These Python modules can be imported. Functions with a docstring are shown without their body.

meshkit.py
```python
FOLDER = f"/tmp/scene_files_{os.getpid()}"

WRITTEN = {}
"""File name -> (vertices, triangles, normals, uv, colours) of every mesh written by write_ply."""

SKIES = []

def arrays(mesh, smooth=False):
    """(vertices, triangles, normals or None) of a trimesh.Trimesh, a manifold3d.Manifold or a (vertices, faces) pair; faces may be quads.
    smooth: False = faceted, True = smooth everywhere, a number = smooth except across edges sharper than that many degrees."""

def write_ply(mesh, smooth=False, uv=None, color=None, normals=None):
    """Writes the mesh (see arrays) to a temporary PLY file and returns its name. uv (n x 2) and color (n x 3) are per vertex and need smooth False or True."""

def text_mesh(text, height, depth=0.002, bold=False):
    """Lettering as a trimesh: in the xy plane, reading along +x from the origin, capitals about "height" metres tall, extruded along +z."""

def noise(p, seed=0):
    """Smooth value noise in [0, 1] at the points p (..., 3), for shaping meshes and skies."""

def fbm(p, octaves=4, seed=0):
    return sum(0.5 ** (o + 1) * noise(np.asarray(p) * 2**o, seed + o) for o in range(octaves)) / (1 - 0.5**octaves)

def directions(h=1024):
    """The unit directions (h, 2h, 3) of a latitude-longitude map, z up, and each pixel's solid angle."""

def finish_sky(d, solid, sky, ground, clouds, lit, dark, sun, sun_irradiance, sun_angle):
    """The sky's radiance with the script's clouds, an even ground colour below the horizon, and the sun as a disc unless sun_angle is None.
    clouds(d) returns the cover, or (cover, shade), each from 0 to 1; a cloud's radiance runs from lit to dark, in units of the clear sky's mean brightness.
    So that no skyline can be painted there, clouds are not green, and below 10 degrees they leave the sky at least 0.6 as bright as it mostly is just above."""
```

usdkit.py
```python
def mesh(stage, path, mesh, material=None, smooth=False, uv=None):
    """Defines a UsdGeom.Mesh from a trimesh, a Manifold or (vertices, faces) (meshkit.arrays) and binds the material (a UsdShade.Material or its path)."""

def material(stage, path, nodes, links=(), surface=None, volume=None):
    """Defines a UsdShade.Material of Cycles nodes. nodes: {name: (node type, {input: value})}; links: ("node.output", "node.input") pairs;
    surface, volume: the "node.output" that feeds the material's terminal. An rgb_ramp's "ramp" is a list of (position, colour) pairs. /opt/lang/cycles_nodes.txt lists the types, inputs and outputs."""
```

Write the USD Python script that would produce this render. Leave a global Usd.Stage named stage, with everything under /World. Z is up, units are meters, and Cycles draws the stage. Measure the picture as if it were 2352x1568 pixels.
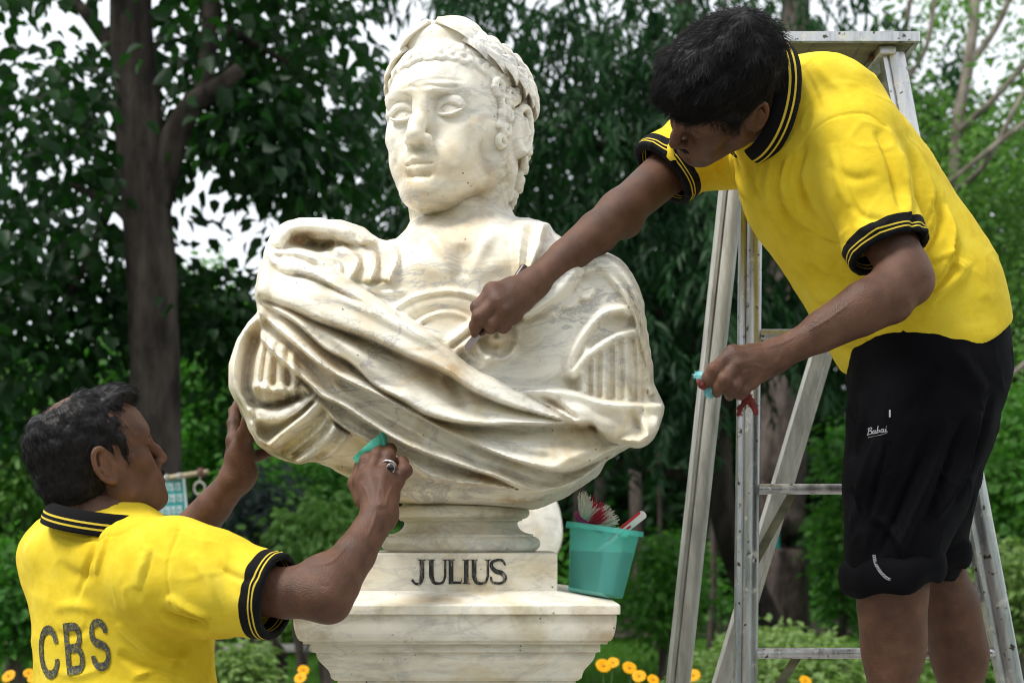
import math, random
import numpy as np
import trimesh, manifold3d, shapely.geometry as sg
from scipy import ndimage
from scipy.spatial import cKDTree
from pxr import Usd, UsdGeom, UsdLux, UsdShade, Sdf, Gf, Vt
import usdkit, meshkit

stage = Usd.Stage.CreateInMemory()
UsdGeom.SetStageUpAxis(stage, UsdGeom.Tokens.z)
UsdGeom.SetStageMetersPerUnit(stage, 1.0)
UsdGeom.Xform.Define(stage, '/World')
UsdGeom.Scope.Define(stage, '/World/Looks')

# ---------------------------------------------------------------- camera, sky, sun, exposure
EYE = 1.5                                  # camera height
FPX, CU, CV = 2800.0, 1176.0, 1225.0        # focal length and principal point for a picture 2352 wide
cam = UsdGeom.Camera.Define(stage, '/World/camera')
cam.CreateHorizontalApertureAttr(36.0)
cam.CreateVerticalApertureAttr(36.0 * 682 / 1024)
cam.CreateFocalLengthAttr(36.0 * FPX / 2352)
cam.CreateVerticalApertureOffsetAttr(441.0 / 2352 * 36)
cam.CreateClippingRangeAttr(Gf.Vec2f(0.05, 500))
cam.CreateFStopAttr(4.5)
cam.CreateFocusDistanceAttr(2.12)
cam.CreateExposureAttr(1.10)
cam.AddTranslateOp().Set(Gf.Vec3d(0, 0, EYE))
cam.AddRotateXOp().Set(90.0)

SUN = np.array([-0.46, -0.26, 0.85]); SUN /= np.linalg.norm(SUN)     # direction towards the sun
sun = UsdLux.DistantLight.Define(stage, '/World/sun')
sun.CreateIntensityAttr(0.50); sun.CreateAngleAttr(20.0); sun.CreateNormalizeAttr(True)
sun.CreateColorAttr(Gf.Vec3f(1.0, 0.965, 0.90))
zax = Gf.Vec3d(*[float(c) for c in SUN])
sun.AddTransformOp().Set(Gf.Matrix4d().SetRotate(Gf.Rotation(Gf.Vec3d(0, 0, 1), zax)))
sky = UsdLux.DomeLight.Define(stage, '/World/sky')
sky_look = usdkit.material(stage, '/World/Looks/sky_look', {
    'sky': ('sky_texture', {'sky_type': 'single_scattering', 'sun_disc': False, 'sun_elevation': float(math.asin(SUN[2])), 'sun_rotation': float(math.atan2(SUN[0], SUN[1]))}),
    'co': ('texture_coordinate', {}),
    'n': ('noise_texture', {'scale': 2.2, 'detail': 4.0, 'roughness': 0.55}),
    'r': ('rgb_ramp', {'ramp': [(0.0, (0.80, 0.80, 0.80)), (0.6, (0.97, 0.97, 0.97)), (1.0, (1, 1, 1))]}),
    'm': ('mix', {'color2': (6.6, 6.9, 7.3)}),
    'b': ('background_shader', {'strength': 0.09})},
    [('co.generated', 'n.vector'), ('n.fac', 'r.fac'), ('r.color', 'm.fac'), ('sky.color', 'm.color1'), ('m.color', 'b.color')], surface='b.background')
UsdShade.MaterialBindingAPI.Apply(sky.GetPrim()).Bind(sky_look)
sky.GetPrim().SetCustomDataByKey('kind', 'structure')
# ---------------------------------------------------------------- helpers
def P(u, v, D):
    """The point at depth D seen at picture position (u, v) of a 2352 x 1568 picture: used to measure the photograph."""
    return np.array([(u - CU) / FPX * D, D, EYE + (CV - v) / FPX * D])

def proj(p):
    p = np.asarray(p)
    return CU + p[..., 0] / p[..., 1] * FPX, CV - (p[..., 2] - EYE) / p[..., 1] * FPX

def unit(a):
    a = np.asarray(a, float)
    return a / np.linalg.norm(a)

def unit_rows(a):
    return a / np.maximum(np.linalg.norm(a, axis=1, keepdims=True), 1e-12)

USED = {}
def free_path(name, parent='/World'):
    k = USED.get((parent, name), -1) + 1
    USED[(parent, name)] = k
    return f'{parent}/{name}' if k == 0 else f'{parent}/{name}_{k:03d}'

def tag(prim, label=None, category=None, group=None, kind=None):
    prim = prim.GetPrim() if hasattr(prim, 'GetPrim') else prim
    for k, v in (('label', label), ('category', category), ('group', group), ('kind', kind)):
        if v:
            prim.SetCustomDataByKey(k, v)
    return prim

def thing(name, label, category, loc=(0, 0, 0), rotz=0.0, group=None):
    x = UsdGeom.Xform.Define(stage, free_path(name))
    x.AddTranslateOp().Set(Gf.Vec3d(*map(float, loc)))
    if rotz:
        x.AddRotateZOp().Set(math.degrees(rotz))
    return tag(x, label, category, group)

def part(name, mesh, mat, parent=None, label=None, smooth=30, vars=None, origin=None, kind=None, uv=None):
    """One Mesh prim under parent (a prim) or /World. Points are world points less the parent's origin."""
    path = free_path(name, str(parent.GetPath()) if parent is not None else '/World')
    v, f, n = meshkit.arrays(mesh, smooth)
    if vars:
        v, f, n = meshkit.arrays(mesh, True)
    if origin is not None:
        v = v - np.asarray(origin)
    m = UsdGeom.Mesh.Define(stage, path)
    m.CreatePointsAttr(Vt.Vec3fArray.FromNumpy(np.ascontiguousarray(v, np.float32)))
    m.CreateFaceVertexCountsAttr(Vt.IntArray.FromNumpy(np.full(len(f), 3, np.int32)))
    m.CreateFaceVertexIndicesAttr(Vt.IntArray.FromNumpy(np.ascontiguousarray(f, np.int32).ravel()))
    m.CreateSubdivisionSchemeAttr('none')
    if n is not None:
        m.CreateNormalsAttr(Vt.Vec3fArray.FromNumpy(np.ascontiguousarray(n, np.float32)))
        m.SetNormalsInterpolation('vertex')
    for k, a in (vars or {}).items():
        UsdGeom.PrimvarsAPI(m).CreatePrimvar(k, Sdf.ValueTypeNames.FloatArray, 'vertex').Set(Vt.FloatArray.FromNumpy(np.asarray(a, np.float32)))
    UsdShade.MaterialBindingAPI.Apply(m.GetPrim()).Bind(mat)
    p = m.GetPrim()
    if label or kind:
        tag(p, label, None, None, kind)
    return p

def curves(name, pts, counts, width, mat, parent, label=None, kind=None):
    """Strands as BasisCurves; width one value or one per point."""
    path = free_path(name, str(parent.GetPath()))
    c = UsdGeom.BasisCurves.Define(stage, path)
    c.CreateTypeAttr('linear')
    c.CreatePointsAttr(Vt.Vec3fArray.FromNumpy(np.asarray(pts, np.float32)))
    c.CreateCurveVertexCountsAttr(Vt.IntArray.FromNumpy(np.asarray(counts, np.int32)))
    w = np.broadcast_to(np.asarray(width, np.float32), (len(pts),))
    c.CreateWidthsAttr(Vt.FloatArray.FromNumpy(np.ascontiguousarray(w)))
    c.SetWidthsInterpolation('vertex')
    UsdShade.MaterialBindingAPI.Apply(c.GetPrim()).Bind(mat)
    if label or kind:
        tag(c.GetPrim(), label, None, None, kind)
    return c.GetPrim()

def copy_thing(proto, loc, rotz=0.0, label=None, scale=1.0):
    was = proto.GetCustomData()
    name = proto.GetName().rstrip('0123456789').rstrip('_')
    x = UsdGeom.Xform.Define(stage, free_path(name))
    x.AddTranslateOp().Set(Gf.Vec3d(*map(float, loc)))
    x.AddRotateZOp().Set(math.degrees(rotz))
    x.AddScaleOp().Set(Gf.Vec3f(scale, scale, scale))
    x.GetPrim().GetReferences().AddInternalReference(proto.GetPath())
    x.GetPrim().SetInstanceable(True)
    return tag(x, label or was.get('label'), was.get('category'), was.get('group'))

# ---- implicit modelling: a grid of distances, smooth unions, surface nets
def surface_nets(F, lo, h):
    S = F < 0
    n = np.array(F.shape)
    C = np.zeros(n - 1, np.uint8)
    corners = [(i, j, k) for i in (0, 1) for j in (0, 1) for k in (0, 1)]
    sl = lambda o: tuple(slice(o[a], n[a] - 1 + o[a]) for a in range(3))
    for o in corners:
        C += S[sl(o)]
    act = np.argwhere((C > 0) & (C < 8))
    idx = np.full(n - 1, -1, np.int32)
    idx[tuple(act.T)] = np.arange(len(act))
    vals = {o: F[tuple((act + o).T)] for o in corners}
    acc = np.zeros((len(act), 3)); cnt = np.zeros(len(act))
    for o in corners:
        for a in range(3):
            if o[a] == 0:
                q = list(o); q[a] = 1; q = tuple(q)
                f0, f1 = vals[o], vals[q]
                m = (f0 < 0) != (f1 < 0)
                t = f0[m] / (f0[m] - f1[m])
                pt = np.tile(np.array(o, float), (m.sum(), 1)); pt[:, a] = t
                acc[m] += pt; cnt[m] += 1
    V = lo + h * (act + acc / cnt[:, None])
    quads = []
    for a in range(3):
        b, c = (a + 1) % 3, (a + 2) % 3
        s0 = [slice(None)] * 3; s1 = [slice(None)] * 3
        s0[a], s1[a] = slice(0, -1), slice(1, None)
        for x in (b, c):
            s0[x] = s1[x] = slice(1, -1)
        A, B = S[tuple(s0)], S[tuple(s1)]
        for flip, M in ((False, A & ~B), (True, ~A & B)):
            e = np.argwhere(M)
            if not len(e):
                continue
            e[:, b] += 1; e[:, c] += 1
            def cell(db, dc):
                q = e.copy(); q[:, b] += db; q[:, c] += dc
                return idx[tuple(q.T)]
            q = np.stack([cell(-1, -1), cell(0, -1), cell(0, 0), cell(-1, 0)], 1)
            quads.append(q[:, ::-1] if flip else q)
    Q = np.vstack(quads)
    return V, np.vstack([Q[:, [0, 1, 2]], Q[:, [0, 2, 3]]])

class Clay:
    def __init__(s, lo, hi, h):
        s.lo, s.h = np.asarray(lo, float), h
        s.n = np.ceil((np.asarray(hi, float) - s.lo) / h).astype(int) + 1
        s.F = np.full(s.n, 0.3, np.float32)
    def box(s, lo, hi):
        i0 = np.clip(np.floor((np.asarray(lo) - s.lo) / s.h).astype(int), 0, s.n)
        i1 = np.clip(np.ceil((np.asarray(hi) - s.lo) / s.h).astype(int) + 1, 0, s.n)
        g = [(s.lo[a] + s.h * np.arange(i0[a], i1[a])).astype(np.float32).reshape([-1 if a == b else 1 for b in range(3)]) for a in range(3)]
        return tuple(slice(i0[a], i1[a]) for a in range(3)), g
    def put(s, f, lo, hi, k, op='add'):
        sl, g = s.box(np.asarray(lo) - k - 2 * s.h, np.asarray(hi) + k + 2 * s.h)
        if min(x.stop - x.start for x in sl) <= 0:
            return
        d, F = f(*g), s.F[sl]
        if op == 'sub':
            d, F = -d, F
            m = np.maximum(k - np.abs(F - d), 0) / max(k, 1e-9)
            s.F[sl] = np.maximum(F, d) + m * m * k / 4
        else:
            m = np.maximum(k - np.abs(F - d), 0) / max(k, 1e-9)
            s.F[sl] = np.minimum(F, d) - m * m * k / 4
    def cap(s, a, b, ra, rb=None, k=0.01, op='add'):
        a, b = np.asarray(a, float), np.asarray(b, float); rb = ra if rb is None else rb
        ab = b - a; L = max(float(ab @ ab), 1e-12); R = max(ra, rb)
        def f(X, Y, Z):
            x, y, z = X - a[0], Y - a[1], Z - a[2]
            t = np.clip((x * ab[0] + y * ab[1] + z * ab[2]) / L, 0, 1)
            return np.sqrt((x - t * ab[0]) ** 2 + (y - t * ab[1]) ** 2 + (z - t * ab[2]) ** 2) - (ra + (rb - ra) * t)
        s.put(f, np.minimum(a, b) - R, np.maximum(a, b) + R, k, op)
    def chain(s, pts, rs, k=0.01, op='add'):
        for i in range(len(pts) - 1):
            s.cap(pts[i], pts[i + 1], rs[i], rs[i + 1], k, op)
    def limb(s, pts, rs, k=0.01, j=0.006):
        """A chain of round cones joined without swelling at the joints, then blended in."""
        pts = [np.asarray(p, float) for p in pts]; R = max(rs)
        def f(X, Y, Z):
            out = None
            for i in range(len(pts) - 1):
                a, ab = pts[i], pts[i + 1] - pts[i]; L = max(float(ab @ ab), 1e-12)
                x, y, z = X - a[0], Y - a[1], Z - a[2]
                t = np.clip((x * ab[0] + y * ab[1] + z * ab[2]) / L, 0, 1)
                d = np.sqrt((x - t * ab[0]) ** 2 + (y - t * ab[1]) ** 2 + (z - t * ab[2]) ** 2) - (rs[i] + (rs[i + 1] - rs[i]) * t)
                if out is None:
                    out = d
                else:
                    m = np.maximum(j - np.abs(out - d), 0) / j
                    out = np.minimum(out, d) - m * m * j / 4
            return out
        s.put(f, np.min(pts, 0) - R, np.max(pts, 0) + R, k)
    def merge(s, other, k=0.02):
        m = np.maximum(k - np.abs(s.F - other.F), 0) / k
        s.F = np.minimum(s.F, other.F) - m * m * k / 4
    def ell(s, c, r, k=0.01, R=None, op='add'):
        c = np.asarray(c, float); r = np.broadcast_to(np.asarray(r, float), (3,))
        def f(X, Y, Z):
            x, y, z = X - c[0], Y - c[1], Z - c[2]
            if R is not None:
                x, y, z = (R[0][0] * x + R[0][1] * y + R[0][2] * z, R[1][0] * x + R[1][1] * y + R[1][2] * z, R[2][0] * x + R[2][1] * y + R[2][2] * z)
            k0 = np.sqrt((x / r[0]) ** 2 + (y / r[1]) ** 2 + (z / r[2]) ** 2)
            k1 = np.sqrt((x / r[0] ** 2) ** 2 + (y / r[1] ** 2) ** 2 + (z / r[2] ** 2) ** 2)
            return k0 * (k0 - 1) / np.maximum(k1, 1e-6)
        m = r.max() if R is not None else r
        s.put(f, c - m, c + m, k, op)
    def tube(s, pts, E1, A, B, k=0.02):
        """An elliptic tube: at each point a half width A along the direction E1 and B across it."""
        pts = [np.asarray(p, float) for p in pts]
        for i in range(len(pts) - 1):
            p, q = pts[i], pts[i + 1]; ab = q - p; L2 = float(ab @ ab); d = ab / math.sqrt(L2)
            def frame(e):
                e = np.asarray(e, float); e = e - d * (e @ d); return unit(e)
            e0, e1 = frame(E1[i]), frame(E1[i + 1])
            g0, g1 = np.cross(d, e0), np.cross(d, e1)
            a0, a1, b0, b1 = A[i], A[i + 1], B[i], B[i + 1]
            def f(X, Y, Z):
                x, y, z = X - p[0], Y - p[1], Z - p[2]
                tt = (x * ab[0] + y * ab[1] + z * ab[2]) / L2
                t = np.clip(tt, 0, 1)
                x, y, z = x - t * ab[0], y - t * ab[1], z - t * ab[2]
                w0, w1 = (1 - t), t
                X1 = (x * e0[0] + y * e0[1] + z * e0[2]) * w0 + (x * e1[0] + y * e1[1] + z * e1[2]) * w1
                Y1 = (x * g0[0] + y * g0[1] + z * g0[2]) * w0 + (x * g1[0] + y * g1[1] + z * g1[2]) * w1
                Z1 = (tt - t) * math.sqrt(L2)
                a, b = a0 + (a1 - a0) * t, b0 + (b1 - b0) * t
                m = np.minimum(a, b)
                k0 = np.sqrt((X1 / a) ** 2 + (Y1 / b) ** 2 + (Z1 / m) ** 2)
                k1 = np.sqrt((X1 / a ** 2) ** 2 + (Y1 / b ** 2) ** 2 + (Z1 / m ** 2) ** 2)
                return np.where(k0 < 1e-3, -m, k0 * (k0 - 1) / np.maximum(k1, 1e-6))
            R = max(a0, a1, b0, b1)
            s.put(f, np.minimum(p, q) - R, np.maximum(p, q) + R, k)
    def cut(s, c, n, k=0.004, lo=None, hi=None):
        """Removes what lies on the side of the plane through c that n points to (within lo..hi if given)."""
        c, n = np.asarray(c, float), unit(n)
        lo = s.lo if lo is None else lo
        hi = s.lo + s.h * s.n if hi is None else hi
        sl, g = s.box(lo, hi)
        d = (g[0] - c[0]) * n[0] + (g[1] - c[1]) * n[1] + (g[2] - c[2]) * n[2]
        F = s.F[sl]
        m = np.maximum(k - np.abs(F - d), 0) / max(k, 1e-9)
        s.F[sl] = np.maximum(F, d) + m * m * k / 4
    def mesh(s, smooth=1):
        V, T = surface_nets(s.F, s.lo, s.h)
        if smooth:
            V = relax(V, T, smooth)
        return V, T

def relax(V, T, it=1, lam=0.5, mu=-0.53):
    """Taubin smoothing, vectorised."""
    e = np.vstack([T[:, [0, 1]], T[:, [1, 2]], T[:, [2, 0]]])
    from scipy.sparse import coo_matrix
    n = len(V)
    W = coo_matrix((np.ones(len(e) * 2), (np.r_[e[:, 0], e[:, 1]], np.r_[e[:, 1], e[:, 0]])), (n, n)).tocsr()
    W.data[:] = 1
    deg = np.maximum(np.asarray(W.sum(1)).ravel(), 1)[:, None]
    for _ in range(it):
        V = V + lam * (W @ V / deg - V)
        V = V + mu * (W @ V / deg - V)
    return V

def vnormals(V, T):
    n = np.zeros_like(V)
    fn = np.cross(V[T[:, 1]] - V[T[:, 0]], V[T[:, 2]] - V[T[:, 0]])
    for k in range(3):
        np.add.at(n, T[:, k], fn)
    return n / np.maximum(np.linalg.norm(n, axis=1, keepdims=True), 1e-12)

def submesh(V, T, keep):
    T = T[keep]
    ids, inv = np.unique(T, return_inverse=True)
    return V[ids], inv.reshape(-1, 3), ids

def poly_resample(pts, n):
    pts = np.asarray(pts, float)
    d = np.r_[0, np.cumsum(np.linalg.norm(np.diff(pts, axis=0), axis=1))]
    t = np.linspace(0, d[-1], n)
    out = np.stack([np.interp(t, d, pts[:, k]) for k in range(pts.shape[1])], 1)
    return out

def curve(pts, n):
    """A smooth (Catmull-Rom) polyline through pts with n points."""
    pts = np.asarray(pts, float)
    if len(pts) < 3:
        return poly_resample(pts, n)
    p = np.vstack([2 * pts[0] - pts[1], pts, 2 * pts[-1] - pts[-2]])
    out = []
    for i in range(1, len(p) - 2):
        t = np.linspace(0, 1, 12, endpoint=False)[:, None]
        a, b, c, d = p[i - 1], p[i], p[i + 1], p[i + 2]
        out.append(0.5 * (2 * b + (c - a) * t + (2 * a - 5 * b + 4 * c - d) * t ** 2 + (3 * b - a - 3 * c + d) * t ** 3))
    out.append(pts[-1:])
    return poly_resample(np.vstack(out), n)

class Relief:
    """A height map used to model folds: strokes and sheets laid on a surface as measured on its front."""
    def __init__(s, u0, v0, u1, v1, step=2.0):
        s.u0, s.v0, s.st = u0, v0, step
        s.H = np.zeros((int((v1 - v0) / step) + 1, int((u1 - u0) / step) + 1), np.float32)
    def sheet(s, top, bot, prof, ends=(1, 1), nt=900, ns=220, mode='set', smooth=True):
        """Lays a sheet between two edge lines; prof: (s, height) across it; ends: height factors tapering along it."""
        a, b = (curve(top, nt), curve(bot, nt)) if smooth else (poly_resample(top, nt), poly_resample(bot, nt))
        w = np.linspace(0, 1, ns)[None, :, None]
        Q = a[:, None] * (1 - w) + b[:, None] * w
        px, ph = zip(*prof)
        hh = np.interp(np.linspace(0, 1, ns), px, ph)
        e = np.interp(np.linspace(0, 1, nt), np.linspace(0, 1, len(ends)), ends)
        val = hh[None] * e[:, None]
        i = np.rint((Q[..., 1] - s.v0) / s.st).astype(int); j = np.rint((Q[..., 0] - s.u0) / s.st).astype(int)
        ok = (i >= 0) & (j >= 0) & (i < s.H.shape[0]) & (j < s.H.shape[1])
        if mode == 'set':
            s.H[i[ok], j[ok]] = val[ok]
        else:
            np.maximum.at(s.H, (i[ok], j[ok]), val[ok])
    def stroke(s, pts, w, a, taper=True, sharp=1.0, mode='add', side=0.0):
        """A ridge (a > 0) or crease (a < 0) of half width w (one value or one per point); side skews it to one side."""
        n = max(16, int(len(pts) * 10))
        c = curve(pts, n)
        ww = np.interp(np.linspace(0, 1, n), np.linspace(0, 1, np.size(w)), np.atleast_1d(w)) if np.size(w) > 1 else np.full(n, float(w))
        tt = np.linspace(0, 1, n)
        env = np.sin(np.pi * np.clip(tt, 0, 1)) ** 0.6 if taper else np.ones(n)
        W = ww.max() * 1.6
        i0, i1 = int(max((c[:, 1].min() - W - s.v0) / s.st, 0)), int(min((c[:, 1].max() + W - s.v0) / s.st + 2, s.H.shape[0]))
        j0, j1 = int(max((c[:, 0].min() - W - s.u0) / s.st, 0)), int(min((c[:, 0].max() + W - s.u0) / s.st + 2, s.H.shape[1]))
        if i1 <= i0 or j1 <= j0:
            return
        gv, gu = np.mgrid[i0:i1, j0:j1]
        q = np.stack([s.u0 + gu * s.st, s.v0 + gv * s.st], -1).reshape(-1, 2)
        dense = poly_resample(c, n * 4); k = np.linspace(0, 1, n * 4)
        d, ix = cKDTree(dense).query(q, distance_upper_bound=W)
        ok = np.isfinite(d); ixx = np.where(ok, ix, 0)
        x = np.where(ok, d, 1e9) / np.interp(k, tt, ww)[ixx]
        if side:
            tg = np.gradient(dense, axis=0)[ixx]; dv = q - dense[ixx]
            sg_ = np.sign(tg[:, 0] * dv[:, 1] - tg[:, 1] * dv[:, 0]) * side
            x = np.where(sg_ > 0, x * 2.4, x)
        hgt = a * np.exp(-(x ** (2 * sharp)) * 1.4) * np.interp(k, tt, env)[ixx]
        hgt = np.where(ok, hgt, 0).reshape(gv.shape)
        R = s.H[i0:i1, j0:j1]
        if mode == 'add':
            R += hgt
        elif mode == 'max':
            np.maximum(R, hgt, out=R)
        elif mode == 'over':
            m = np.exp(-np.minimum(x, 50) ** 4).reshape(gv.shape)
            R[:] = R * (1 - m) + hgt
    def blur(s, px):
        s.H = ndimage.gaussian_filter(s.H, px / s.st)
    def at(s, u, v):
        return ndimage.map_coordinates(s.H, [(np.asarray(v) - s.v0) / s.st, (np.asarray(u) - s.u0) / s.st], order=1, mode='nearest')

def displace(V, T, relief, power=1.0):
    """Raises the folds of a relief on the surface, along its normals, on the side it was measured from."""
    N = vnormals(V, T)
    view = V - np.array([0, 0, EYE]); view /= np.linalg.norm(view, axis=1, keepdims=True)
    f = np.clip(-(N * view).sum(1) * 1.6, 0, 1) ** power
    u, v = proj(V)
    return V + N * (relief.at(u, v) * f)[:, None]

def boxmesh(size, c=(0, 0, 0), bevel=0.0, R=None):
    if bevel > 0:
        b = np.array(size) / 2 - bevel
        pts = [np.array([sx * (b[0] + (bevel if a == 0 else 0)), sy * (b[1] + (bevel if a == 1 else 0)), sz * (b[2] + (bevel if a == 2 else 0))]) for sx in (-1, 1) for sy in (-1, 1) for sz in (-1, 1) for a in range(3)]
        m = trimesh.convex.convex_hull(np.array(pts))
    else:
        m = trimesh.creation.box(size)
    if R is not None:
        m.apply_transform(np.block([[np.asarray(R), np.zeros((3, 1))], [np.zeros((1, 3)), 1]]))
    m.apply_translation(c)
    return m

def sweep(path, radius, n=10, closed_ends=True, flat=None, up=(0, 0, 1)):
    """A tube along path; radius one value or one per point; flat: (ratio) squashes it across 'up'."""
    path = np.asarray(path, float); r = np.broadcast_to(np.asarray(radius, float), (len(path),))
    tg = np.gradient(path, axis=0); tg /= np.linalg.norm(tg, axis=1, keepdims=True)
    u = np.asarray(up, float); a = np.cross(tg, u)
    bad = np.linalg.norm(a, axis=1) < 1e-3
    a[bad] = np.cross(tg[bad], [1, 0.1, 0]); a /= np.linalg.norm(a, axis=1, keepdims=True)
    b = np.cross(a, tg)
    th = np.linspace(0, 2 * np.pi, n, endpoint=False)
    V = path[:, None] + r[:, None, None] * (np.cos(th)[None, :, None] * a[:, None] + np.sin(th)[None, :, None] * b[:, None] * (flat or 1))
    m = len(path); V = V.reshape(-1, 3); F = []
    i = np.arange(m - 1)[:, None] * n; j = np.arange(n)[None]; j2 = (j + 1) % n
    q = np.stack([i + j, i + j2, i + n + j2, i + n + j], -1).reshape(-1, 4)
    F = [q[:, [0, 2, 1]], q[:, [0, 3, 2]]]
    if closed_ends:
        V = np.vstack([V, path[:1], path[-1:]])
        k = np.arange(n); k2 = (k + 1) % n
        F += [np.stack([np.full(n, m * n), k, k2], 1), np.stack([np.full(n, m * n + 1), (m - 1) * n + k2, (m - 1) * n + k], 1)]
    mesh = trimesh.Trimesh(V, np.vstack(F), process=False)
    if mesh.volume < 0:
        mesh.invert()
    return mesh

def frame_of(fwd, up):
    """Rows: right, forward, up of a head or hand frame in world axes; local = M @ (p - c)."""
    f = unit(fwd); u = np.asarray(up, float); u = unit(u - f * (u @ f)); r = np.cross(f, u)
    return np.array([r, f, u])
# ---------------------------------------------------------------- materials
M = {}
def mat(name, nodes, links, surface='p.BSDF'):
    M[name] = usdkit.material(stage, f'/World/Looks/{name}', nodes, links, surface=surface)

def simple(name, color, rough=0.5, bump=None, **kw):
    nodes = {'p': ('principled_bsdf', {'base_color': color, 'roughness': rough, **kw})}
    links = []
    if bump:
        nodes.update({'g': ('geometry', {}), 'n': ('noise_texture', {'scale': bump[0], 'detail': 4.0}), 'b': ('bump', {'strength': bump[1], 'distance': bump[2]})})
        links = [('g.position', 'n.vector'), ('n.fac', 'b.height'), ('b.normal', 'p.normal')]
    mat(name, nodes, links)

def two_tone(name, c0, c1, scale, rough=(.4, .6), at=(.35, .65), stretch=(1, 1, 1), bump=(60, .3, .003), detail=5.0, **kw):
    mat(name, {'g': ('geometry', {}), 'm': ('mapping', {'scale': stretch}), 'n': ('noise_texture', {'scale': scale, 'detail': detail, 'roughness': .6}),
               'r': ('rgb_ramp', {'ramp': [(at[0], c0), (at[1], c1)]}), 'rr': ('map_range', {'to_min': rough[0], 'to_max': rough[1]}),
               'n2': ('noise_texture', {'scale': bump[0], 'detail': 5.0}), 'b': ('bump', {'strength': bump[1], 'distance': bump[2]}), 'p': ('principled_bsdf', kw)},
        [('g.position', 'm.vector'), ('m.vector', 'n.vector'), ('m.vector', 'n2.vector'), ('n.fac', 'r.fac'), ('r.color', 'p.base_color'), ('n.fac', 'rr.value'), ('rr.result', 'p.roughness'), ('n2.fac', 'b.height'), ('b.normal', 'p.normal')])

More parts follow.
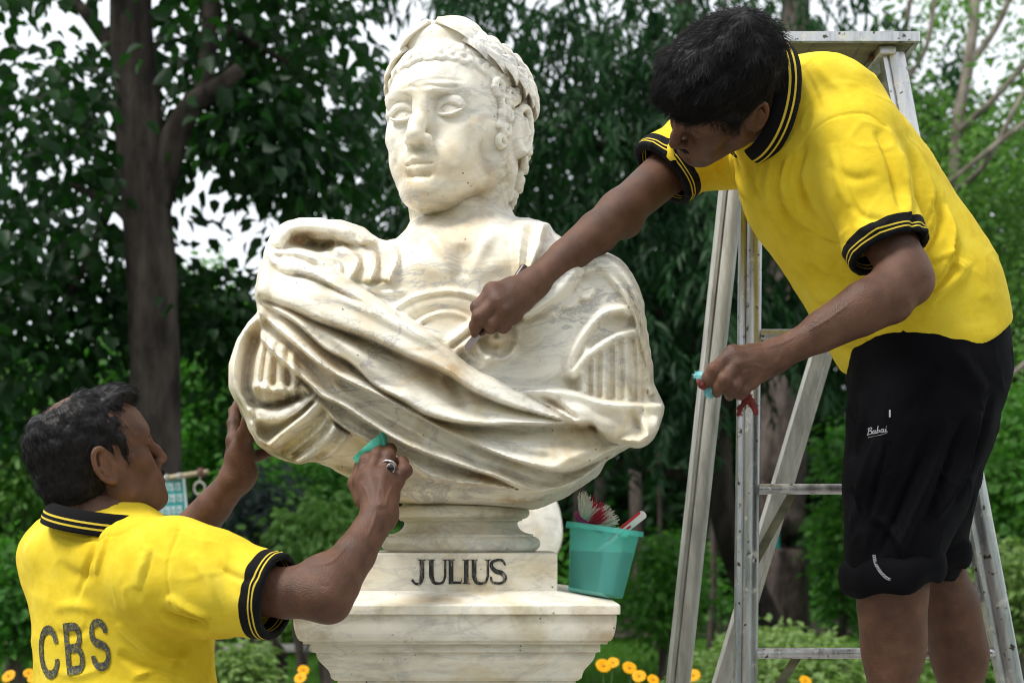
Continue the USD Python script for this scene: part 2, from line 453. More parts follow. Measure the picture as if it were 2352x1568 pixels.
def marble_look(name, veins=.75, rough=.24):
    """Old white marble: grey veins, honey-coloured patches, black pits, a little moss."""
    n = {'g': ('geometry', {}), 'mv': ('mapping', {'rotation': (.5, .7, .9), 'scale': (1.0, 1.0, 2.4)}),
         'veins': ('noise_texture', {'scale': 4.2, 'detail': 7.0, 'roughness': .62, 'distortion': 1.6}), 'vr': ('rgb_ramp', {'ramp': [(0, (0, 0, 0)), (.47, (0, 0, 0)), (.50, (1, 1, 1)), (.53, (0, 0, 0)), (1, (0, 0, 0))]}),
         'vpatch': ('noise_texture', {'scale': 3.0, 'detail': 3.0}), 'vpr': ('rgb_ramp', {'ramp': [(.40, (0, 0, 0)), (.62, (veins, veins, veins))]}),
         'vm': ('math', {'math_type': 'multiply'}),
         'cloud': ('noise_texture', {'scale': 6.0, 'detail': 5.0, 'roughness': .6, 'distortion': .6}), 'cr': ('rgb_ramp', {'ramp': [(.27, (.53, .40, .24)), (.41, (.70, .615, .46)), (.51, (.785, .735, .625)), (.8, (.83, .80, .725))]}),
         'gm': ('mix', {'color2': (.36, .35, .36)}),
         'smoke': ('noise_texture', {'scale': 9.0, 'detail': 6.0, 'roughness': .7, 'distortion': 1.2}), 'sr': ('rgb_ramp', {'ramp': [(.50, (0, 0, 0)), (.70, (.66, .66, .66))]}), 'sm': ('mix', {'color2': (.40, .37, .34)}),
         'pits': ('voronoi_texture', {'scale': 52.0, 'feature': 'f1'}), 'pr': ('rgb_ramp', {'ramp': [(0, (.9, .9, .9)), (.075, (.75, .75, .75)), (.11, (0, 0, 0)), (1, (0, 0, 0))]}),
         'pmask': ('noise_texture', {'scale': 13.0, 'detail': 2.0}), 'pmr': ('rgb_ramp', {'ramp': [(.5, (0, 0, 0)), (.6, (1, 1, 1))]}), 'pmm': ('math', {'math_type': 'multiply'}), 'pm': ('mix', {'color2': (.05, .04, .03)}),
         'moss': ('noise_texture', {'scale': 15.0, 'detail': 6.0, 'roughness': .65}), 'mr': ('rgb_ramp', {'ramp': [(.42, (0, 0, 0)), (.62, (1, 1, 1))]}), 'ma': ('attribute', {'attribute': 'stain'}), 'mmul': ('math', {'math_type': 'multiply'}), 'mm': ('mix', {'color2': (.17, .155, .035)}),
         'oa': ('attribute', {'attribute': 'ochre'}), 'omul': ('math', {'math_type': 'multiply'}), 'om': ('mix', {'color2': (.36, .21, .055)}),
         'fine': ('noise_texture', {'scale': 120.0, 'detail': 4.0}), 'b': ('bump', {'strength': .10, 'distance': .0015}),
         'rr': ('map_range', {'from_min': .3, 'from_max': .7, 'to_min': rough - .10, 'to_max': rough + .16}),
         'p': ('principled_bsdf', {'specular_ior_level': .36, 'subsurface_weight': .14, 'subsurface_scale': .004, 'subsurface_radius': (1.0, .75, .5)})}
    l = [('g.position', 'mv.vector'), ('mv.vector', 'veins.vector'), ('g.position', 'vpatch.vector'), ('veins.fac', 'vr.fac'), ('vpatch.fac', 'vpr.fac'), ('vr.color', 'vm.value1'), ('vpr.color', 'vm.value2'),
         ('g.position', 'cloud.vector'), ('cloud.fac', 'cr.fac'), ('vm.value', 'gm.fac'), ('cr.color', 'gm.color1'), ('mv.vector', 'smoke.vector'), ('smoke.fac', 'sr.fac'), ('sr.color', 'sm.fac'), ('gm.color', 'sm.color1'),
         ('g.position', 'pits.vector'), ('pits.distance', 'pr.fac'), ('g.position', 'pmask.vector'), ('pmask.fac', 'pmr.fac'), ('pr.color', 'pmm.value1'), ('pmr.color', 'pmm.value2'), ('pmm.value', 'pm.fac'), ('sm.color', 'pm.color1'),
         ('g.position', 'moss.vector'), ('moss.fac', 'mr.fac'), ('mr.color', 'mmul.value1'), ('ma.fac', 'mmul.value2'), ('oa.fac', 'omul.value1'), ('mr.color', 'omul.value2'), ('omul.value', 'om.fac'), ('pm.color', 'om.color1'), ('om.color', 'mm.color1'), ('mmul.value', 'mm.fac'),
         ('mm.color', 'p.base_color'), ('g.position', 'fine.vector'), ('fine.fac', 'b.height'), ('b.normal', 'p.normal'), ('cloud.fac', 'rr.value'), ('rr.result', 'p.roughness')]
    mat(name, n, l)

marble_look('marble', rough=.42)
marble_look('marble_pedestal', veins=.35, rough=.42)
# skin
mat('skin', {'g': ('geometry', {}), 'n': ('noise_texture', {'scale': 22.0, 'detail': 6.0, 'roughness': .65}), 'r': ('rgb_ramp', {'ramp': [(.28, (.050, .021, .012)), (.5, (.092, .040, .0225)), (.72, (.140, .066, .039))]}),
             'sp': ('voronoi_texture', {'scale': 75.0}), 'spr': ('rgb_ramp', {'ramp': [(0, (.8, .8, .8)), (.05, (.5, .5, .5)), (.10, (0, 0, 0)), (1, (0, 0, 0))]}), 'spm': ('noise_texture', {'scale': 17.0}), 'spmr': ('rgb_ramp', {'ramp': [(.56, (0, 0, 0)), (.62, (.8, .8, .8))]}), 'spx': ('math', {'math_type': 'multiply'}), 'mx': ('mix', {'color2': (.035, .016, .012)}),
             'f': ('noise_texture', {'scale': 420.0, 'detail': 3.0}), 'v': ('voronoi_texture', {'scale': 520.0}), 'add': ('math', {'math_type': 'add'}), 'b': ('bump', {'strength': .5, 'distance': .0013}),
             'rr': ('map_range', {'from_min': .3, 'from_max': .7, 'to_min': .42, 'to_max': .64}),
             'p': ('principled_bsdf', {'specular_ior_level': .34, 'subsurface_weight': .10, 'subsurface_scale': .006, 'subsurface_radius': (1.0, .35, .2)})},
    [('g.position', 'n.vector'), ('n.fac', 'r.fac'), ('g.position', 'sp.vector'), ('sp.distance', 'spr.fac'), ('g.position', 'spm.vector'), ('spm.fac', 'spmr.fac'), ('spr.color', 'spx.value1'), ('spmr.color', 'spx.value2'), ('spx.value', 'mx.fac'), ('r.color', 'mx.color1'), ('mx.color', 'p.base_color'),
     ('g.position', 'f.vector'), ('g.position', 'v.vector'), ('f.fac', 'add.value1'), ('v.distance', 'add.value2'), ('add.value', 'b.height'), ('b.normal', 'p.normal'), ('n.fac', 'rr.value'), ('rr.result', 'p.roughness')])
simple('nail', (.30, .16, .11), .35)
simple('eye_white', (.55, .52, .47), .2)
simple('hair_black', (.0070, .0056, .0062), .52, specular_ior_level=.16)
simple('hair_grey', (.0085, .0070, .0075), .52, specular_ior_level=.18)
# yellow jersey with black bands and two yellow lines, measured from the hem
mat('yellow_cloth', {'g': ('geometry', {}), 'a': ('attribute', {'attribute': 'band'}), 'mr': ('map_range', {'from_min': 0.0, 'from_max': .0437, 'to_min': 0.0, 'to_max': 1.0, 'clamp': True}),
                     'r': ('rgb_ramp', {'interpolate': False, 'ramp': [(0, (.006, .006, .007)), (.03, (.006, .006, .007)), (.15, (.62, .46, .05)), (.205, (.006, .006, .007)), (.30, (.62, .46, .05)), (.355, (.006, .006, .007)), (.70, (1, 1, 1)), (1, (1, 1, 1))]}),
                     'is': ('rgb_ramp', {'interpolate': False, 'ramp': [(0, (0, 0, 0)), (.70, (1, 1, 1)), (1, (1, 1, 1))]}),
                     'n': ('noise_texture', {'scale': 9.0, 'detail': 9.0, 'roughness': .68}), 'yr': ('rgb_ramp', {'ramp': [(.3, (.58, .40, .016)), (.5, (.69, .51, .030)), (.62, (.72, .55, .045)), (.78, (.76, .62, .10))]}), 'mx': ('mix', {}),
                     'f': ('noise_texture', {'scale': 620.0, 'detail': 4.0, 'roughness': .7}), 'f2': ('noise_texture', {'scale': 95.0, 'detail': 3.0}), 'ad': ('math', {'math_type': 'add'}), 'b': ('bump', {'strength': .45, 'distance': .0016}),
                     'p': ('principled_bsdf', {'roughness': .85, 'sheen_weight': .02, 'sheen_roughness': .5, 'specular_ior_level': .1})},
    [('a.fac', 'mr.value'), ('mr.result', 'r.fac'), ('mr.result', 'is.fac'), ('g.position', 'n.vector'), ('n.fac', 'yr.fac'), ('r.color', 'mx.color1'), ('yr.color', 'mx.color2'), ('is.color', 'mx.fac'), ('mx.color', 'p.base_color'),
     ('g.position', 'f.vector'), ('g.position', 'f2.vector'), ('f.fac', 'ad.value1'), ('f2.fac', 'ad.value2'), ('ad.value', 'b.height'), ('b.normal', 'p.normal')])
simple('black_cloth', (.0045, .0042, .0056), .75, bump=(260, .25, .001), specular_ior_level=.05)
mat('print_ink', {'g': ('geometry', {}), 'n': ('noise_texture', {'scale': 240.0, 'detail': 4.0}), 'r': ('rgb_ramp', {'ramp': [(.34, (.20, .17, .03)), (.5, (.055, .055, .045)), (.7, (.030, .032, .032))]}), 'p': ('principled_bsdf', {'roughness': .8})},
    [('g.position', 'n.vector'), ('n.fac', 'r.fac'), ('r.color', 'p.base_color')])
mat('letter_paint', {'g': ('geometry', {}), 'm': ('mapping', {'scale': (1, 1, .25)}), 'n': ('noise_texture', {'scale': 190.0, 'detail': 4.0, 'roughness': .7}), 'r': ('rgb_ramp', {'ramp': [(.32, (.30, .27, .23)), (.43, (.07, .065, .06)), (.52, (.014, .014, .015))]}), 'p': ('principled_bsdf', {'roughness': .45})},
    [('g.position', 'm.vector'), ('m.vector', 'n.vector'), ('n.fac', 'r.fac'), ('r.color', 'p.base_color')])
simple('white_print', (.42, .42, .45), .6)
# worn aluminium with splashes of paint
mat('aluminium', {'g': ('geometry', {}), 'm': ('mapping', {'scale': (26, 26, 3.0)}), 'n': ('noise_texture', {'scale': 1.6, 'detail': 7.0, 'roughness': .7}), 'r': ('rgb_ramp', {'ramp': [(.3, (.30, .30, .31)), (.5, (.52, .52, .53)), (.7, (.66, .66, .66))]}),
                  's': ('noise_texture', {'scale': 34.0, 'detail': 6.0, 'roughness': .75}), 'sr': ('rgb_ramp', {'ramp': [(.57, (0, 0, 0)), (.61, (1, 1, 1))]}), 'mx': ('mix', {'color2': (.62, .60, .54)}), 'met': ('math', {'math_type': 'subtract', 'value1': .88}), 'mm': ('math', {'math_type': 'multiply', 'value2': .8}),
                  'd': ('noise_texture', {'scale': 60.0, 'detail': 3.0}), 'dr': ('rgb_ramp', {'ramp': [(.64, (0, 0, 0)), (.70, (1, 1, 1))]}), 'dm': ('mix', {'color2': (.10, .085, .06)}),
                  'rr': ('map_range', {'from_min': .3, 'from_max': .7, 'to_min': .28, 'to_max': .5}), 'b': ('bump', {'strength': .3, 'distance': .0012}), 'p': ('principled_bsdf', {})},
    [('g.position', 'm.vector'), ('m.vector', 'n.vector'), ('n.fac', 'r.fac'), ('g.position', 's.vector'), ('s.fac', 'sr.fac'), ('sr.color', 'mx.fac'), ('r.color', 'mx.color1'), ('sr.color', 'mm.value1'), ('mm.value', 'met.value2'), ('met.value', 'p.metallic'),
     ('g.position', 'd.vector'), ('d.fac', 'dr.fac'), ('dr.color', 'dm.fac'), ('mx.color', 'dm.color1'), ('dm.color', 'p.base_color'), ('n.fac', 'rr.value'), ('rr.result', 'p.roughness'), ('s.fac', 'b.height'), ('b.normal', 'p.normal')])
two_tone('ladder_leg', (.33, .32, .29), (.52, .51, .47), 9, (.45, .6), stretch=(6, 6, 1), metallic=.45)
two_tone('board_olive', (.10, .10, .055), (.20, .19, .11), 8, (.6, .8), stretch=(1, 5, 5))
# bucket, brushes, cloths
mat('bucket_plastic', {'p': ('principled_bsdf', {'base_color': (.40, .86, .79), 'roughness': .28, 'specular_ior_level': .5}), 't': ('translucent_bsdf', {'color': (.30, .85, .76)}), 'tr': ('transparent_bsdf', {'color': (.62, .97, .93)}), 'm': ('mix_closure', {'fac': .45}), 'm2': ('mix_closure', {'fac': .76})},
    [('p.BSDF', 'm.closure1'), ('t.BSDF', 'm.closure2'), ('m.closure', 'm2.closure1'), ('tr.BSDF', 'm2.closure2')], surface='m2.closure')
simple('soapy_water', (.006, .105, .085), .12, specular_ior_level=.5)
simple('bristle_white', (.72, .69, .60), .6)
simple('bristle_red', (.55, .02, .06), .5)
simple('plastic_magenta', (.24, .012, .10), .35)
simple('plastic_white', (.75, .70, .68), .3)
simple('plastic_red', (.60, .02, .03), .3)
mat('scrub_green', {'g': ('geometry', {}), 'n': ('noise_texture', {'scale': 60.0, 'detail': 3.0}), 'r': ('rgb_ramp', {'ramp': [(.3, (.05, .42, .30)), (.7, (.14, .60, .46))]}), 'p': ('principled_bsdf', {'roughness': .4}), 't': ('translucent_bsdf', {'color': (.10, .55, .40)}), 'm': ('mix_closure', {'fac': .3})},
    [('g.position', 'n.vector'), ('n.fac', 'r.fac'), ('r.color', 'p.base_color'), ('p.BSDF', 'm.closure1'), ('t.BSDF', 'm.closure2')], surface='m.closure')
two_tone('rag_teal', (.10, .32, .36), (.28, .58, .58), 90, (.8, .95), bump=(300, .6, .002))
two_tone('rag_red', (.085, .012, .012), (.26, .035, .030), 110, (.8, .95), bump=(300, .6, .002))
simple('silver', (.70, .70, .72), .2, metallic=.95)
simple('onyx', (.008, .008, .010), .08)
simple('dark_wood', (.030, .015, .014), .35)
simple('blade_steel', (.30, .27, .29), .32, metallic=.85)
# ground, bark, leaves
mat('grass', {'g': ('geometry', {}), 'n': ('noise_texture', {'scale': 1.3, 'detail': 8.0, 'roughness': .7}), 'r': ('rgb_ramp', {'ramp': [(.3, (.020, .055, .012)), (.5, (.045, .115, .022)), (.7, (.085, .165, .035))]}), 'n2': ('noise_texture', {'scale': 60.0, 'detail': 5.0}), 'b': ('bump', {'strength': .8, 'distance': .03}), 'p': ('principled_bsdf', {'roughness': .9, 'specular_ior_level': .1})},
    [('g.position', 'n.vector'), ('n.fac', 'r.fac'), ('r.color', 'p.base_color'), ('g.position', 'n2.vector'), ('n2.fac', 'b.height'), ('b.normal', 'p.normal')])
two_tone('soil', (.018, .014, .010), (.05, .038, .026), 3, (.9, .95), bump=(25, .8, .03))
two_tone('path_gravel', (.20, .19, .17), (.32, .30, .27), 14, (.9, .95), bump=(90, .5, .01))
def bark_look(name, c0, c1, scale=7):
    two_tone(name, c0, c1, scale, (.85, .95), at=(.36, .64), stretch=(1, 1, .28), bump=(28, 1.0, .03), detail=7.0, specular_ior_level=.15)
bark_look('bark_dark', (.012, .009, .008), (.062, .050, .043))
bark_look('bark_grey', (.035, .026, .023), (.135, .105, .095))
bark_look('bark_pale', (.10, .085, .065), (.26, .23, .19))
def leaf_look(name, dark, light, trans, tw=.35, rough=.5, spec=.2):
    mat(name, {'g': ('geometry', {}), 'n': ('noise_texture', {'scale': .9, 'detail': 3.0}), 'ad': ('math', {'math_type': 'multiply_add', 'value2': .55, 'value3': -.05}), 'ad2': ('math', {'math_type': 'add'}), 'half': ('math', {'math_type': 'multiply', 'value2': .5}), 'r': ('rgb_ramp', {'ramp': [(.15, dark), (.55, tuple((a + b) / 2 for a, b in zip(dark, light))), (.85, light)]}),
               'p': ('principled_bsdf', {'roughness': rough, 'specular_ior_level': spec}), 'hs': ('mix', {'mix_type': 'multiply', 'fac': 1.0, 'color2': trans}), 't': ('translucent_bsdf', {}), 'm': ('mix_closure', {'fac': tw})},
        [('g.position', 'n.vector'), ('n.fac', 'ad.value1'), ('g.random_per_island', 'half.value1'), ('half.value', 'ad2.value1'), ('ad.value', 'ad2.value2'), ('ad2.value', 'r.fac'), ('r.color', 'p.base_color'), ('r.color', 'hs.color1'), ('hs.color', 't.color'), ('p.BSDF', 'm.closure1'), ('t.BSDF', 'm.closure2')], surface='m.closure')
leaf_look('leaf_deep', (.009, .030, .010), (.034, .090, .020), (1.6, 2.4, .7))
leaf_look('leaf_bamboo', (.015, .048, .018), (.060, .140, .046), (1.2, 1.8, .9), tw=.25)
leaf_look('leaf_mid', (.055, .160, .030), (.215, .400, .075), (1.5, 2.0, .8))
leaf_look('leaf_light', (.095, .200, .050), (.310, .460, .150), (1.4, 1.7, .8))
leaf_look('leaf_grey', (.045, .065, .060), (.150, .180, .170), (1.0, 1.2, 1.0))
leaf_look('leaf_bright', (.13, .21, .06), (.34, .44, .18), (1.3, 1.5, .8))
leaf_look('leaf_hedge', (.060, .150, .016), (.170, .330, .036), (1.5, 1.8, .6))
leaf_look('petal_orange', (.82, .40, .004), (.92, .58, .012), (1.2, 1.1, .6), tw=.4)
simple('flower_centre', (.45, .22, .01), .7)
simple('stem_green', (.06, .14, .03), .6)
simple('sign_teal', (.015, .30, .28), .5)
simple('sign_white', (.62, .70, .72), .6)
two_tone('bamboo_pole', (.22, .17, .10), (.36, .30, .18), 20, (.5, .7))
simple('blue_sheet', (.02, .10, .30), .5)
simple('ring_pale', (.30, .29, .25), .7)
simple('iron_rust', (.10, .045, .03), .8)
# ---------------------------------------------------------------- ground, trees, shrubs and what stands behind
RNG = np.random.RandomState(20)
def ground_sheet():
    xs = np.unique(np.r_[np.linspace(-120, -14, 12), np.linspace(-14, 14, 57), np.linspace(14, 120, 12)]); ys = np.unique(np.r_[np.linspace(-60, -4, 8), np.linspace(-4, 40, 89), np.linspace(40, 220, 16)])
    X, Y = np.meshgrid(xs, ys, indexing='ij')
    Z = (meshkit.fbm(np.stack([X * .5, Y * .5, 0 * X], -1), 3, 2) - .5) * .10
    near = np.exp(-((X) ** 2 + (Y - 2.2) ** 2) / 9)
    Z = Z * (1 - near) - .02
    V = np.stack([X, Y, Z], -1).reshape(-1, 3); n, m = X.shape
    i, j = np.meshgrid(np.arange(n - 1), np.arange(m - 1), indexing='ij'); q = (i * m + j).ravel()
    return V, np.vstack([np.stack([q, q + m, q + m + 1], 1), np.stack([q, q + m + 1, q + 1], 1)])
tag(part('ground', ground_sheet(), M['grass'], None, smooth=True), kind='structure')
def strip(name, x0, x1, y0, y1, z, mat_, wob, seed):
    n = 40; x = np.linspace(x0, x1, n)
    a = y0 + (meshkit.fbm(np.stack([x * .6, x * 0, x * 0], 1), 2, seed) - .5) * wob; b = y1 + (meshkit.fbm(np.stack([x * .6, x * 0 + 9, x * 0], 1), 2, seed) - .5) * wob
    V = np.vstack([np.stack([x, a, np.full(n, z)], 1), np.stack([x, b, np.full(n, z)], 1)])
    i = np.arange(n - 1)
    tag(part(name, (V, np.vstack([np.stack([i, i + 1, i + 1 + n], 1), np.stack([i, i + 1 + n, i + n], 1)])), mat_, None, smooth=True), kind='structure')
strip('soil', -60, 60, 17.5, 60, .045, M['soil'], 1.2, 4)
th_ = np.linspace(0, 2 * np.pi, 73)[:-1]; pr_ = 5.2 + .3 * np.sin(th_ * 7)  # unseen gravel disc, added to keep green ground bounce off the marble
PVv = np.vstack([[[0, 1.0, .050]], np.stack([pr_ * np.cos(th_), 1.0 + pr_ * np.sin(th_), np.full(72, .050)], 1)])
tag(part('added_gravel', (PVv, np.stack([np.zeros(72, int), np.arange(72) + 1, (np.arange(72) + 1) % 72 + 1], 1)), M['path_gravel'], None, smooth=True), kind='structure')
strip('path', -40, -1.2, 15.0, 15.9, .055, M['path_gravel'], .3, 7)

def leaves(p, d, n, size, aspect, fold=.18, bend=.15, lite=False):
    """Many leaves at once: roots p, directions d, upper sides n, lengths size; each leaf is its own island of four triangles."""
    d = unit_rows(d); n = unit_rows(n - d * (n * d).sum(1, keepdims=True)); w = np.cross(d, n)
    L = size[:, None]; W = (size * aspect)[:, None]
    f = n * L * fold * np.reshape(aspect, (-1, 1)) * 1.6
    tip = p + d * L - n * L * bend
    if lite:                                                          # far leaves: two folded triangles
        V = np.stack([p, p + d * L * .45 + w * W * .55 + f, tip, p + d * L * .45 - w * W * .55 + f], 1)
        k = np.arange(len(p))[:, None, None] * 4
        return V.reshape(-1, 3), (k + np.array([[0, 2, 1], [0, 3, 2]])[None]).reshape(-1, 3)
    V = np.stack([p, p + d * L * .32 + w * W * .50 + f, p + d * L * .66 + w * W * .42 + f * .8 - n * L * bend * .4, tip,
                  p + d * L * .66 - w * W * .42 + f * .8 - n * L * bend * .4, p + d * L * .32 - w * W * .50 + f, p + d * L * .5 - n * L * bend * .2], 1)
    k = np.arange(len(p))[:, None, None] * 7
    T = np.array([[0, 6, 1], [1, 6, 2], [2, 6, 3], [0, 5, 6], [5, 4, 6], [4, 3, 6]])
    return V.reshape(-1, 3), (k + T[None]).reshape(-1, 3)

def clump_leaves(centres, per, spread, size, aspect, droop, rng, up=.8, lite=False):
    """Leaves gathered in clumps round the centres, more or less drooping."""
    c = np.repeat(centres, per, 0); n = len(c)
    o = rng.normal(0, 1, (n, 3)) * spread
    p = c + o
    d = unit_rows(o * np.array([1, 1, .5]) + rng.normal(0, .25, (n, 3)) * np.array(spread)) + np.array([0, 0, -droop])
    nn = rng.normal(0, .55, (n, 3)) + np.array([0, 0, up])
    return leaves(p, d, nn, size * rng.uniform(.6, 1.25, n), aspect * rng.uniform(.85, 1.15, n), lite=lite)

def spray_leaves(tops, per, length, size, aspect, rng):
    """Hanging sprays of narrow leaves: each a drooping twig with leaves to both sides."""
    n = len(tops); az = rng.uniform(0, 2 * np.pi, n)
    h = np.stack([np.cos(az), np.sin(az), np.zeros(n)], 1)
    t = np.tile(np.linspace(.1, 1, per), n); k = np.repeat(np.arange(n), per)
    ln = length * rng.uniform(.6, 1.3, n)[k]
    p = tops[k] + h[k] * (ln * .55 * np.sin(t * 1.4))[:, None] + np.array([0, 0, -1]) * (ln * .85 * t ** 1.7)[:, None] + rng.normal(0, .015, (n * per, 3))
    s = np.where(np.arange(n * per) % 2 == 0, 1, -1)[:, None]
    side = np.cross(h[k], [0, 0, 1.0])
    d = h[k] * .5 + side * s * .55 + np.array([0, 0, -.9]) + rng.normal(0, .3, (n * per, 3))
    nn = h[k] * .6 + np.array([0, 0, .5]) + rng.normal(0, .4, (n * per, 3))
    return leaves(p, d, nn, size * rng.uniform(.6, 1.3, n * per), aspect, .1, .22, lite=True)

def volume(n, c, r, rng, keep=None, shell=0.0):
    """n random points in an ellipsoid; keep(u, v) gives the chance that a place holds foliage."""
    out = []
    c, r = np.asarray(c, float), np.asarray(r, float)
    while sum(map(len, out)) < n:
        q = rng.uniform(-1, 1, (n * 3, 3)); l = np.linalg.norm(q, axis=1)
        q = q[(l < 1) & (l > shell)] * r + c
        if keep is not None:
            u, v = proj(q); q = q[rng.rand(len(q)) < keep(u, v)]
        out.append(q)
    return np.vstack(out)[:n]

def limb_mesh(pts, rs, seed=0, n=14, m=40, rough=.06):
    pts = curve(np.array(pts, float), m); r = np.interp(np.linspace(0, 1, m), np.linspace(0, 1, len(rs)), rs)
    me = sweep(pts, r, n)
    v = np.array(me.vertices); N = me.vertex_normals
    me.vertices = v + N * ((meshkit.fbm(v * np.array([9, 9, 2.5]), 3, seed) - .5) * r.mean() * rough * 10)[:, None] * .5
    return me

def tree(name, label, trunk, limbs, crown, bark, leaf, group=None, category='tree', kind=None):
    base = np.array(trunk[0][0], float) * (1, 1, 0)
    t = thing(name, label, category, base, group=group)
    tr = part('trunk', limb_mesh([p for p, r in trunk], [r for p, r in trunk], 1), bark, t, smooth=True, origin=base)
    for k, lb in enumerate(limbs):
        part('limb', limb_mesh([p for p, r in lb], [r for p, r in lb], k + 3, 10, 26), bark, t, smooth=True, origin=base)
    part('crown', crown, leaf, t, smooth=True, origin=base)
    return t

def join_meshes(a, b):
    return np.vstack([a[0], b[0]]), np.vstack([a[1], b[1] + len(a[0])])

def gaps(spots):
    def keep(u, v):
        k = np.ones(len(u))
        for (cu, cv_, ru, rv_, s) in spots:
            k *= 1 - s * np.exp(-(((u - cu) / (ru + 34)) ** 2 + ((v - cv_) / (rv_ + 34)) ** 2) ** 3)
        return k
    return keep

# -- the dark broad-leaved tree on the left
rng = np.random.RandomState(1)
D1 = 8.0
keep1 = gaps([(215, 60, 52, 80, 1), (20, 90, 60, 46, .9), (395, 232, 26, 44, 1), (520, 490, 84, 70, 1), (560, 590, 64, 76, 1), (470, 560, 40, 40, .8), (215, 445, 40, 36, .8), (120, 105, 60, 30, .5), (285, 560, 20, 40, .8), (760, 140, 40, 60, .7), (955, 60, 60, 70, 1), (640, 30, 40, 24, .8), (560, 70, 40, 40, .6), (745, 200, 30, 60, .8), (90, 640, 60, 50, .5),
              (480, 1000, 120, 160, .85), (250, 1050, 200, 120, .85)])
cr = [P(360, 420, D1)]
c1 = np.vstack([volume(250, P(250, 330, 8.3), (1.55, 1.3, 1.55), rng, keep1), volume(110, P(650, 190, 8.6), (.75, 1.0, .85), rng, keep1), volume(70, P(70, 800, 8.4), (.62, .8, .75), rng, keep1), volume(40, P(540, 760, 8.8), (.35, .5, .5), rng, keep1),
                volume(120, P(300, -300, 8.2), (2.2, 2.0, .9), rng, keep1)])
uu, vv = proj(c1)
ontrunk = (c1[:, 1] < 8.45) & (((uu > 235) & (uu < 435) & (vv > -100)) | ((uu > 360) & (uu < 590) & (vv > -60) & (vv < 480) & (np.abs(uu - 400 - (330 - vv) * .75) < 90)))
c1 = c1[~ontrunk]
V1, F1 = clump_leaves(c1, 17, (.17, .17, .14), .128, .60, .75, rng)
T1 = tree('broadleaf_tree', 'tall dark tree with forked trunk and large leaves behind the left man', [((P(362, 1225, D1) * (1, 1, 0)), .20), (P(360, 1000, D1), .165), (P(350, 700, D1), .160), (P(340, 520, D1), .158), (P(318, 260, D1), .155), (P(300, 0, D1), .135), (P(296, -250, D1), .12)],
          [[(P(350, 470, D1), .12), (P(395, 330, D1), .105), (P(440, 245, 7.95), .085), (P(500, 200, 7.9), .062), (P(552, 160, 7.85), .052)], [(P(466, 228, 7.93), .060), (P(478, 120, 7.95), .056), (P(486, 0, 8.0), .055), (P(500, -200, 8.1), .05)],
           [(P(320, 200, D1), .06), (P(220, 60, 8.2), .045), (P(120, -60, 8.3), .03)], [(P(338, 560, D1), .05), (P(260, 470, 8.3), .035), (P(150, 420, 8.4), .02)], [(P(320, 300, D1), .05), (P(180, 640, 8.5), .03), (P(70, 780, 8.5), .02)], [(P(500, 60, 8.0), .04), (P(620, 120, 8.4), .025), (P(720, 200, 8.6), .015)]],
          (V1, F1), M['bark_dark'], M['leaf_deep'])

# -- dark trees with narrow hanging leaves behind the bust
rng = np.random.RandomState(2)
D2 = 11.0
keep2 = gaps([(955, 60, 70, 90, 1), (870, 30, 60, 50, 1), (780, 130, 36, 60, .9), (740, 210, 30, 50, .8), (610, 520, 60, 80, .9), (580, 620, 60, 60, .9), (1870, 1150, 70, 330, .75), (640, 520, 40, 90, .6), (1560, 1180, 120, 120, .5), (1795, 1130, 60, 380, 1), (1665, 1150, 34, 330, 1)])
c2 = np.vstack([volume(900, P(1150, 330, 11.4), (2.3, 1.5, 2.0), rng, keep2), volume(520, P(1640, 420, 11.2), (1.7, 1.5, 2.0), rng, keep2), volume(260, P(1500, 760, 11.0), (1.2, 1.0, 1.2), rng, keep2), volume(220, P(1000, 850, 11.8), (1.5, 1.0, 1.1), rng, keep2), volume(90, P(1880, 760, 11.4), (.5, .6, .6), rng, keep2)])
V2, F2 = spray_leaves(c2, 17, .42, .165, .20, rng)
T2 = tree('drooping_tree', 'dark tree with narrow drooping leaves, its trunk seen between the ladder legs', [((P(1668, 1470, 15.5) * (1, 1, 0) + (0, -4.0, 0)), .17), (P(1666, 1200, 11.5), .13), (P(1650, 800, 11.4), .125), (P(1600, 300, 11.3), .10), (P(1560, -100, 11.2), .07)],
          [[(P(1655, 850, 11.4), .07), (P(1480, 700, 11.2), .05), (P(1250, 640, 11.3), .03)], [(P(1630, 600, 11.4), .07), (P(1400, 350, 11.3), .05), (P(1100, 250, 11.4), .03)], [(P(1640, 700, 11.4), .06), (P(1760, 400, 11.3), .045), (P(1900, 200, 11.2), .03)], [(P(1660, 1080, 11.5), .07), (P(1560, 1090, 11.5), .06), (P(1420, 1060, 11.6), .04)]],
          (V2, F2), M['bark_dark'], M['leaf_bamboo'])

# -- the rough grey trunk behind the ladder, crown high up
rng = np.random.RandomState(3)
c3 = np.vstack([volume(260, P(1850, 250, 15.2), (2.3, 1.6, 2.6), rng), volume(40, P(1985, 1000, 14.6), (.28, .5, 1.1), rng)])
V3, F3 = spray_leaves(c3, 15, .5, .20, .22, rng)
T3 = tree('grey_trunk_tree', 'thick grey barked trunk standing behind the ladder rungs', [(P(1798, 1225, 14.5) * (1, 1, 0), .34), (P(1797, 1420, 14.5), .285), (P(1797, 1150, 14.5), .265), (P(1800, 800, 14.5), .24), (P(1820, 300, 14.6), .2), (P(1830, -100, 14.7), .15)],
          [[(P(1802, 700, 14.5), .12), (P(1900, 420, 14.7), .08), (P(2000, 250, 14.9), .05)], [(P(1810, 500, 14.5), .1), (P(1700, 250, 14.6), .06), (P(1600, 100, 14.7), .04)]], (V3, F3), M['bark_grey'], M['leaf_bamboo'])
plq = P(1782, 1240, 14.18)
tag(part('name_plate', boxmesh((.085, .01, .19), plq, .002), M['sign_teal'], None, smooth=False), 'small teal plate fixed to the grey tree trunk behind the ladder', 'sign')

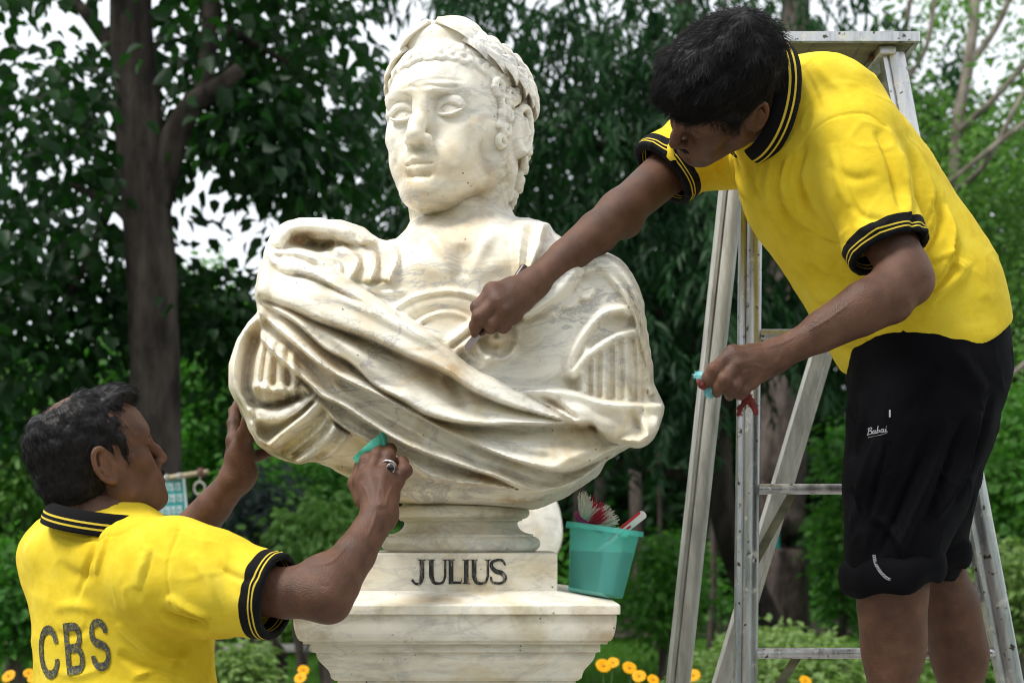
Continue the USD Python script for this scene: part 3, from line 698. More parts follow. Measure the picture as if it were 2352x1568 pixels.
# -- pale trees on the right
rng = np.random.RandomState(4)
keep4 = gaps([(2180, 150, 70, 60, .9), (2240, 230, 50, 50, .8), (2330, 130, 50, 40, .8), (2110, 60, 40, 30, .6), (2300, 30, 50, 30, .6)])
c4 = np.vstack([volume(560, P(2260, 420, 14.5), (1.6, 1.5, 2.6), rng, keep4), volume(220, P(2400, 900, 13.6), (.9, 1.0, 1.5), rng), volume(120, P(2150, 620, 15.0), (.7, .8, 1.2), rng)])
V4, F4 = clump_leaves(c4, 26, (.16, .16, .12), .105, .50, .35, rng, lite=True)
T4 = tree('pale_tree', 'light green tree with pale bare limbs at the right edge', [(P(2190, 1225, 14.0) * (1, 1, 0), .13), (P(2180, 900, 14.0), .10), (P(2195, 340, 13.8), .085), (P(2225, 150, 13.8), .07), (P(2245, -60, 13.9), .055)],
          [[(P(2228, 150, 13.8), .045), (P(2290, 60, 13.7), .035), (P(2330, -30, 13.7), .03)], [(P(2205, 300, 13.75), .04), (P(2290, 220, 13.3), .035), (P(2370, 130, 13.2), .03)], [(P(2180, 450, 13.6), .035), (P(2260, 380, 13.0), .03), (P(2330, 250, 12.9), .025), (P(2380, 160, 12.9), .02)],
           [(P(2120, 470, 13.4), .03), (P(2180, 420, 13.0), .028), (P(2290, 330, 12.9), .03), (P(2370, 270, 12.9), .03)], [(P(2080, 190, 14.2), .03), (P(2130, 100, 14.1), .03), (P(2150, -40, 14.1), .028)], [(P(2090, 0, 14.2), .03), (P(2080, 90, 14.3), .035), (P(2085, 260, 14.3), .04)], [(P(2300, 880, 12.6), .025), (P(2360, 830, 12.5), .03)]],
          (V4, F4), M['bark_pale'], M['leaf_light'], group='trees of the park')
rng = np.random.RandomState(5)
c5 = np.vstack([volume(300, P(2330, 1150, 12.0), (.85, .8, 1.15), rng), volume(160, P(2120, 1230, 14.0), (1.0, .8, 1.0), rng)])
V5, F5 = clump_leaves(c5, 24, (.13, .13, .10), .100, .55, .45, rng)
tree('leafy_shrub', 'tall light green shrub behind the ladder at the right edge', [(P(2330, 1225, 12.0) * (1, 1, 0), .05), (P(2330, 1300, 12.0), .04), (P(2340, 1000, 12.0), .02)], [[(P(2320, 1350, 12.0), .03), (P(2250, 1150, 12.1), .02)]], (V5, F5), M['bark_grey'], M['leaf_mid'], category='shrub')
c5 = volume(110, P(2345, 1370, 10.5), (.42, .4, .42), rng)
V5, F5 = clump_leaves(c5, 20, (.10, .10, .08), .075, .55, .3, rng)
tree('yellowish_shrub', 'low yellowish green shrub by the right ladder foot', [(P(2345, 1225, 10.5) * (1, 1, 0), .03), (P(2345, 1400, 10.5), .025), (P(2345, 1330, 10.5), .01)], [], (V5, F5), M['bark_grey'], M['leaf_bright'], category='shrub')

# -- shrubs and young trees behind the left man and under the bust
rng = np.random.RandomState(6)
SH = [('leafy_shrub', 'mid green shrub between the dark trunk and the bust', (500, 900, 12.5), (.62, .7, 1.0), 210, 24, .11, .55, 'leaf_mid'),
      ('young_tree', 'bright green young tree just left of the bust edge', (480, 800, 15.0), (.6, .6, 1.1), 120, 22, .12, .5, 'leaf_light'),
      ('leafy_shrub', 'fern like green shrub under the left lobe of the bust', (690, 1140, 11.0), (.62, .6, .55), 190, 26, .085, .42, 'leaf_mid'),
      ('grey_leaved_shrub', 'shrub with greyish leaves between the two hands of the left man', (580, 1190, 9.5), (.22, .3, .42), 60, 18, .12, .30, 'leaf_grey'),
      ('leafy_shrub', 'fresh green shrub right above the forearm of the left man', (745, 1230, 9.0), (.34, .3, .24), 60, 20, .085, .5, 'leaf_light'),
      ('leafy_shrub', 'pale green bush at the left edge behind the head of the left man', (20, 1020, 12.0), (.62, .7, 1.0), 200, 24, .10, .5, 'leaf_light'),
      ('leafy_shrub', 'dark bush low at the left edge beside the yellow back', (40, 1380, 9.5), (.32, .4, .42), 100, 22, .085, .55, 'leaf_mid'),
      ('leafy_shrub', 'dark green bush between the bucket and the ladder', (1520, 1350, 12.5), (.46, .6, .55), 100, 22, .10, .5, 'leaf_mid'),
      ('leafy_shrub', 'bushy green plant seen through the ladder beside the grey trunk', (1935, 1180, 12.8), (.17, .4, 1.1), 90, 22, .11, .5, 'leaf_mid'),
      ('young_tree', 'young green tree behind the head of the left man', (210, 900, 14.0), (.9, .7, .9), 170, 22, .11, .5, 'leaf_mid')]
for name, lab, (u, v, D), r, n, per, sz, asp, lf in SH:
    c = P(u, v, D); cc = volume(n, c, r, rng)
    Vs, Fs = clump_leaves(cc, per, (.10, .10, .08), sz, asp, .4, rng)
    b = c * (1, 1, 0)
    st = [[(b + (.02, 0, .1), .022), (c + (r[0] * .4 * s_, 0, r[2] * .2), .014), (c + (r[0] * .7 * s_, 0, r[2] * .7), .006)] for s_ in (-1, 1)]
    tree(name, lab, [(b, .04), (b + (0, 0, c[2] * .5), .03), (c + (0, 0, r[2] * .6), .010)], st, (Vs, Fs), M['bark_grey'], M[lf], category='shrub' if 'shrub' in name else 'tree')

# -- the wood far behind, reading as one mass
rng = np.random.RandomState(8)
n = 10500
x = rng.uniform(-32, 27, n); y = rng.uniform(20, 27, n)
topz = 4.6 + 4.2 * np.clip((x + 3.5) / 3, 0, 1) + 4.5 * np.clip((-x - 10.5) / 4, 0, 1) + (meshkit.fbm(np.stack([x * .35, y * .2, x * 0], 1), 3, 3) - .5) * 2.4
z = topz * rng.uniform(0, 1, n) ** 1.1
Vw, Fw = clump_leaves(np.stack([x, y, z], 1), 13, (.32, .32, .24), .27, .6, .4, rng, lite=True)
n = 4600
x2 = rng.uniform(-30, 24, n); y2 = rng.uniform(26, 31, n); z2 = rng.uniform(0, 4.6, n)
Vw2, Fw2 = clump_leaves(np.stack([x2, y2, z2], 1), 12, (.38, .38, .28), .36, .62, .4, rng, lite=True)
Vw, Fw = join_meshes((Vw, Fw), (Vw2, Fw2))
tag(part('far_wood', (Vw, Fw), M['leaf_deep'], None, smooth=True, kind='stuff'), 'dark mass of far trees closing the park behind the lawn', 'wood', kind='stuff')
n = 1300
x = rng.uniform(-20, 14, n); y = rng.uniform(17.6, 19.5, n); z = rng.uniform(.1, 1.4, n)
Vw, Fw = clump_leaves(np.stack([x, y, z], 1), 12, (.2, .2, .15), .14, .5, .3, rng, lite=True)
tag(part('undergrowth', (Vw, Fw), M['leaf_mid'], None, smooth=True, kind='stuff'), 'undergrowth along the far edge of the lawn', 'undergrowth', kind='stuff')
for k, (u, w_, D) in enumerate(((1370, .07, 16.8), (1455, .09, 17.0), (1508, .03, 15.5), (1630, .04, 15.0), (1325, .10, 17.6), (2010, .05, 16.0))):
    b = P(u, 1225, D) * (1, 1, 0); t = thing('background_tree', ['slim far trunk behind the bucket', 'dark far trunk right of the bucket', 'thin stake at the lawn edge right of the bucket', 'thin pale stem behind the left ladder leg', 'broad far trunk beside the pedestal', 'thin stem behind the black shorts'][k], 'tree trunk', b)
    part('trunk', limb_mesh([b, b + (.05, 0, 1.2), b + (.02 * (-1) ** k, .1, 4.0)], [w_ * 1.15, w_, w_ * .7], k), M['bark_grey' if k % 2 else 'bark_dark'], t, smooth=True, origin=b)

# -- trees added out of view behind the camera to block low sky light
rng = np.random.RandomState(31)
n = 2600
a = rng.uniform(math.pi * .93, math.pi * 2.07, n); rr = rng.uniform(7.5, 10.5, n)
z = rng.uniform(.3, 1, n) ** .9 * (3.2 + 1.0 * np.sin(a * 5.0) + .6 * np.sin(a * 11 + 1))
Vw, Fw = clump_leaves(np.stack([rr * np.cos(a), 2 + rr * np.sin(a), z], 1), 12, (.40, .40, .30), .34, .6, .4, rng, lite=True)
tag(part('added_wood', (Vw, Fw), M['leaf_mid'], None, smooth=True, kind='stuff'), 'added belt of unseen trees behind the camera that blocks low sky light', 'wood', kind='stuff')
# -- lawn edge hedge, gnarled stem, bright shrub beds
rng = np.random.RandomState(9)
n = 1500
xx = rng.uniform(-6, -.3, n); pts_ = np.stack([xx, 16.6 + rng.uniform(-.25, .25, n), .30 * rng.uniform(0.1, 1, n) ** .6], 1)
Vh, Fh = clump_leaves(pts_, 9, (.07, .07, .04), .06, .55, .1, rng, lite=True)
hb = np.array([-3.1, 16.6, 0.0])
hd = thing('low_hedge', 'low clipped bright green hedge along the path behind the left man', 'hedge', hb)
part('foliage', (Vh, Fh), M['leaf_hedge'], hd, smooth=True, origin=hb)
gb = P(640, 1600, 9.0) * (1, 1, 0)
gn = thing('gnarled_stem', 'bent dark stem of a small tree left of the pedestal foot', 'tree', gb)
part('trunk', limb_mesh([gb, P(640, 1568, 9.0), P(650, 1515, 9.0), P(637, 1488, 9.0), P(600, 1455, 9.05), P(575, 1446, 9.1)], [.055, .05, .046, .042, .04, .035], 2), M['bark_dark'], gn, smooth=True, origin=gb)
part('limb', limb_mesh([P(590, 1545, 9.2), P(580, 1500, 9.2), P(566, 1470, 9.15), P(566, 1448, 9.1), P(590, 1446, 9.05)], [.045, .042, .04, .036, .03], 5), M['bark_grey'], gn, smooth=True, origin=gb)
part('limb', limb_mesh([P(640, 1490, 9.0), P(641, 1450, 9.0), P(640, 1415, 9.0)], [.012, .011, .010], 6), M['bark_pale'], gn, smooth=True, origin=gb)
for lab, (u, v, D), r, n in (('bed of pale green leafy shrubs under the ladder rungs', (1800, 1590, 8.0), (.62, .9, .40), 520), ('pale leafy shrub below the right arm of the left man', (555, 1580, 7.5), (.16, .3, .24), 110), ('pale shrub clump at the lawn behind the ladder', (2050, 1600, 9.5), (.9, .7, .34), 260)):
    c = P(u, v, D); cc = volume(n, c, r, rng, shell=.35)
    Vs, Fs = clump_leaves(cc, 16, (.06, .06, .04), .075, .45, .15, rng, up=1.2)
    b = c * (1, 1, 0); t = thing('pale_shrub', lab, 'shrub', b)
    part('foliage', (Vs, Fs), M['leaf_bright'], t, smooth=True, origin=b)
    part('stem', limb_mesh([b, b + (0, 0, c[2] * .6), c], [.03, .02, .01], 4), M['bark_grey'], t, smooth=True, origin=b)
# short grass on the part of the lawn that shows
n = 26000
gy = rng.uniform(9, 17.5, n) ; gx = rng.uniform(-1, 1, n) * gy * .45
gz = np.full(n, -.02)
Vg, Fg = leaves(np.stack([gx, gy, gz], 1), rng.normal(0, .35, (n, 3)) + (0, 0, 1), rng.normal(0, 1, (n, 3)), rng.uniform(.05, .13, n), .14, lite=True)
tag(part('lawn_grass', (Vg, Fg), M['leaf_hedge'], None, smooth=True, kind='stuff'), 'short grass of the lawn behind the pedestal', 'grass', kind='stuff')

# -- orange flowers in front
def flower(u, v, D, rad, tiltd, lab, seed):
    rng = np.random.RandomState(seed); h = P(u, v, D); b = np.array([h[0] + rng.uniform(-.05, .05), h[1] + rng.uniform(-.03, .03), 0])
    t = thing('orange_flower', lab, 'flower', b, group='orange cosmos flowers')
    part('stem', sweep(curve([b, (b + h) / 2 + (rng.uniform(-.02, .02), 0, .05), h - (0, 0, .004)], 16), np.linspace(.0026, .0017, 16), 6), M['stem_green'], t, smooth=True, origin=b)
    ax = unit(np.array(tiltd, float)); e = unit(np.cross(ax, (.3, 1, .2))); g = np.cross(ax, e)
    for k in range(8):
        a = k * math.pi / 4 + rng.uniform(-.1, .1); d = math.cos(a) * e + math.sin(a) * g; w = np.cross(ax, d)
        V, F = [], []
        for i, (s_, ww, up) in enumerate(((.10, .06, 0), (.45, .26, .10), (.80, .38, .12), (1.0, .26, .06))):
            for x in (-1, 0, 1):
                V.append(h + rad * (d * (s_ * (1 - .06 * abs(x)) if i < 3 else s_ * (1 - .05 * (x == 0))) + w * ww * x + ax * (up - .05 * abs(x) + .03 * (k % 2) + rng.uniform(-.02, .02))))
        for i in range(3):
            for j in range(2):
                q = i * 3 + j; F += [(q, q + 1, q + 4), (q, q + 4, q + 3)]
        part('petal', (np.array(V), np.array(F)), M['petal_orange'], t, smooth=True, origin=b)
    m = trimesh.creation.icosphere(subdivisions=1, radius=rad * .17); m.apply_scale((1, 1, .8)); m.apply_translation(h + ax * rad * .10)
    part('centre', m, M['flower_centre'], t, smooth=True, origin=b)
for k, (u, v, D, r_, lab) in enumerate(((697, 1538, 4.1, .026, 'orange flower left of the pedestal foot, upper bloom'), (690, 1556, 4.0, .028, 'orange flower left of the pedestal foot, lower bloom'), (1386, 1528, 4.0, .034, 'orange flower right of the pedestal, leftmost of its row'), (1408, 1521, 4.15, .028, 'orange flower right of the pedestal, highest of its row'),
                                    (1446, 1533, 4.05, .032, 'orange flower right of the pedestal, widest in the middle of its row'), (1468, 1552, 3.95, .030, 'orange flower right of the pedestal, low beside the middle one'), (1500, 1560, 3.95, .026, 'orange flower nearest the left ladder leg'), (1592, 1550, 4.6, .036, 'orange flower among pale leaves between the ladder legs'),
                                    (1850, 1563, 4.4, .030, 'orange flower under the lowest ladder rung'), (20, 1552, 4.2, .032, 'orange flower at the left edge, outer one'), (66, 1545, 4.2, .024, 'orange flower beside the yellow back, upper one'), (76, 1556, 4.1, .026, 'orange flower beside the yellow back, lower one'))):
    flower(u, v, D, r_ * .78, (.2 * (-1) ** k, -.75, .65), lab, 40 + k)

# -- the notice hanging from a pole behind the left man, with a coil of tape
sp = P(390, 1145, 6.4)
sign = thing('notice_board', 'teal notice with white lettering hanging from a bamboo pole behind the left man', 'sign', sp)
ang = math.radians(14); SR = np.array([[math.cos(ang), -math.sin(ang), 0], [math.sin(ang), math.cos(ang), 0], [0, 0, 1]]); roll = math.radians(-5); RR = np.array([[math.cos(roll), 0, math.sin(roll)], [0, 1, 0], [-math.sin(roll), 0, math.cos(roll)]])
MR_ = SR @ RR
place = lambda q: np.asarray(q) @ MR_.T + sp
def sbox(x0, x1, z0, z1, y0, y1):
    m = boxmesh((x1 - x0, y1 - y0, z1 - z0), ((x0 + x1) / 2, (y0 + y1) / 2, (z0 + z1) / 2)); m.vertices = place(m.vertices); return m
part('board', sbox(-.16, .085, -.105, .105, 0, .006), M['sign_teal'], sign, smooth=False, origin=sp)
for bx in ((-.16, .085, .098, .105), (-.16, .085, -.105, -.098), (.074, .085, -.098, .098)):
    part('border', sbox(*bx[:2], bx[2], bx[3], -.003, 0), M['sign_white'], sign, smooth=False, origin=sp)
rl = np.random.RandomState(12)
for row, z in enumerate((.060, .0, -.062)):
    x = -.15
    while x < .060 - .012 * (row == 0):
        w = rl.uniform(.020, .032)
        part('letter_bar', sbox(x, x + w, z + .016, z + .022, -.003, 0), M['sign_white'], sign, smooth=False, origin=sp)
        part('letter_stem', sbox(x + w * .62, x + w * .85, z - .022, z + .016, -.003, 0), M['sign_white'], sign, smooth=False, origin=sp)
        a = np.linspace(.4, 5.6, 10); rr_ = w * .26
        lp = np.array([(x + w * .32 + rr_ * math.cos(t_), -.002, z - .002 + .013 * math.sin(t_)) for t_ in a])
        part('letter_loop', sweep(place(lp), .0034, 6), M['sign_white'], sign, smooth=True, origin=sp)
        x += w + .005
pole = thing('bamboo_pole', 'sloping bamboo pole that carries the teal notice', 'pole', P(420, 1090, 6.38))
part('shaft', sweep([P(250, 1112, 6.5), P(360, 1102, 6.42), P(420, 1092, 6.38), P(478, 1083, 6.34)], [.016, .015, .014, .013], 10), M['bamboo_pole'], pole, smooth=True, origin=P(420, 1090, 6.38))
for u_ in (378, 408):
    part('binding', sweep([P(u_, 1098 - (u_ - 378) * .12, 6.36), P(u_ + 9, 1096 - (u_ - 378) * .12, 6.355)], .0175, 10), M['ring_pale'], pole, smooth=True, origin=P(420, 1090, 6.38))
part('end_knot', sweep([P(458, 1086, 6.34), P(466, 1085, 6.335)], .026, 8), M['iron_rust'], pole, smooth=True, origin=P(420, 1090, 6.38))
rgp = P(459, 1121, 6.30); a = np.linspace(0, 2 * np.pi, 33)
coil = thing('tape_coil', 'pale ring hanging beside the notice under the pole', 'ring', rgp)
for k in range(3):
    part('turn', sweep([rgp + (.031 * math.cos(t_) * .9, .004 * k - .004, .033 * math.sin(t_)) for t_ in a], .0058 - .0008 * k, 8, closed_ends=False), M['ring_pale'], coil, smooth=True, origin=rgp)
part('string', sweep([rgp + (0, 0, .034), P(459, 1088, 6.33)], .0018, 5), M['ring_pale'], coil, smooth=True, origin=rgp)
# ---------------------------------------------------------------- a human head, life size, in its own frame: x to the person's right, y forward, z up
def ear_clay(C, sx, tilt=0.0):
    c = np.array([sx * 0.0735, -0.012, -0.004])
    o = np.array([sx * 1.0, 0, 0])
    t = np.linspace(-2.3, 2.25, 15)
    rim = []
    for a in t:                                             # helix, seen from the side; open towards the face
        y = -0.0165 * math.cos(a) * (1.0 if a > 0 else 1.05) ; z = 0.031 * math.sin(a)
        rim.append(c + np.array([sx * (0.011 + 0.006 * math.cos(a * .5)), y - 0.004 - 0.10 * z, z + 0.002]))
    C.ell(c + o * .008, (0.0095, 0.0185, 0.030), k=0.006)
    C.chain(rim, [0.0030] + [0.0036] * 13 + [0.0034], k=0.005)
    C.ell(c + np.array([sx * .0215, 0.0005, 0.001]), (0.0085, 0.0088, 0.0165), k=0.004, op='sub')
    C.chain([c + np.array([sx * .016, -0.008, 0.017]), c + np.array([sx * .018, -0.0115, 0.0]), c + np.array([sx * .016, -0.006, -0.014])], [0.0026, 0.003, 0.003], k=0.003)
    C.ell(c + np.array([sx * .011, 0.009, -0.003]), (0.006, 0.0042, 0.006), k=0.003)             # tragus
    C.ell(c + np.array([sx * .012, 0.001, -0.028]), (0.0055, 0.0075, 0.0095), k=0.005)           # lobe

def head_clay(h=0.002, neck=True, eye=1.0, lids_down=0.0, fat=0.0, nose=1.0, jaw=1.0, moustache=False, ears=True, neck_pts=None, neck_r=0.058, lo=(-0.105, -0.135, -0.2), hi=(0.105, 0.145, 0.135)):
    C = Clay(lo, hi, h)
    C.ell((0, -0.012, 0.034), (0.0765, 0.098, 0.083), k=0.01)                 # cranium
    C.ell((0, 0.026, 0.028), (0.067, 0.069, 0.076), k=0.035)                   # forehead and mid face
    C.ell((0, 0.034, -0.060), (0.052 * jaw + fat * .5, 0.050, 0.058), k=0.03)             # lower face
    for s in (-1, 1):
        C.cap((s * .056, .000, -.060), (s * .027 * jaw, .067, -.099), .017 + fat * .4, .0155 + fat * .3, k=.03)     # jaw line
        C.cap((s * .060, .004, -.030), (s * .055, .002, -.062), .014, .015 + fat * .3, k=.04)
        C.ell((s * .046, .058, -.024), (.021, .020, .017), k=.022)            # cheek bone
        C.ell((s * .036, .066, -.058), (.018 + fat * .4, .016 + fat * .3, .022), k=.025)         # cheek
        C.cap((s * .058, .050, -.008), (s * .066, .010, -.012), .010, .011, k=.015)
        C.cap((s * .012, .0850, .0225), (s * .044, .074, .025), .0085, .008, k=.022)        # brow
    C.cap((-.008, .077, -.103), (.008, .077, -.103), .0165, k=.022)                  # chin
    C.ell((0, .050, -.108), (.028 * jaw + fat * .6, .034, .016 + fat * .6), k=.02)
    # eye sockets
    for s in (-1, 1):
        C.ell((s * .0325, .0955 - .012 * (eye - 1), .0015 + .012 * (eye - 1)), (.0195 * eye, .0140, .0130 * eye), k=.012, op='sub')
    # nose
    C.chain([(0, .0745, .024), (0, .0915, .004), (0, .1035, -.022), (0, .1095, -.0365)], [.0088, .0076, .0084, .0098], k=.012)
    C.ell((0, .1085, -.040), (.0100, .0100 * nose, .0085), k=.006)
    for s in (-1, 1):
        C.ell((s * .0125, .0975, -.0425), (.0075, .0100, .0078), k=.006)
        C.cap((s * .0165, .092, -.046), (s * .034, .0785, -.066), .003, .002, k=.014, op='sub')    # nasolabial fold
        C.ell((s * .0062, .1005, -.0500), (.0034, .0055, .0036), k=.003, op='sub')
    # eyes
    for s in (-1, 1):
        e = np.array([s * .0322, .0735 - .002 * (eye - 1), .0000])
        C.ell(e + (0, 0, -.0004), (.0140 * eye, .0120, .0120 * eye), k=.0008)
        for top in (1, 0):                                                    # lids as rims over the ball
            t = np.linspace(-1, 1, 13)
            lift = ((.0082 - .0095 * lids_down) if top else -.0056) * eye
            arc = []
            for a in t:
                x = .0150 * a * eye
                z = lift * (1 - abs(a) ** 2.2) - .0004
                y = math.sqrt(max(.0146 ** 2 - x * x * .62 / eye ** 2 - z * z * .8 / eye ** 2, 1e-6))
                arc.append(e + np.array([x, y, z]))
            C.chain(arc, [.0010] + [(.0018 if top else .0015) * (1.3 if eye > 1.1 else 1)] * 11 + [.0010], k=.0010)
            if top:
                C.chain([p + np.array([0, -.0022, .0040]) for p in arc], [.0018] * 13, k=.005)
        C.ell(e + np.array([-s * .0135, .008, -.001]), (.0032, .003, .003), k=.003)
    # mouth
    C.ell((0, .079, -.057), (.024, .0155, .014), k=.016)
    C.ell((0, .078, -.073), (.031, .0190, .021), k=.018)
    C.chain([(-.022, .0880, -.0715), (-.0125, .0955, -.0690), (-.0045, .1000, -.0662), (0, .0996, -.0677), (.0045, .1000, -.0662), (.0125, .0955, -.0690), (.022, .0880, -.0715)], [.0016, .0030, .0036, .0033, .0036, .0030, .0016], k=.003)
    C.chain([(-.019, .0895, -.0750), (-.010, .0950, -.0790), (0, .0972, -.0798), (.010, .0950, -.0790), (.019, .0895, -.0750)], [.0018, .0044, .0054, .0044, .0018], k=.0035)
    C.chain([(-.023, .0905, -.0732), (-.012, .0990, -.0730), (0, .1030, -.0730), (.012, .0990, -.0730), (.023, .0905, -.0732)], [.0006, .0014, .0015, .0014, .0006], k=.0022, op='sub')
    C.cap((-.013, .0955, -.0895), (.013, .0955, -.0895), .0035, k=.008, op='sub')
    if moustache:
        C.chain([(-.025, .086, -.068), (-.013, .0985, -.0610), (0, .1020, -.0590), (.013, .0985, -.0610), (.025, .086, -.068)], [.0025, .0045, .004, .0045, .0025], k=.003)
    if ears:
        for s in (-1, 1):
            ear_clay(C, s)
    if neck:
        pts = neck_pts or [(0, -.030, -.045), (0, -.034, -.100), (0, -.040, -.19)]
        C.chain(pts, [neck_r * .98, neck_r, neck_r * 1.04], k=.022)
        for s in (-1, 1):
            C.cap((s * .058, -.026, -.050), (s * .022, .008, -.185), .014, .013, k=.026)
        C.ell((0, .012, -.148), (.012, .014, .018), k=.02)
    return C
# ---------------------------------------------------------------- the marble bust
BUST_Y = 2.30
def inside(poly, u, v):
    """Even-odd test of the points (u, v) in a polygon."""
    r = np.zeros(u.shape, bool)
    for (x0, y0), (x1, y1) in zip(poly, np.roll(poly, -1, 0)):
        if y0 != y1:
            c = ((y0 > v) != (y1 > v)) & (u < (x1 - x0) * (v - y0) / (y1 - y0) + x0)
            r ^= c
    return r

TORSO_OUTLINE = np.array([(960, 430), (950, 500), (934, 528), (914, 550), (886, 556), (866, 550), (838, 526), (792, 510), (737, 504), (690, 501), (655, 511), (630, 528), (612, 562), (604, 600), (592, 640), (586, 680),
    (596, 716), (570, 745), (546, 780), (532, 820), (525, 852), (528, 895), (548, 930), (572, 985), (592, 1020), (630, 1048), (680, 1062), (728, 1058), (760, 1072), (830, 1112), (905, 1148), (935, 1158), (1000, 1164), (1060, 1166), (1180, 1166), (1240, 1165),
    (1300, 1139), (1376, 1088), (1390, 1058), (1446, 1024), (1476, 1028), (1502, 1006), (1520, 960), (1526, 935), (1511, 902), (1500, 880), (1496, 835), (1483, 750),
    (1474, 682), (1458, 640), (1430, 600), (1400, 582), (1360, 578), (1310, 566), (1272, 534), (1262, 514), (1215, 503), (1184, 505), (1168, 470), (1160, 430)], float)

def inflate(outline, u0, v0, u1, v1, st=5.0, it=700):
    """phi: 0 on the outline, 1 at the deepest point inside, negative outside: the square of a rounded body's thickness."""
    nu, nv = int((u1 - u0) / st) + 1, int((v1 - v0) / st) + 1
    v, u = np.mgrid[0:nv, 0:nu]
    ins = inside(outline, u0 + u * st, v0 + v * st)
    a = np.zeros((nv, nu))
    for _ in range(it):
        b = 0.25 * (np.roll(a, 1, 0) + np.roll(a, -1, 0) + np.roll(a, 1, 1) + np.roll(a, -1, 1)) + 1
        a = np.where(ins, b, 0)
    a /= a.max()
    # continue smoothly below zero outside, with the slope found at the rim
    s = Relief(u0, v0, u1, v1, st)
    dout = ndimage.distance_transform_edt(~ins)
    f = np.where(ins, a, -0.028 * dout)
    s.H = ndimage.zoom(ndimage.gaussian_filter(f, 0.8), (2 * nv - 1) / nv if False else ((2 * nv - 1) / nv, (2 * nu - 1) / nu), order=3, grid_mode=False).astype(np.float32); s.st = st / 2
    return s

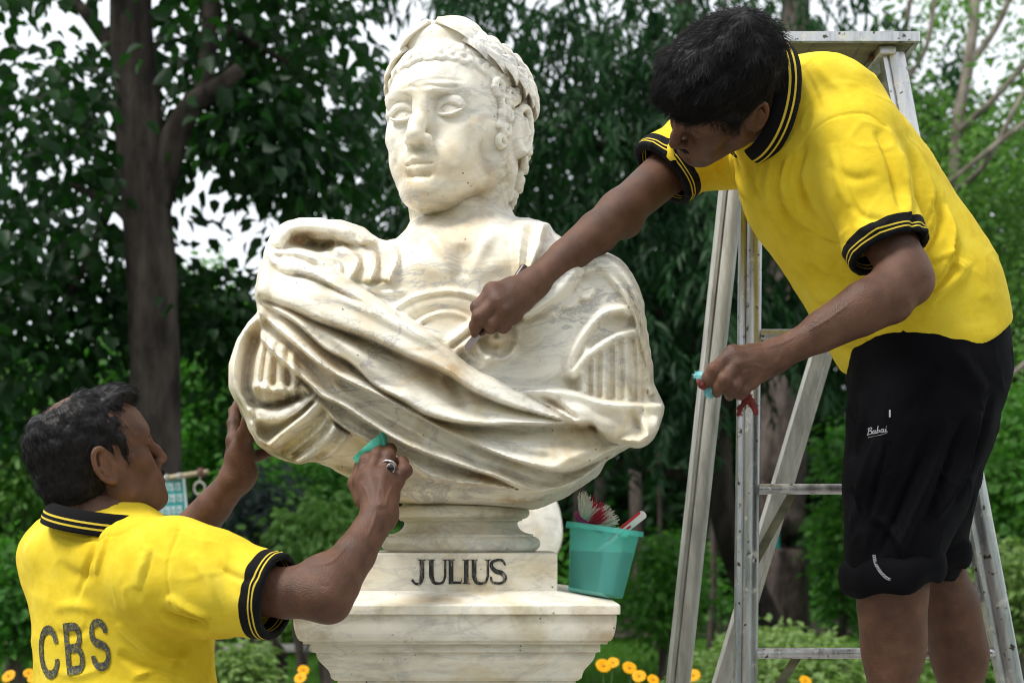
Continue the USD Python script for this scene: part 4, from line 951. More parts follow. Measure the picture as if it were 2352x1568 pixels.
def torso_relief():
    R = Relief(480, 400, 1580, 1200, 2.0)
    c2 = lambda pts: [(517.4 + .48 * x, 470.4 + .48 * y) for x, y in pts]
    c3 = lambda pts: [(940.7 + .4678 * x, 470.4 + .4678 * y) for x, y in pts]
    mm = 0.001
    # -- cuirass: collar rings, strap, scales, brooch
    R.stroke([(862, 745), (905, 708), (960, 680), (1030, 668), (1085, 678), (1125, 702), (1150, 735)], 7, 6 * mm, taper=False, sharp=2)
    R.stroke([(885, 758), (925, 722), (975, 700), (1030, 694), (1078, 704), (1110, 725)], 18, 4 * mm, taper=False, sharp=2)
    R.stroke([(940, 775), (962, 742), (1000, 722), (1040, 719), (1080, 735), (1098, 762)], 7, 6 * mm, taper=False, sharp=2)
    R.sheet([(960, 760), (1000, 728), (1040, 725), (1080, 742)], [(960, 790), (1000, 800), (1040, 800), (1080, 780)], [(0, 4 * mm), (1, 7 * mm)], mode='max')
    R.stroke([(1015, 800), (1060, 765), (1110, 722), (1150, 690)], 11, 16 * mm, taper=False, sharp=2, mode='over')
    R.stroke([(1032, 816), (1075, 783), (1125, 742), (1170, 705)], 10, 15 * mm, taper=False, sharp=2, mode='over')
    # chest modelling: clavicles, sternum, pectorals
    R.stroke([(930, 590), (985, 612), (1045, 636)], 26, 4 * mm)
    R.stroke([(1180, 585), (1130, 612), (1075, 636)], 26, 4 * mm)
    R.stroke([(1060, 560), (1060, 640)], 22, -5 * mm)
    R.stroke([(985, 520), (1020, 580), (1048, 630)], 16, 5 * mm)
    R.stroke([(1150, 500), (1110, 570), (1075, 630)], 16, 4 * mm)
    R.stroke([(1250, 780), (1275, 820), (1290, 870)], 80, 12 * mm)
    # rosette plates
    for (u, v, r, a) in ((1085, 812, 42, 5), (1108, 796, 40, 5), (1140, 790, 44, 7)):
        t = np.linspace(0.1, np.pi * 1.02, 9)
        R.stroke([(u + r * math.cos(x), v + r * .8 * math.sin(x)) for x in t], 7, a * mm, taper=False, sharp=2)
        R.stroke([(u, v), (u + 1, v + 1)], r * .9, 3 * mm, taper=False, sharp=2)
    R.stroke([(1140, 768), (1141, 769)], 27, 19 * mm, taper=False, sharp=1.6, mode='max')
    R.stroke([(1140, 757), (1141, 768)], 7, -5 * mm, taper=False)
    R.stroke([(1132, 776), (1141, 772), (1150, 776)], 4, -3 * mm, taper=False)
    R.stroke([(1206, 700), (1190, 722), (1186, 746), (1192, 772)], 6, 4 * mm, taper=False)
    R.stroke([(1186, 752), (1220, 722), (1262, 712)], 7, 4 * mm)
    # scallops along the strap on the right
    for (u, v) in ((1345, 668), (1305, 686), (1265, 705)):
        R.stroke([(u, v), (u + 1, v)], 23, 8 * mm, taper=False, sharp=2.6, mode='max')
        t = np.linspace(-0.3, np.pi * 1.0, 9)
        R.stroke([(u + 20 * math.cos(x), v + 17 * math.sin(x)) for x in t], 5, 3.5 * mm, taper=False, sharp=2)
    # sleeve on the right: two bands and pleats
    for k, (x0, x1, x2) in enumerate(((1335, 1340, 1352), (1356, 1362, 1375), (1378, 1388, 1398), (1400, 1414, 1424), (1424, 1440, 1449), (1447, 1466, 1474), (1468, 1486, 1494))):
        R.stroke([(x0 + 12, 800 - k * 7), (x1, 845), (x2 - 8, 940)], 10.5, (10 if k % 2 else 13) * mm, taper=False, sharp=1.3, side=1 if k % 2 else 0)
    R.stroke(c3([(785, 815), (800, 740), (860, 630), (950, 535), (1045, 512), (1075, 530)]), 12, 19 * mm, taper=False, sharp=1.6, mode='over')
    R.stroke(c3([(805, 830), (870, 745), (1000, 655), (1100, 625)]), 12, 21 * mm, taper=False, sharp=1.6, mode='over')
    R.stroke(c3([(775, 830), (800, 880), (830, 915)]), 14, -9 * mm)
    # shoulder plates on the left
    for k, (p, q, r) in enumerate((((752, 575), (785, 610), (766, 640)), ((792, 562), (828, 596), (800, 648)), ((832, 550), (868, 590), (852, 652)), ((880, 535), (916, 585), (896, 646)))):
        R.sheet([(p[0] - 40, p[1] + 12), (q[0] - 38, q[1] + 8), (r[0] - 30, r[1] - 6)], [p, q, r], [(0, 1 * mm), (.5, 6 * mm), (.86, 10 * mm), (.93, 13 * mm), (1, 9 * mm)])
    R.stroke([(800, 650), (850, 660), (885, 652), (915, 640)], 7, 5 * mm)
    R.stroke([(830, 660), (880, 672), (930, 670), (940, 690)], 7, 4 * mm)
    # -- cloak on the right: border over the shoulder and the piece at the neck
    R.sheet([(1180, 506), (1176, 560), (1182, 640), (1190, 690)], [(1262, 512), (1250, 560), (1225, 620), (1215, 690)], [(0, 4 * mm), (.25, 22 * mm), (.55, 12 * mm), (.85, 26 * mm), (1, 12 * mm)])
    R.sheet([(1262, 560), (1230, 620), (1180, 690)], [(1360, 600), (1300, 680), (1205, 738)], [(0, 6 * mm), (.4, 22 * mm), (.8, 26 * mm), (1, 10 * mm)])
    R.sheet(c3([(880, 240), (980, 225), (1085, 320), (1140, 450), (1165, 600), (1190, 780), (1205, 930)]), c3([(860, 350), (925, 330), (1010, 400), (1090, 540), (1135, 700), (1160, 800), (1168, 930)]), [(0, 4 * mm), (.3, 20 * mm), (.55, 17 * mm), (.8, 24 * mm), (1, 6 * mm)])
    R.stroke(c3([(900, 300), (990, 340), (1080, 440), (1130, 600), (1165, 760), (1185, 880)]), 8, -9 * mm, taper=False)
    # -- lower part of the cloak, sheets from the bottom upward
    R.sheet([(700, 1050), (830, 1080), (978, 1085), (1128, 1100), (1250, 1125)], [(700, 1075), (830, 1112), (935, 1160), (1060, 1168), (1250, 1168)], [(0, 0), (.6, 14 * mm), (1, 0)], mode='max')
    Db = [(719, 893), (733, 931), (786, 979), (853, 1018), (930, 1056), (978, 1090), (1035, 1109), (1128, 1116), (1231, 1134), (1310, 1120)]
    C2 = [(599, 778), (637, 821), (709, 883), (740, 912), (786, 934), (853, 979), (925, 1022), (997, 1050), (1060, 1072), (1142, 1099), (1203, 1125), (1249, 1130), (1315, 1111), (1392, 1058)]
    C1 = [(596, 720), (650, 768), (720, 828), (790, 872), (863, 905), (941, 945), (1034, 994), (1128, 1036), (1203, 1064), (1291, 1083), (1348, 1069), (1408, 1036), (1446, 1022)]
    Bb = [(594, 691), (676, 739), (748, 802), (805, 835), (863, 888), (930, 925), (985, 957), (1081, 976), (1203, 976), (1330, 974)]
    Ab = [(588, 682), (661, 706), (733, 739), (853, 782), (949, 826), (1026, 860), (1090, 900), (1160, 930), (1240, 952), (1330, 975)]
    At = [(606, 560), (640, 572), (719, 580), (772, 619), (825, 658), (901, 710), (997, 768), (1086, 845), (1175, 887), (1245, 924), (1330, 970)]
    Et = [(1180, 893), (1268, 889), (1329, 899), (1380, 915), (1446, 922), (1497, 922), (1524, 925)]
    Eb = [(1260, 930), (1325, 974), (1362, 975), (1380, 996), (1408, 1019), (1446, 1022), (1480, 1026), (1510, 1000)]
    R.sheet(C2, [(x, y + 3) for x, y in Db[:1]] + Db[1:], [(0, 6 * mm), (.3, 8 * mm), (.8, 34 * mm), (.93, 38 * mm), (1, 16 * mm)], ends=(1, 1, 1, 1, .8))
    R.sheet(C1, C2, [(0, 8 * mm), (.25, 10 * mm), (.5, 20 * mm), (.62, 17 * mm), (.88, 44 * mm), (.96, 45 * mm), (1, 22 * mm)], ends=(.7, 1, 1, 1, 1, .6))
    R.sheet(Bb, C1, [(0, 6 * mm), (.15, 9 * mm), (.55, 28 * mm), (.88, 46 * mm), (.96, 47 * mm), (1, 24 * mm)], ends=(.5, 1, 1, 1, 1, 1, .6))
    R.sheet(Ab, Bb, [(0, 8 * mm), (.12, 16 * mm), (.4, 34 * mm), (.85, 50 * mm), (.95, 51 * mm), (1, 26 * mm)], ends=(.5, 1, 1, 1, 1, 1, .8, .5))
    R.sheet(At, Ab, [(0, 14 * mm), (.06, 32 * mm), (.28, 42 * mm), (.5, 41 * mm), (.8, 52 * mm), (.93, 52 * mm), (1, 36 * mm)], ends=(.6, .9, 1, 1, 1, 1, .85, .7, .6))
    R.sheet(Et, Eb, [(0, 10 * mm), (.08, 38 * mm), (.35, 36 * mm), (.6, 42 * mm), (.9, 44 * mm), (1, 24 * mm)], ends=(.6, 1, .95, 1, .8))
    # creases and ridges inside the sheets
    R.stroke(c2([(190, 240), (260, 320), (400, 345), (560, 420), (720, 500)]), 9, -13 * mm, side=-1)
    R.stroke(c2([(215, 250), (330, 250), (430, 290), (520, 340)]), 9, -9 * mm)
    R.stroke(c2([(230, 215), (300, 215), (380, 235), (430, 270)]), 14, 8 * mm)
    R.stroke(c2([(330, 400), (560, 450), (800, 570), (1000, 690)]), 22, 7 * mm)
    R.stroke(c2([(250, 520), (420, 610), (560, 720), (700, 830), (860, 900)]), 12, -11 * mm)
    R.stroke(c2([(400, 530), (480, 600), (600, 680), (760, 780)]), 18, 9 * mm)
    R.stroke(c2([(230, 600), (330, 700), (430, 800), (520, 900), (560, 940)]), 12, -14 * mm)
    R.stroke(c2([(260, 570), (380, 680), (480, 790), (560, 880)]), 10, 9 * mm)
    R.stroke(c2([(560, 800), (700, 900), (860, 1000), (1000, 1080)]), 14, 8 * mm)
    R.stroke(c2([(600, 940), (760, 1040), (900, 1120), (1060, 1210)]), 12, -12 * mm)
    R.stroke(c2([(500, 960), (600, 1060), (740, 1130), (900, 1210)]), 8, -12 * mm)
    R.stroke(c3([(170, 830), (200, 880), (240, 940), (270, 985)]), 16, -14 * mm)
    R.stroke(c3([(60, 800), (150, 900), (260, 1000), (420, 1050)]), 20, -7 * mm)
    R.stroke(c3([(100, 720), (260, 840), (460, 930), (640, 1000)]), 16, 6 * mm)
    R.stroke(c3([(560, 940), (660, 960), (740, 1010)]), 12, -8 * mm)
    R.stroke(c3([(640, 930), (740, 990), (830, 1060)]), 7, -14 * mm)
    R.stroke(c3([(1080, 1000), (1105, 1060), (1135, 1110), (1150, 1140)]), 14, -13 * mm)
    R.stroke(c3([(1120, 1020), (1150, 1090), (1160, 1150)]), 14, 9 * mm)
    R.stroke(c3([(900, 1000), (1000, 1030), (1060, 1080), (1080, 1140)]), 16, -6 * mm)
    R.stroke(c3([(330, 1110), (480, 1160), (640, 1200), (800, 1230)]), 20, 8 * mm)
    R.stroke(c3([(420, 1140), (560, 1210), (700, 1240)]), 10, -7 * mm)
    R.stroke(c3([(700, 1290), (820, 1230), (960, 1180)]), 12, 8 * mm)
    R.stroke(c3([(320, 1230), (440, 1260), (600, 1310), (760, 1330)]), 14, 9 * mm)
    R.stroke(c3([(60, 1120), (200, 1190), (300, 1250), (380, 1330)]), 10, -10 * mm)
    R.stroke(c3([(500, 1440), (640, 1440), (760, 1400), (860, 1340)]), 12, -6 * mm)
    # -- left lobe: cloak over the arm, armlet strips and the fan of folds below
    R.stroke(c2([(150, 540), (80, 610), (50, 700), (40, 800), (60, 890), (120, 985)]), 24, 25 * mm, taper=False)
    R.stroke(c2([(150, 640), (115, 740), (100, 860), (130, 940)]), 12, -25 * mm, taper=False)
    for x0, x1, w in ((180, 150, 9), (225, 195, 12), (270, 265, 13), (320, 330, 10)):
        R.stroke(c2([(x0, 650 + max(0, x0 - 200) * .6), ((x0 + x1) / 2 - 2, 760), (x1, 862)]), w, 16 * mm, taper=False, sharp=1.6)
    R.stroke(c2([(110, 862), (180, 880), (280, 890), (400, 880)]), 12, 19 * mm)
    for k in range(6):
        x = 140 + k * 46
        R.stroke(c2([(x, 880), (x + 6, 930)]), 9, 11 * mm, taper=False)
    R.stroke(c2([(120, 925), (170, 955), (260, 955), (380, 920)]), 13, -25 * mm)
    R.sheet(c2([(140, 968), (230, 978), (330, 945), (428, 893)]), c2([(136, 1040), (220, 1055), (320, 1025), (432, 925)]), [(0, 8 * mm), (.25, 26 * mm), (.75, 30 * mm), (1, 4 * mm)], ends=(.5, 1, 1, .8))
    R.stroke(c2([(150, 1066), (220, 1078), (300, 1062), (370, 1010)]), 15, -20 * mm)
    R.stroke(c2([(128, 1050), (150, 1110), (190, 1145)]), 15, 20 * mm, taper=False)
    R.sheet(c2([(196, 1140), (285, 1062), (368, 998), (434, 936)]), c2([(262, 1190), (350, 1125), (440, 1046), (482, 985)]), [(0, 14 * mm), (.16, 40 * mm), (.5, 26 * mm), (.8, 10 * mm), (1, 8 * mm)])
    R.sheet(c2([(262, 1190), (350, 1125), (440, 1046), (482, 985)]), c2([(345, 1238), (420, 1180), (490, 1118), (530, 1064)]), [(0, 8 * mm), (.25, 24 * mm), (.55, 12 * mm), (.85, 34 * mm), (1, 36 * mm)])
    R.sheet(c2([(345, 1238), (420, 1180), (490, 1118), (530, 1064)]), c2([(440, 1238), (520, 1196), (575, 1140), (604, 1106)]), [(0, 36 * mm), (.3, 16 * mm), (.8, 22 * mm), (1, 6 * mm)])
    # -- the rolled hood behind the left shoulder
    R.sheet([(616, 560), (640, 520), (690, 503), (760, 507), (838, 528), (872, 548)], [(655, 572), (668, 552), (700, 535), (740, 540), (800, 560), (835, 566)], [(0, 4 * mm), (.35, 20 * mm), (.8, 16 * mm), (1, 4 * mm)])
    R.stroke([(665, 548), (700, 555), (740, 566), (770, 562)], 16, -34 * mm, sharp=1.5)
    R.stroke([(690, 556), (720, 550), (742, 560)], 9, 12 * mm)
    R.stroke([(735, 575), (760, 560), (820, 568)], 8, -12 * mm)
    R.stroke([(800, 522), (818, 540), (826, 560)], 8, -6 * mm)
    R.stroke([(940, 462), (1050, 492), (1175, 462)], 46, -26 * mm, taper=False, sharp=1.3)
    R.H *= 1.75
    R.blur(1.5)
    return R

def torso_mesh(h=0.0032):
    phi = inflate(TORSO_OUTLINE, 430, 380, 1630, 1230)
    Rl = torso_relief()
    lo, hi = np.array([-0.56, 2.0, 1.53]), np.array([0.315, 2.5, 2.18])
    C = Clay(lo, hi, h)
    X = (lo[0] + h * np.arange(C.n[0])).reshape(-1, 1, 1); Y = (lo[1] + h * np.arange(C.n[1])).reshape(1, -1, 1); Z = (lo[2] + h * np.arange(C.n[2])).reshape(1, 1, -1)
    for i in range(C.n[0]):                                   # slice by slice keeps the memory small
        x = X[i:i + 1]
        u = CU + x / Y * FPX; v = CV - (Z - EYE) / Y * FPX
        u, v = np.broadcast_arrays(u, v)
        p = phi.at(u, v); p = np.where(p > 0, np.maximum(p, 0) ** 0.74, p); r = Rl.at(u, v)
        r = r * (1 + 1.7 * np.clip(1 - p / .55, 0, 1) * (p > 0))
        yy = Y - BUST_Y
        Tf, Tb = 0.185, 0.15
        front = (-yy - r * np.clip((-yy + .03) / .06, 0, 1)) / Tf
        back = yy / Tb
        k = np.where(yy < 0, np.maximum(front, 0) ** 2, back ** 2)
        T = np.where(yy < 0, Tf, Tb)
        C.F[i] = ((k - p) * T / 2)[0]
    V, T = C.mesh(3)
    keep = trimesh.graph.connected_components(np.vstack([T[:, [0, 1]], T[:, [1, 2]]]), nodes=np.arange(len(V)), min_len=1000)
    big = max(keep, key=len); m = np.zeros(len(V), bool); m[big] = True
    V, T, _ = submesh(V, T, m[T].all(1))
    return V, T
V, T = torso_mesh()
V_TORSO, T_TORSO = V, T
bust = thing('marble_bust', 'large white marble bust of a laurelled man in a draped cloak', 'bust', (P(1060, 1160, 2.3)))
def bust_spots(V):
    out = {}
    for key, spots in (('stain', [(560, 935, 40, 30, .9), (600, 1000, 60, 14, .9), (650, 1050, 70, 16, 1.0), (730, 1055, 60, 14, .9), (575, 905, 40, 16, .9), (660, 905, 60, 12, .6), (690, 552, 50, 20, .8), (760, 545, 40, 22, .6),
                                  (810, 536, 26, 20, .8), (830, 648, 36, 9, .8), (880, 650, 30, 8, .7), (590, 690, 12, 30, .7), (745, 655, 16, 14, .5), (1010, 780, 60, 10, .5), (1480, 960, 36, 36, .45), (1400, 1000, 36, 26, .4), (1190, 735, 30, 16, .5)]),
                       ('ochre', [(700, 545, 40, 16, 1.0), (1035, 860, 26, 30, .9), (1270, 930, 30, 16, .9), (1345, 985, 24, 18, .8), (1180, 1150, 60, 12, .9), (1110, 1095, 60, 12, .5), (770, 590, 22, 14, .9), (640, 1030, 60, 18, .7), (1140, 790, 40, 14, .7), (1250, 1120, 40, 14, .5), (760, 750, 60, 14, .3), (1480, 900, 10, 30, .5)])):
        u, v = proj(V); a = np.zeros(len(V))
        for (cu, cv_, ru, rv_, k) in spots:
            a = np.maximum(a, k * np.exp(-((u - cu) / ru) ** 2 - ((v - cv_) / rv_) ** 2))
        if key == 'ochre':
            SRl = Relief(480, 400, 1580, 1200, 3.0)
            for pts, w, k in (([(590, 690), (661, 712), (733, 748), (853, 792), (949, 838), (1020, 870)], 9, .75), ([(1040, 880), (1060, 930), (1075, 965)], 14, .5), ([(640, 800), (700, 868), (735, 905)], 7, .5), ([(740, 850), (800, 905)], 7, .5),
                              ([(1260, 915), (1310, 950), (1335, 985), (1362, 1000)], 12, .9), ([(1120, 1100), (1200, 1130), (1290, 1115)], 8, .6), ([(985, 1080), (1060, 1112), (1150, 1112)], 9, .7), ([(660, 545), (720, 552), (790, 560)], 16, 1.0),
                              ([(1420, 840), (1445, 890), (1470, 930)], 7, .6), ([(1500, 850), (1490, 910)], 6, .6), ([(590, 905), (640, 925), (700, 905)], 10, .9), ([(575, 985), (620, 1030), (700, 1058), (770, 1045)], 12, .9), ([(920, 800), (985, 800), (1030, 790)], 7, .6),
                              ([(1090, 800), (1120, 818), (1170, 800)], 7, .6), ([(1170, 740), (1220, 735), (1290, 700)], 8, .6), ([(925, 520), (990, 505), (1060, 500)], 14, .35), ([(830, 640), (870, 648), (905, 640)], 6, .8)):
                SRl.stroke(pts, w, k, taper=True, mode='max')
            a = np.maximum(a, SRl.at(u, v))
        out[key] = np.where(V[:, 1] < BUST_Y + .05, a, .3)
    return out
part('torso', (V, T), M['marble'], bust, smooth=True, origin=P(1060, 1160, 2.3), vars=bust_spots(V))
# ---- the head of the bust: face, curled hair, laurel wreath
BH_S = np.array([1.47, 1.38, 1.335])
BH_C = P(1046, 304, 2.275)
BH_F = frame_of((-0.42, -0.905, 0.01), (0.03, 0.0, 1))
def to_world(V, c, F, s=1.0):
    return (np.asarray(V) * s) @ F + c

def leaf_mesh(base, tip, normal, width, thick=.0035, curl=.006, n=15):
    """A thick lance-shaped marble leaf with a midrib groove, from base to tip, its face towards normal."""
    base, tip = np.asarray(base, float), np.asarray(tip, float)
    L = np.linalg.norm(tip - base); d = (tip - base) / L
    nn = unit(np.asarray(normal) - d * (np.asarray(normal) @ d)); w = np.cross(d, nn)
    V, F = [], []
    cs = np.linspace(-1, 1, 9)
    for i in range(n):
        t = i / (n - 1)
        ww = width * (max(math.sin(math.pi * (0.10 + 0.88 * t) ** 0.85), 0.03)) ** .8
        cen = base + d * L * t + nn * (curl * (math.sin(math.pi * t) + .5 * t))
        for x in cs:
            up = thick * (1 - x * x) ** .5 - (.0022 if abs(x) < .1 else 0) * (1 if 0 < t < 1 else 0) + .0025 * abs(x) * (1 - abs(x))
            V.append(cen + w * ww * x + nn * up)
        for x in cs:
            V.append(cen + w * ww * x - nn * thick * .8 * (1 - x * x) ** .5)
    m = 18
    for i in range(n - 1):
        a, b = i * m, (i + 1) * m
        for j in range(8):
            F += [(a + j, a + j + 1, b + j + 1), (a + j, b + j + 1, b + j)]
            F += [(a + 9 + j, b + 9 + j + 1, a + 9 + j + 1), (a + 9 + j, b + 9 + j, b + 9 + j + 1)]
        F += [(a, b, b + 9), (a, b + 9, a + 9), (a + 8, b + 17, b + 8), (a + 8, a + 17, b + 17)]
    for a in (0, (n - 1) * m):
        for j in range(8):
            q = [(a + j, a + 9 + j, a + 10 + j), (a + j, a + 10 + j, a + j + 1)]
            F += q if a == 0 else [t[::-1] for t in q]
    me = trimesh.Trimesh(np.array(V), np.array(F), process=False)
    if me.volume < 0:
        me.invert()
    return me

def cap_point(az, el, grow=0.0):
    """A point of the skull at azimuth az (0 in front, positive to the right) and elevation el, and its normal."""
    d = np.array([math.sin(az) * math.cos(el), math.cos(az) * math.cos(el), math.sin(el)])
    r = np.array([.0775, .098, .083]) + grow
    c = np.array([0, -.010, .034])
    t = 1 / math.sqrt(((d / r) ** 2).sum())
    n = unit(d / r ** 2)
    return c + d * t, n

def bust_head():
    rng = np.random.RandomState(7)
    C = head_clay(.0016, fat=.002, jaw=.82, neck_r=.0570, eye=1.26, neck_pts=[(0, -.026, -.045), (.004, -.030, -.100), (.010, -.034, -.175)], lo=(-.108, -.135, -.165), hi=(.108, .135, .135))
    # broad forehead with two furrows, full chin
    C.ell((0, .084, -.106), (.017, .014, .014), k=.02)
    face = C.mesh(2)
    # hair: a cap and its curls
    H = Clay((-.115, -.14, -.14), (.115, .13, .145), .0017)
    H.ell((0, -.012, .036), (.0785, .0975, .085), k=.004)
    H.ell((0, .020, .035), (.0745, .078, .0815), k=.004)
    H.ell((0, .040, .112), (.050, .034, .026), k=.02)
    H.ell((0, -.035, -.02), (.071, .071, .075), k=.02)
    H.ell((0, .112, -.034), (.085, .085, .100), k=.010, op='sub')          # the face is left free
    for s in (-1, 1):
        H.ell((s * .086, -.004, -.012), (.020, .026, .036), k=.008, op='sub')
    H.cut((0, -.03, -.088), (0, .35, -1), k=.01)
    def spiral(p, n, r, turns=1.15, hand=1, ph=0.0):
        n = unit(n); a = unit(np.cross(n, [0.3, .2, 1])); b = np.cross(n, a)
        pts, rs = [], []
        for i in range(11):
            t = i / 10; R = r * (1 - .72 * t); g = ph + hand * t * turns * 2 * math.pi
            pts.append(p + R * (math.cos(g) * a + math.sin(g) * b) + n * r * (.05 + .4 * t)); rs.append(r * (.40 - .10 * t))
        H.chain(pts, rs, k=r * .12)
    hl = []                                                              # along the hairline
    for s in (-1, 1):
        for i in range(9):
            t = i / 8
            az, el = (.06 + 1.12 * t), (.385 - .10 * t ** 1.5)
            p, n = cap_point(s * az, el, .0075 - .004 * t); hl.append((p, n, .0118, s))
            p, n = cap_point(s * (az + .07), el + .15, .0075 - .003 * t); hl.append((p, n, .0112, -s))
            if i % 2 == 0:
                p, n = cap_point(s * (az + .02), el + .30, .006 - .003 * t); hl.append((p, n, .0105, s))
        for (x, y, z) in ((.074, .036, .040), (.077, .026, .024), (.079, .020, .006), (.077, .022, -.012), (.079, .010, .036), (.0735, .026, -.028),
                          (.079, -.006, .040), (.078, -.032, .030), (.079, -.040, .008), (.077, -.046, -.014), (.072, -.050, -.036), (.067, -.052, -.058), (.058, -.056, -.076),
                          (.074, -.062, .012), (.070, -.068, -.012), (.064, -.072, -.036), (.056, -.076, -.058), (.046, -.076, -.078), (.060, -.038, -.080), (.063, -.036, -.060)):
            hl.append((np.array([s * x, y, z]), np.array([s, .15 if y > 0 else -.5, 0]), .0115, s))
    for q in range(60):
        az = rng.uniform(1.9, 4.4); el = rng.uniform(-.6, 1.3)
        p, n = cap_point(az, el, .003); hl.append((p, n, .012, rng.choice((-1, 1))))
    for p, n, r, s in hl:
        spiral(p, n, r * rng.uniform(.88, 1.14), 1.2, s, rng.uniform(0, 6.28))
    hair = H.mesh(0)
    hair = (relax(hair[0], hair[1], 1, .4, -.2), hair[1])
    # laurel: leaves in two rows on each side, meeting in a peak above the forehead
    leaves = []
    for s in (-1, 1):
        for (a0, e0, a1, e1, up, w) in ((.98, .80, .01, .84, .030, .0290), (1.25, 1.02, .10, 1.10, .022, .022)):
            b, n0 = cap_point(s * a0, e0, .007); t, n1 = cap_point(s * a1, e1, up)
            leaves.append(leaf_mesh(b, t, n0 + n1 + (0, .5, 0), w, .0046, .012))
        for i in range(6):
            az0, az1 = .98 + i * .26, .46 + i * .26
            e0, e1 = .50 - .095 * i, .66 - .095 * i
            b, n0 = cap_point(s * az0, e0, .008); t, n1 = cap_point(s * az1, e1, .014)
            leaves.append(leaf_mesh(b, t, n0 + n1, .0210, .0044, .008))
            b, n0 = cap_point(s * (az0 + .10), e0 + .30, .008); t, n1 = cap_point(s * (az1 + .10), e1 + .27, .014)
            leaves.append(leaf_mesh(b, t, n0 + n1, .0200, .0044, .008))
    band = []
    for a in np.linspace(-2.6, 2.6, 60):
        p, n = cap_point(a, .74 - .10 * max(abs(a) - .3, 0) / .27 * .95, .004); band.append(p)
    return face, hair, leaves, sweep(band, .007, 8)

bust_face, bust_hair, bust_leaves, bust_band = bust_head()
BO = P(1060, 1160, 2.3)
def bpart(name, mesh, parent, smooth=True):
    v, f, _ = meshkit.arrays(mesh)
    return part(name, (to_world(v, BH_C, BH_F, BH_S), f), M['marble'], parent, smooth=smooth, origin=BO)
FR = Relief(860, 20, 1260, 520, 1.5)
mm = .001
for pts, w, a in (([(985, 208), (1010, 203), (1050, 207), (1085, 205)], 4, -2.2), ([(1000, 192), (1040, 189), (1090, 194)], 4, -1.8), ([(940, 214), (965, 206), (985, 210)], 4, -1.6), ([(990, 216), (1040, 213), (1075, 216)], 5, 1.6),
                  ([(1000, 338), (1022, 362), (1030, 390)], 7, -2.6), ([(1005, 232), (1040, 218), (1085, 232), (1110, 256)], 9, 3.0), ([(917, 240), (935, 232), (955, 240)], 7, 2.0),
                  ([(940, 395), (970, 412), (1010, 410)], 8, -2.0), ([(1030, 470), (1080, 450), (1120, 410)], 20, 4), ([(960, 300), (958, 320)], 4, -.8), ([(925, 372), (932, 392), (930, 410)], 5, -2)):
    FR.stroke([(x - 21, y - 7) for x, y in pts], w, a * mm)
fw = to_world(bust_face[0], BH_C, BH_F, BH_S)
fw = displace(fw, bust_face[1], FR)
def spots_uv(V, table):
    u, v = proj(V); out = {}
    for key, spots in table.items():
        a = np.zeros(len(V))
        for (cu, cv_, ru, rv_, k) in spots:
            a = np.maximum(a, k * np.exp(-((u - cu) / ru) ** 2 - ((v - cv_) / rv_) ** 2))
        out[key] = a
    return out
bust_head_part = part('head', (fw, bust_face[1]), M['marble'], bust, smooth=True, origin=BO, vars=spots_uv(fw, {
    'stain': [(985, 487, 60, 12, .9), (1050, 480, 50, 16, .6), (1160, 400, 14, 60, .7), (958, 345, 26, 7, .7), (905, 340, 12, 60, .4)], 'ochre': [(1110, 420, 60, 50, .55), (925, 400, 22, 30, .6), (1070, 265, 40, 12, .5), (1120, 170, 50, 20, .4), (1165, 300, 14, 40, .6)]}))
bpart('hair', bust_hair, bust_head_part)
wreath = bpart('laurel_wreath', bust_band, bust)
for lf in bust_leaves:
    bpart('leaf', lf, wreath)
# ---------------------------------------------------------------- pedestal of the bust
PX, PY = (1060 - CU) / FPX * BUST_Y, BUST_Y
def square_loft(prof, c, r=.003):
    """A square moulding: prof is a list of (half width, height); corners are slightly rounded."""
    V, F = [], []
    ang = []
    for q in range(4):
        for j in range(4):
            ang.append((q, j / 3))
    for w, z in prof:
        rr = min(r, w * .3)
        for q, t in ang:
            a = math.pi / 2 * (q + t)
            cx, cy = [(1, 1), (-1, 1), (-1, -1), (1, -1)][q]
            V.append((c[0] + cx * (w - rr) + rr * math.cos(a), c[1] + cy * (w - rr) + rr * math.sin(a), z))
    n = 16
    for i in range(len(prof) - 1):
        for j in range(n):
            a, b, d, e = i * n + j, i * n + (j + 1) % n, (i + 1) * n + (j + 1) % n, (i + 1) * n + j
            F += [(a, b, d), (a, d, e)]
    k = len(V); V += [(c[0], c[1], prof[0][1]), (c[0], c[1], prof[-1][1])]
    for j in range(n):
        F += [(k, (j + 1) % n, j), (k + 1, (len(prof) - 1) * n + j, (len(prof) - 1) * n + (j + 1) % n)]
    m = trimesh.Trimesh(np.array(V), np.array(F), process=False)
    m = m.subdivide_to_size(.07)
    if m.volume < 0:
        m.invert()
    return m

def stain_vars(m, moss, ochre):
    """Moss and ochre stains with shapes of their own: spots (x, y, z, radius, strength) on the stone."""
    out = {}
    for key, spots in (('stain', moss), ('ochre', ochre)):
        a = np.zeros(len(m))
        for s in spots:
            c, r, k = np.array(s[:3]), np.broadcast_to(np.asarray(s[3], float), (3,)), s[4]
            a = np.maximum(a, k * np.exp(-(((m - c) / r) ** 2).sum(1)))
        out[key] = a
    return out

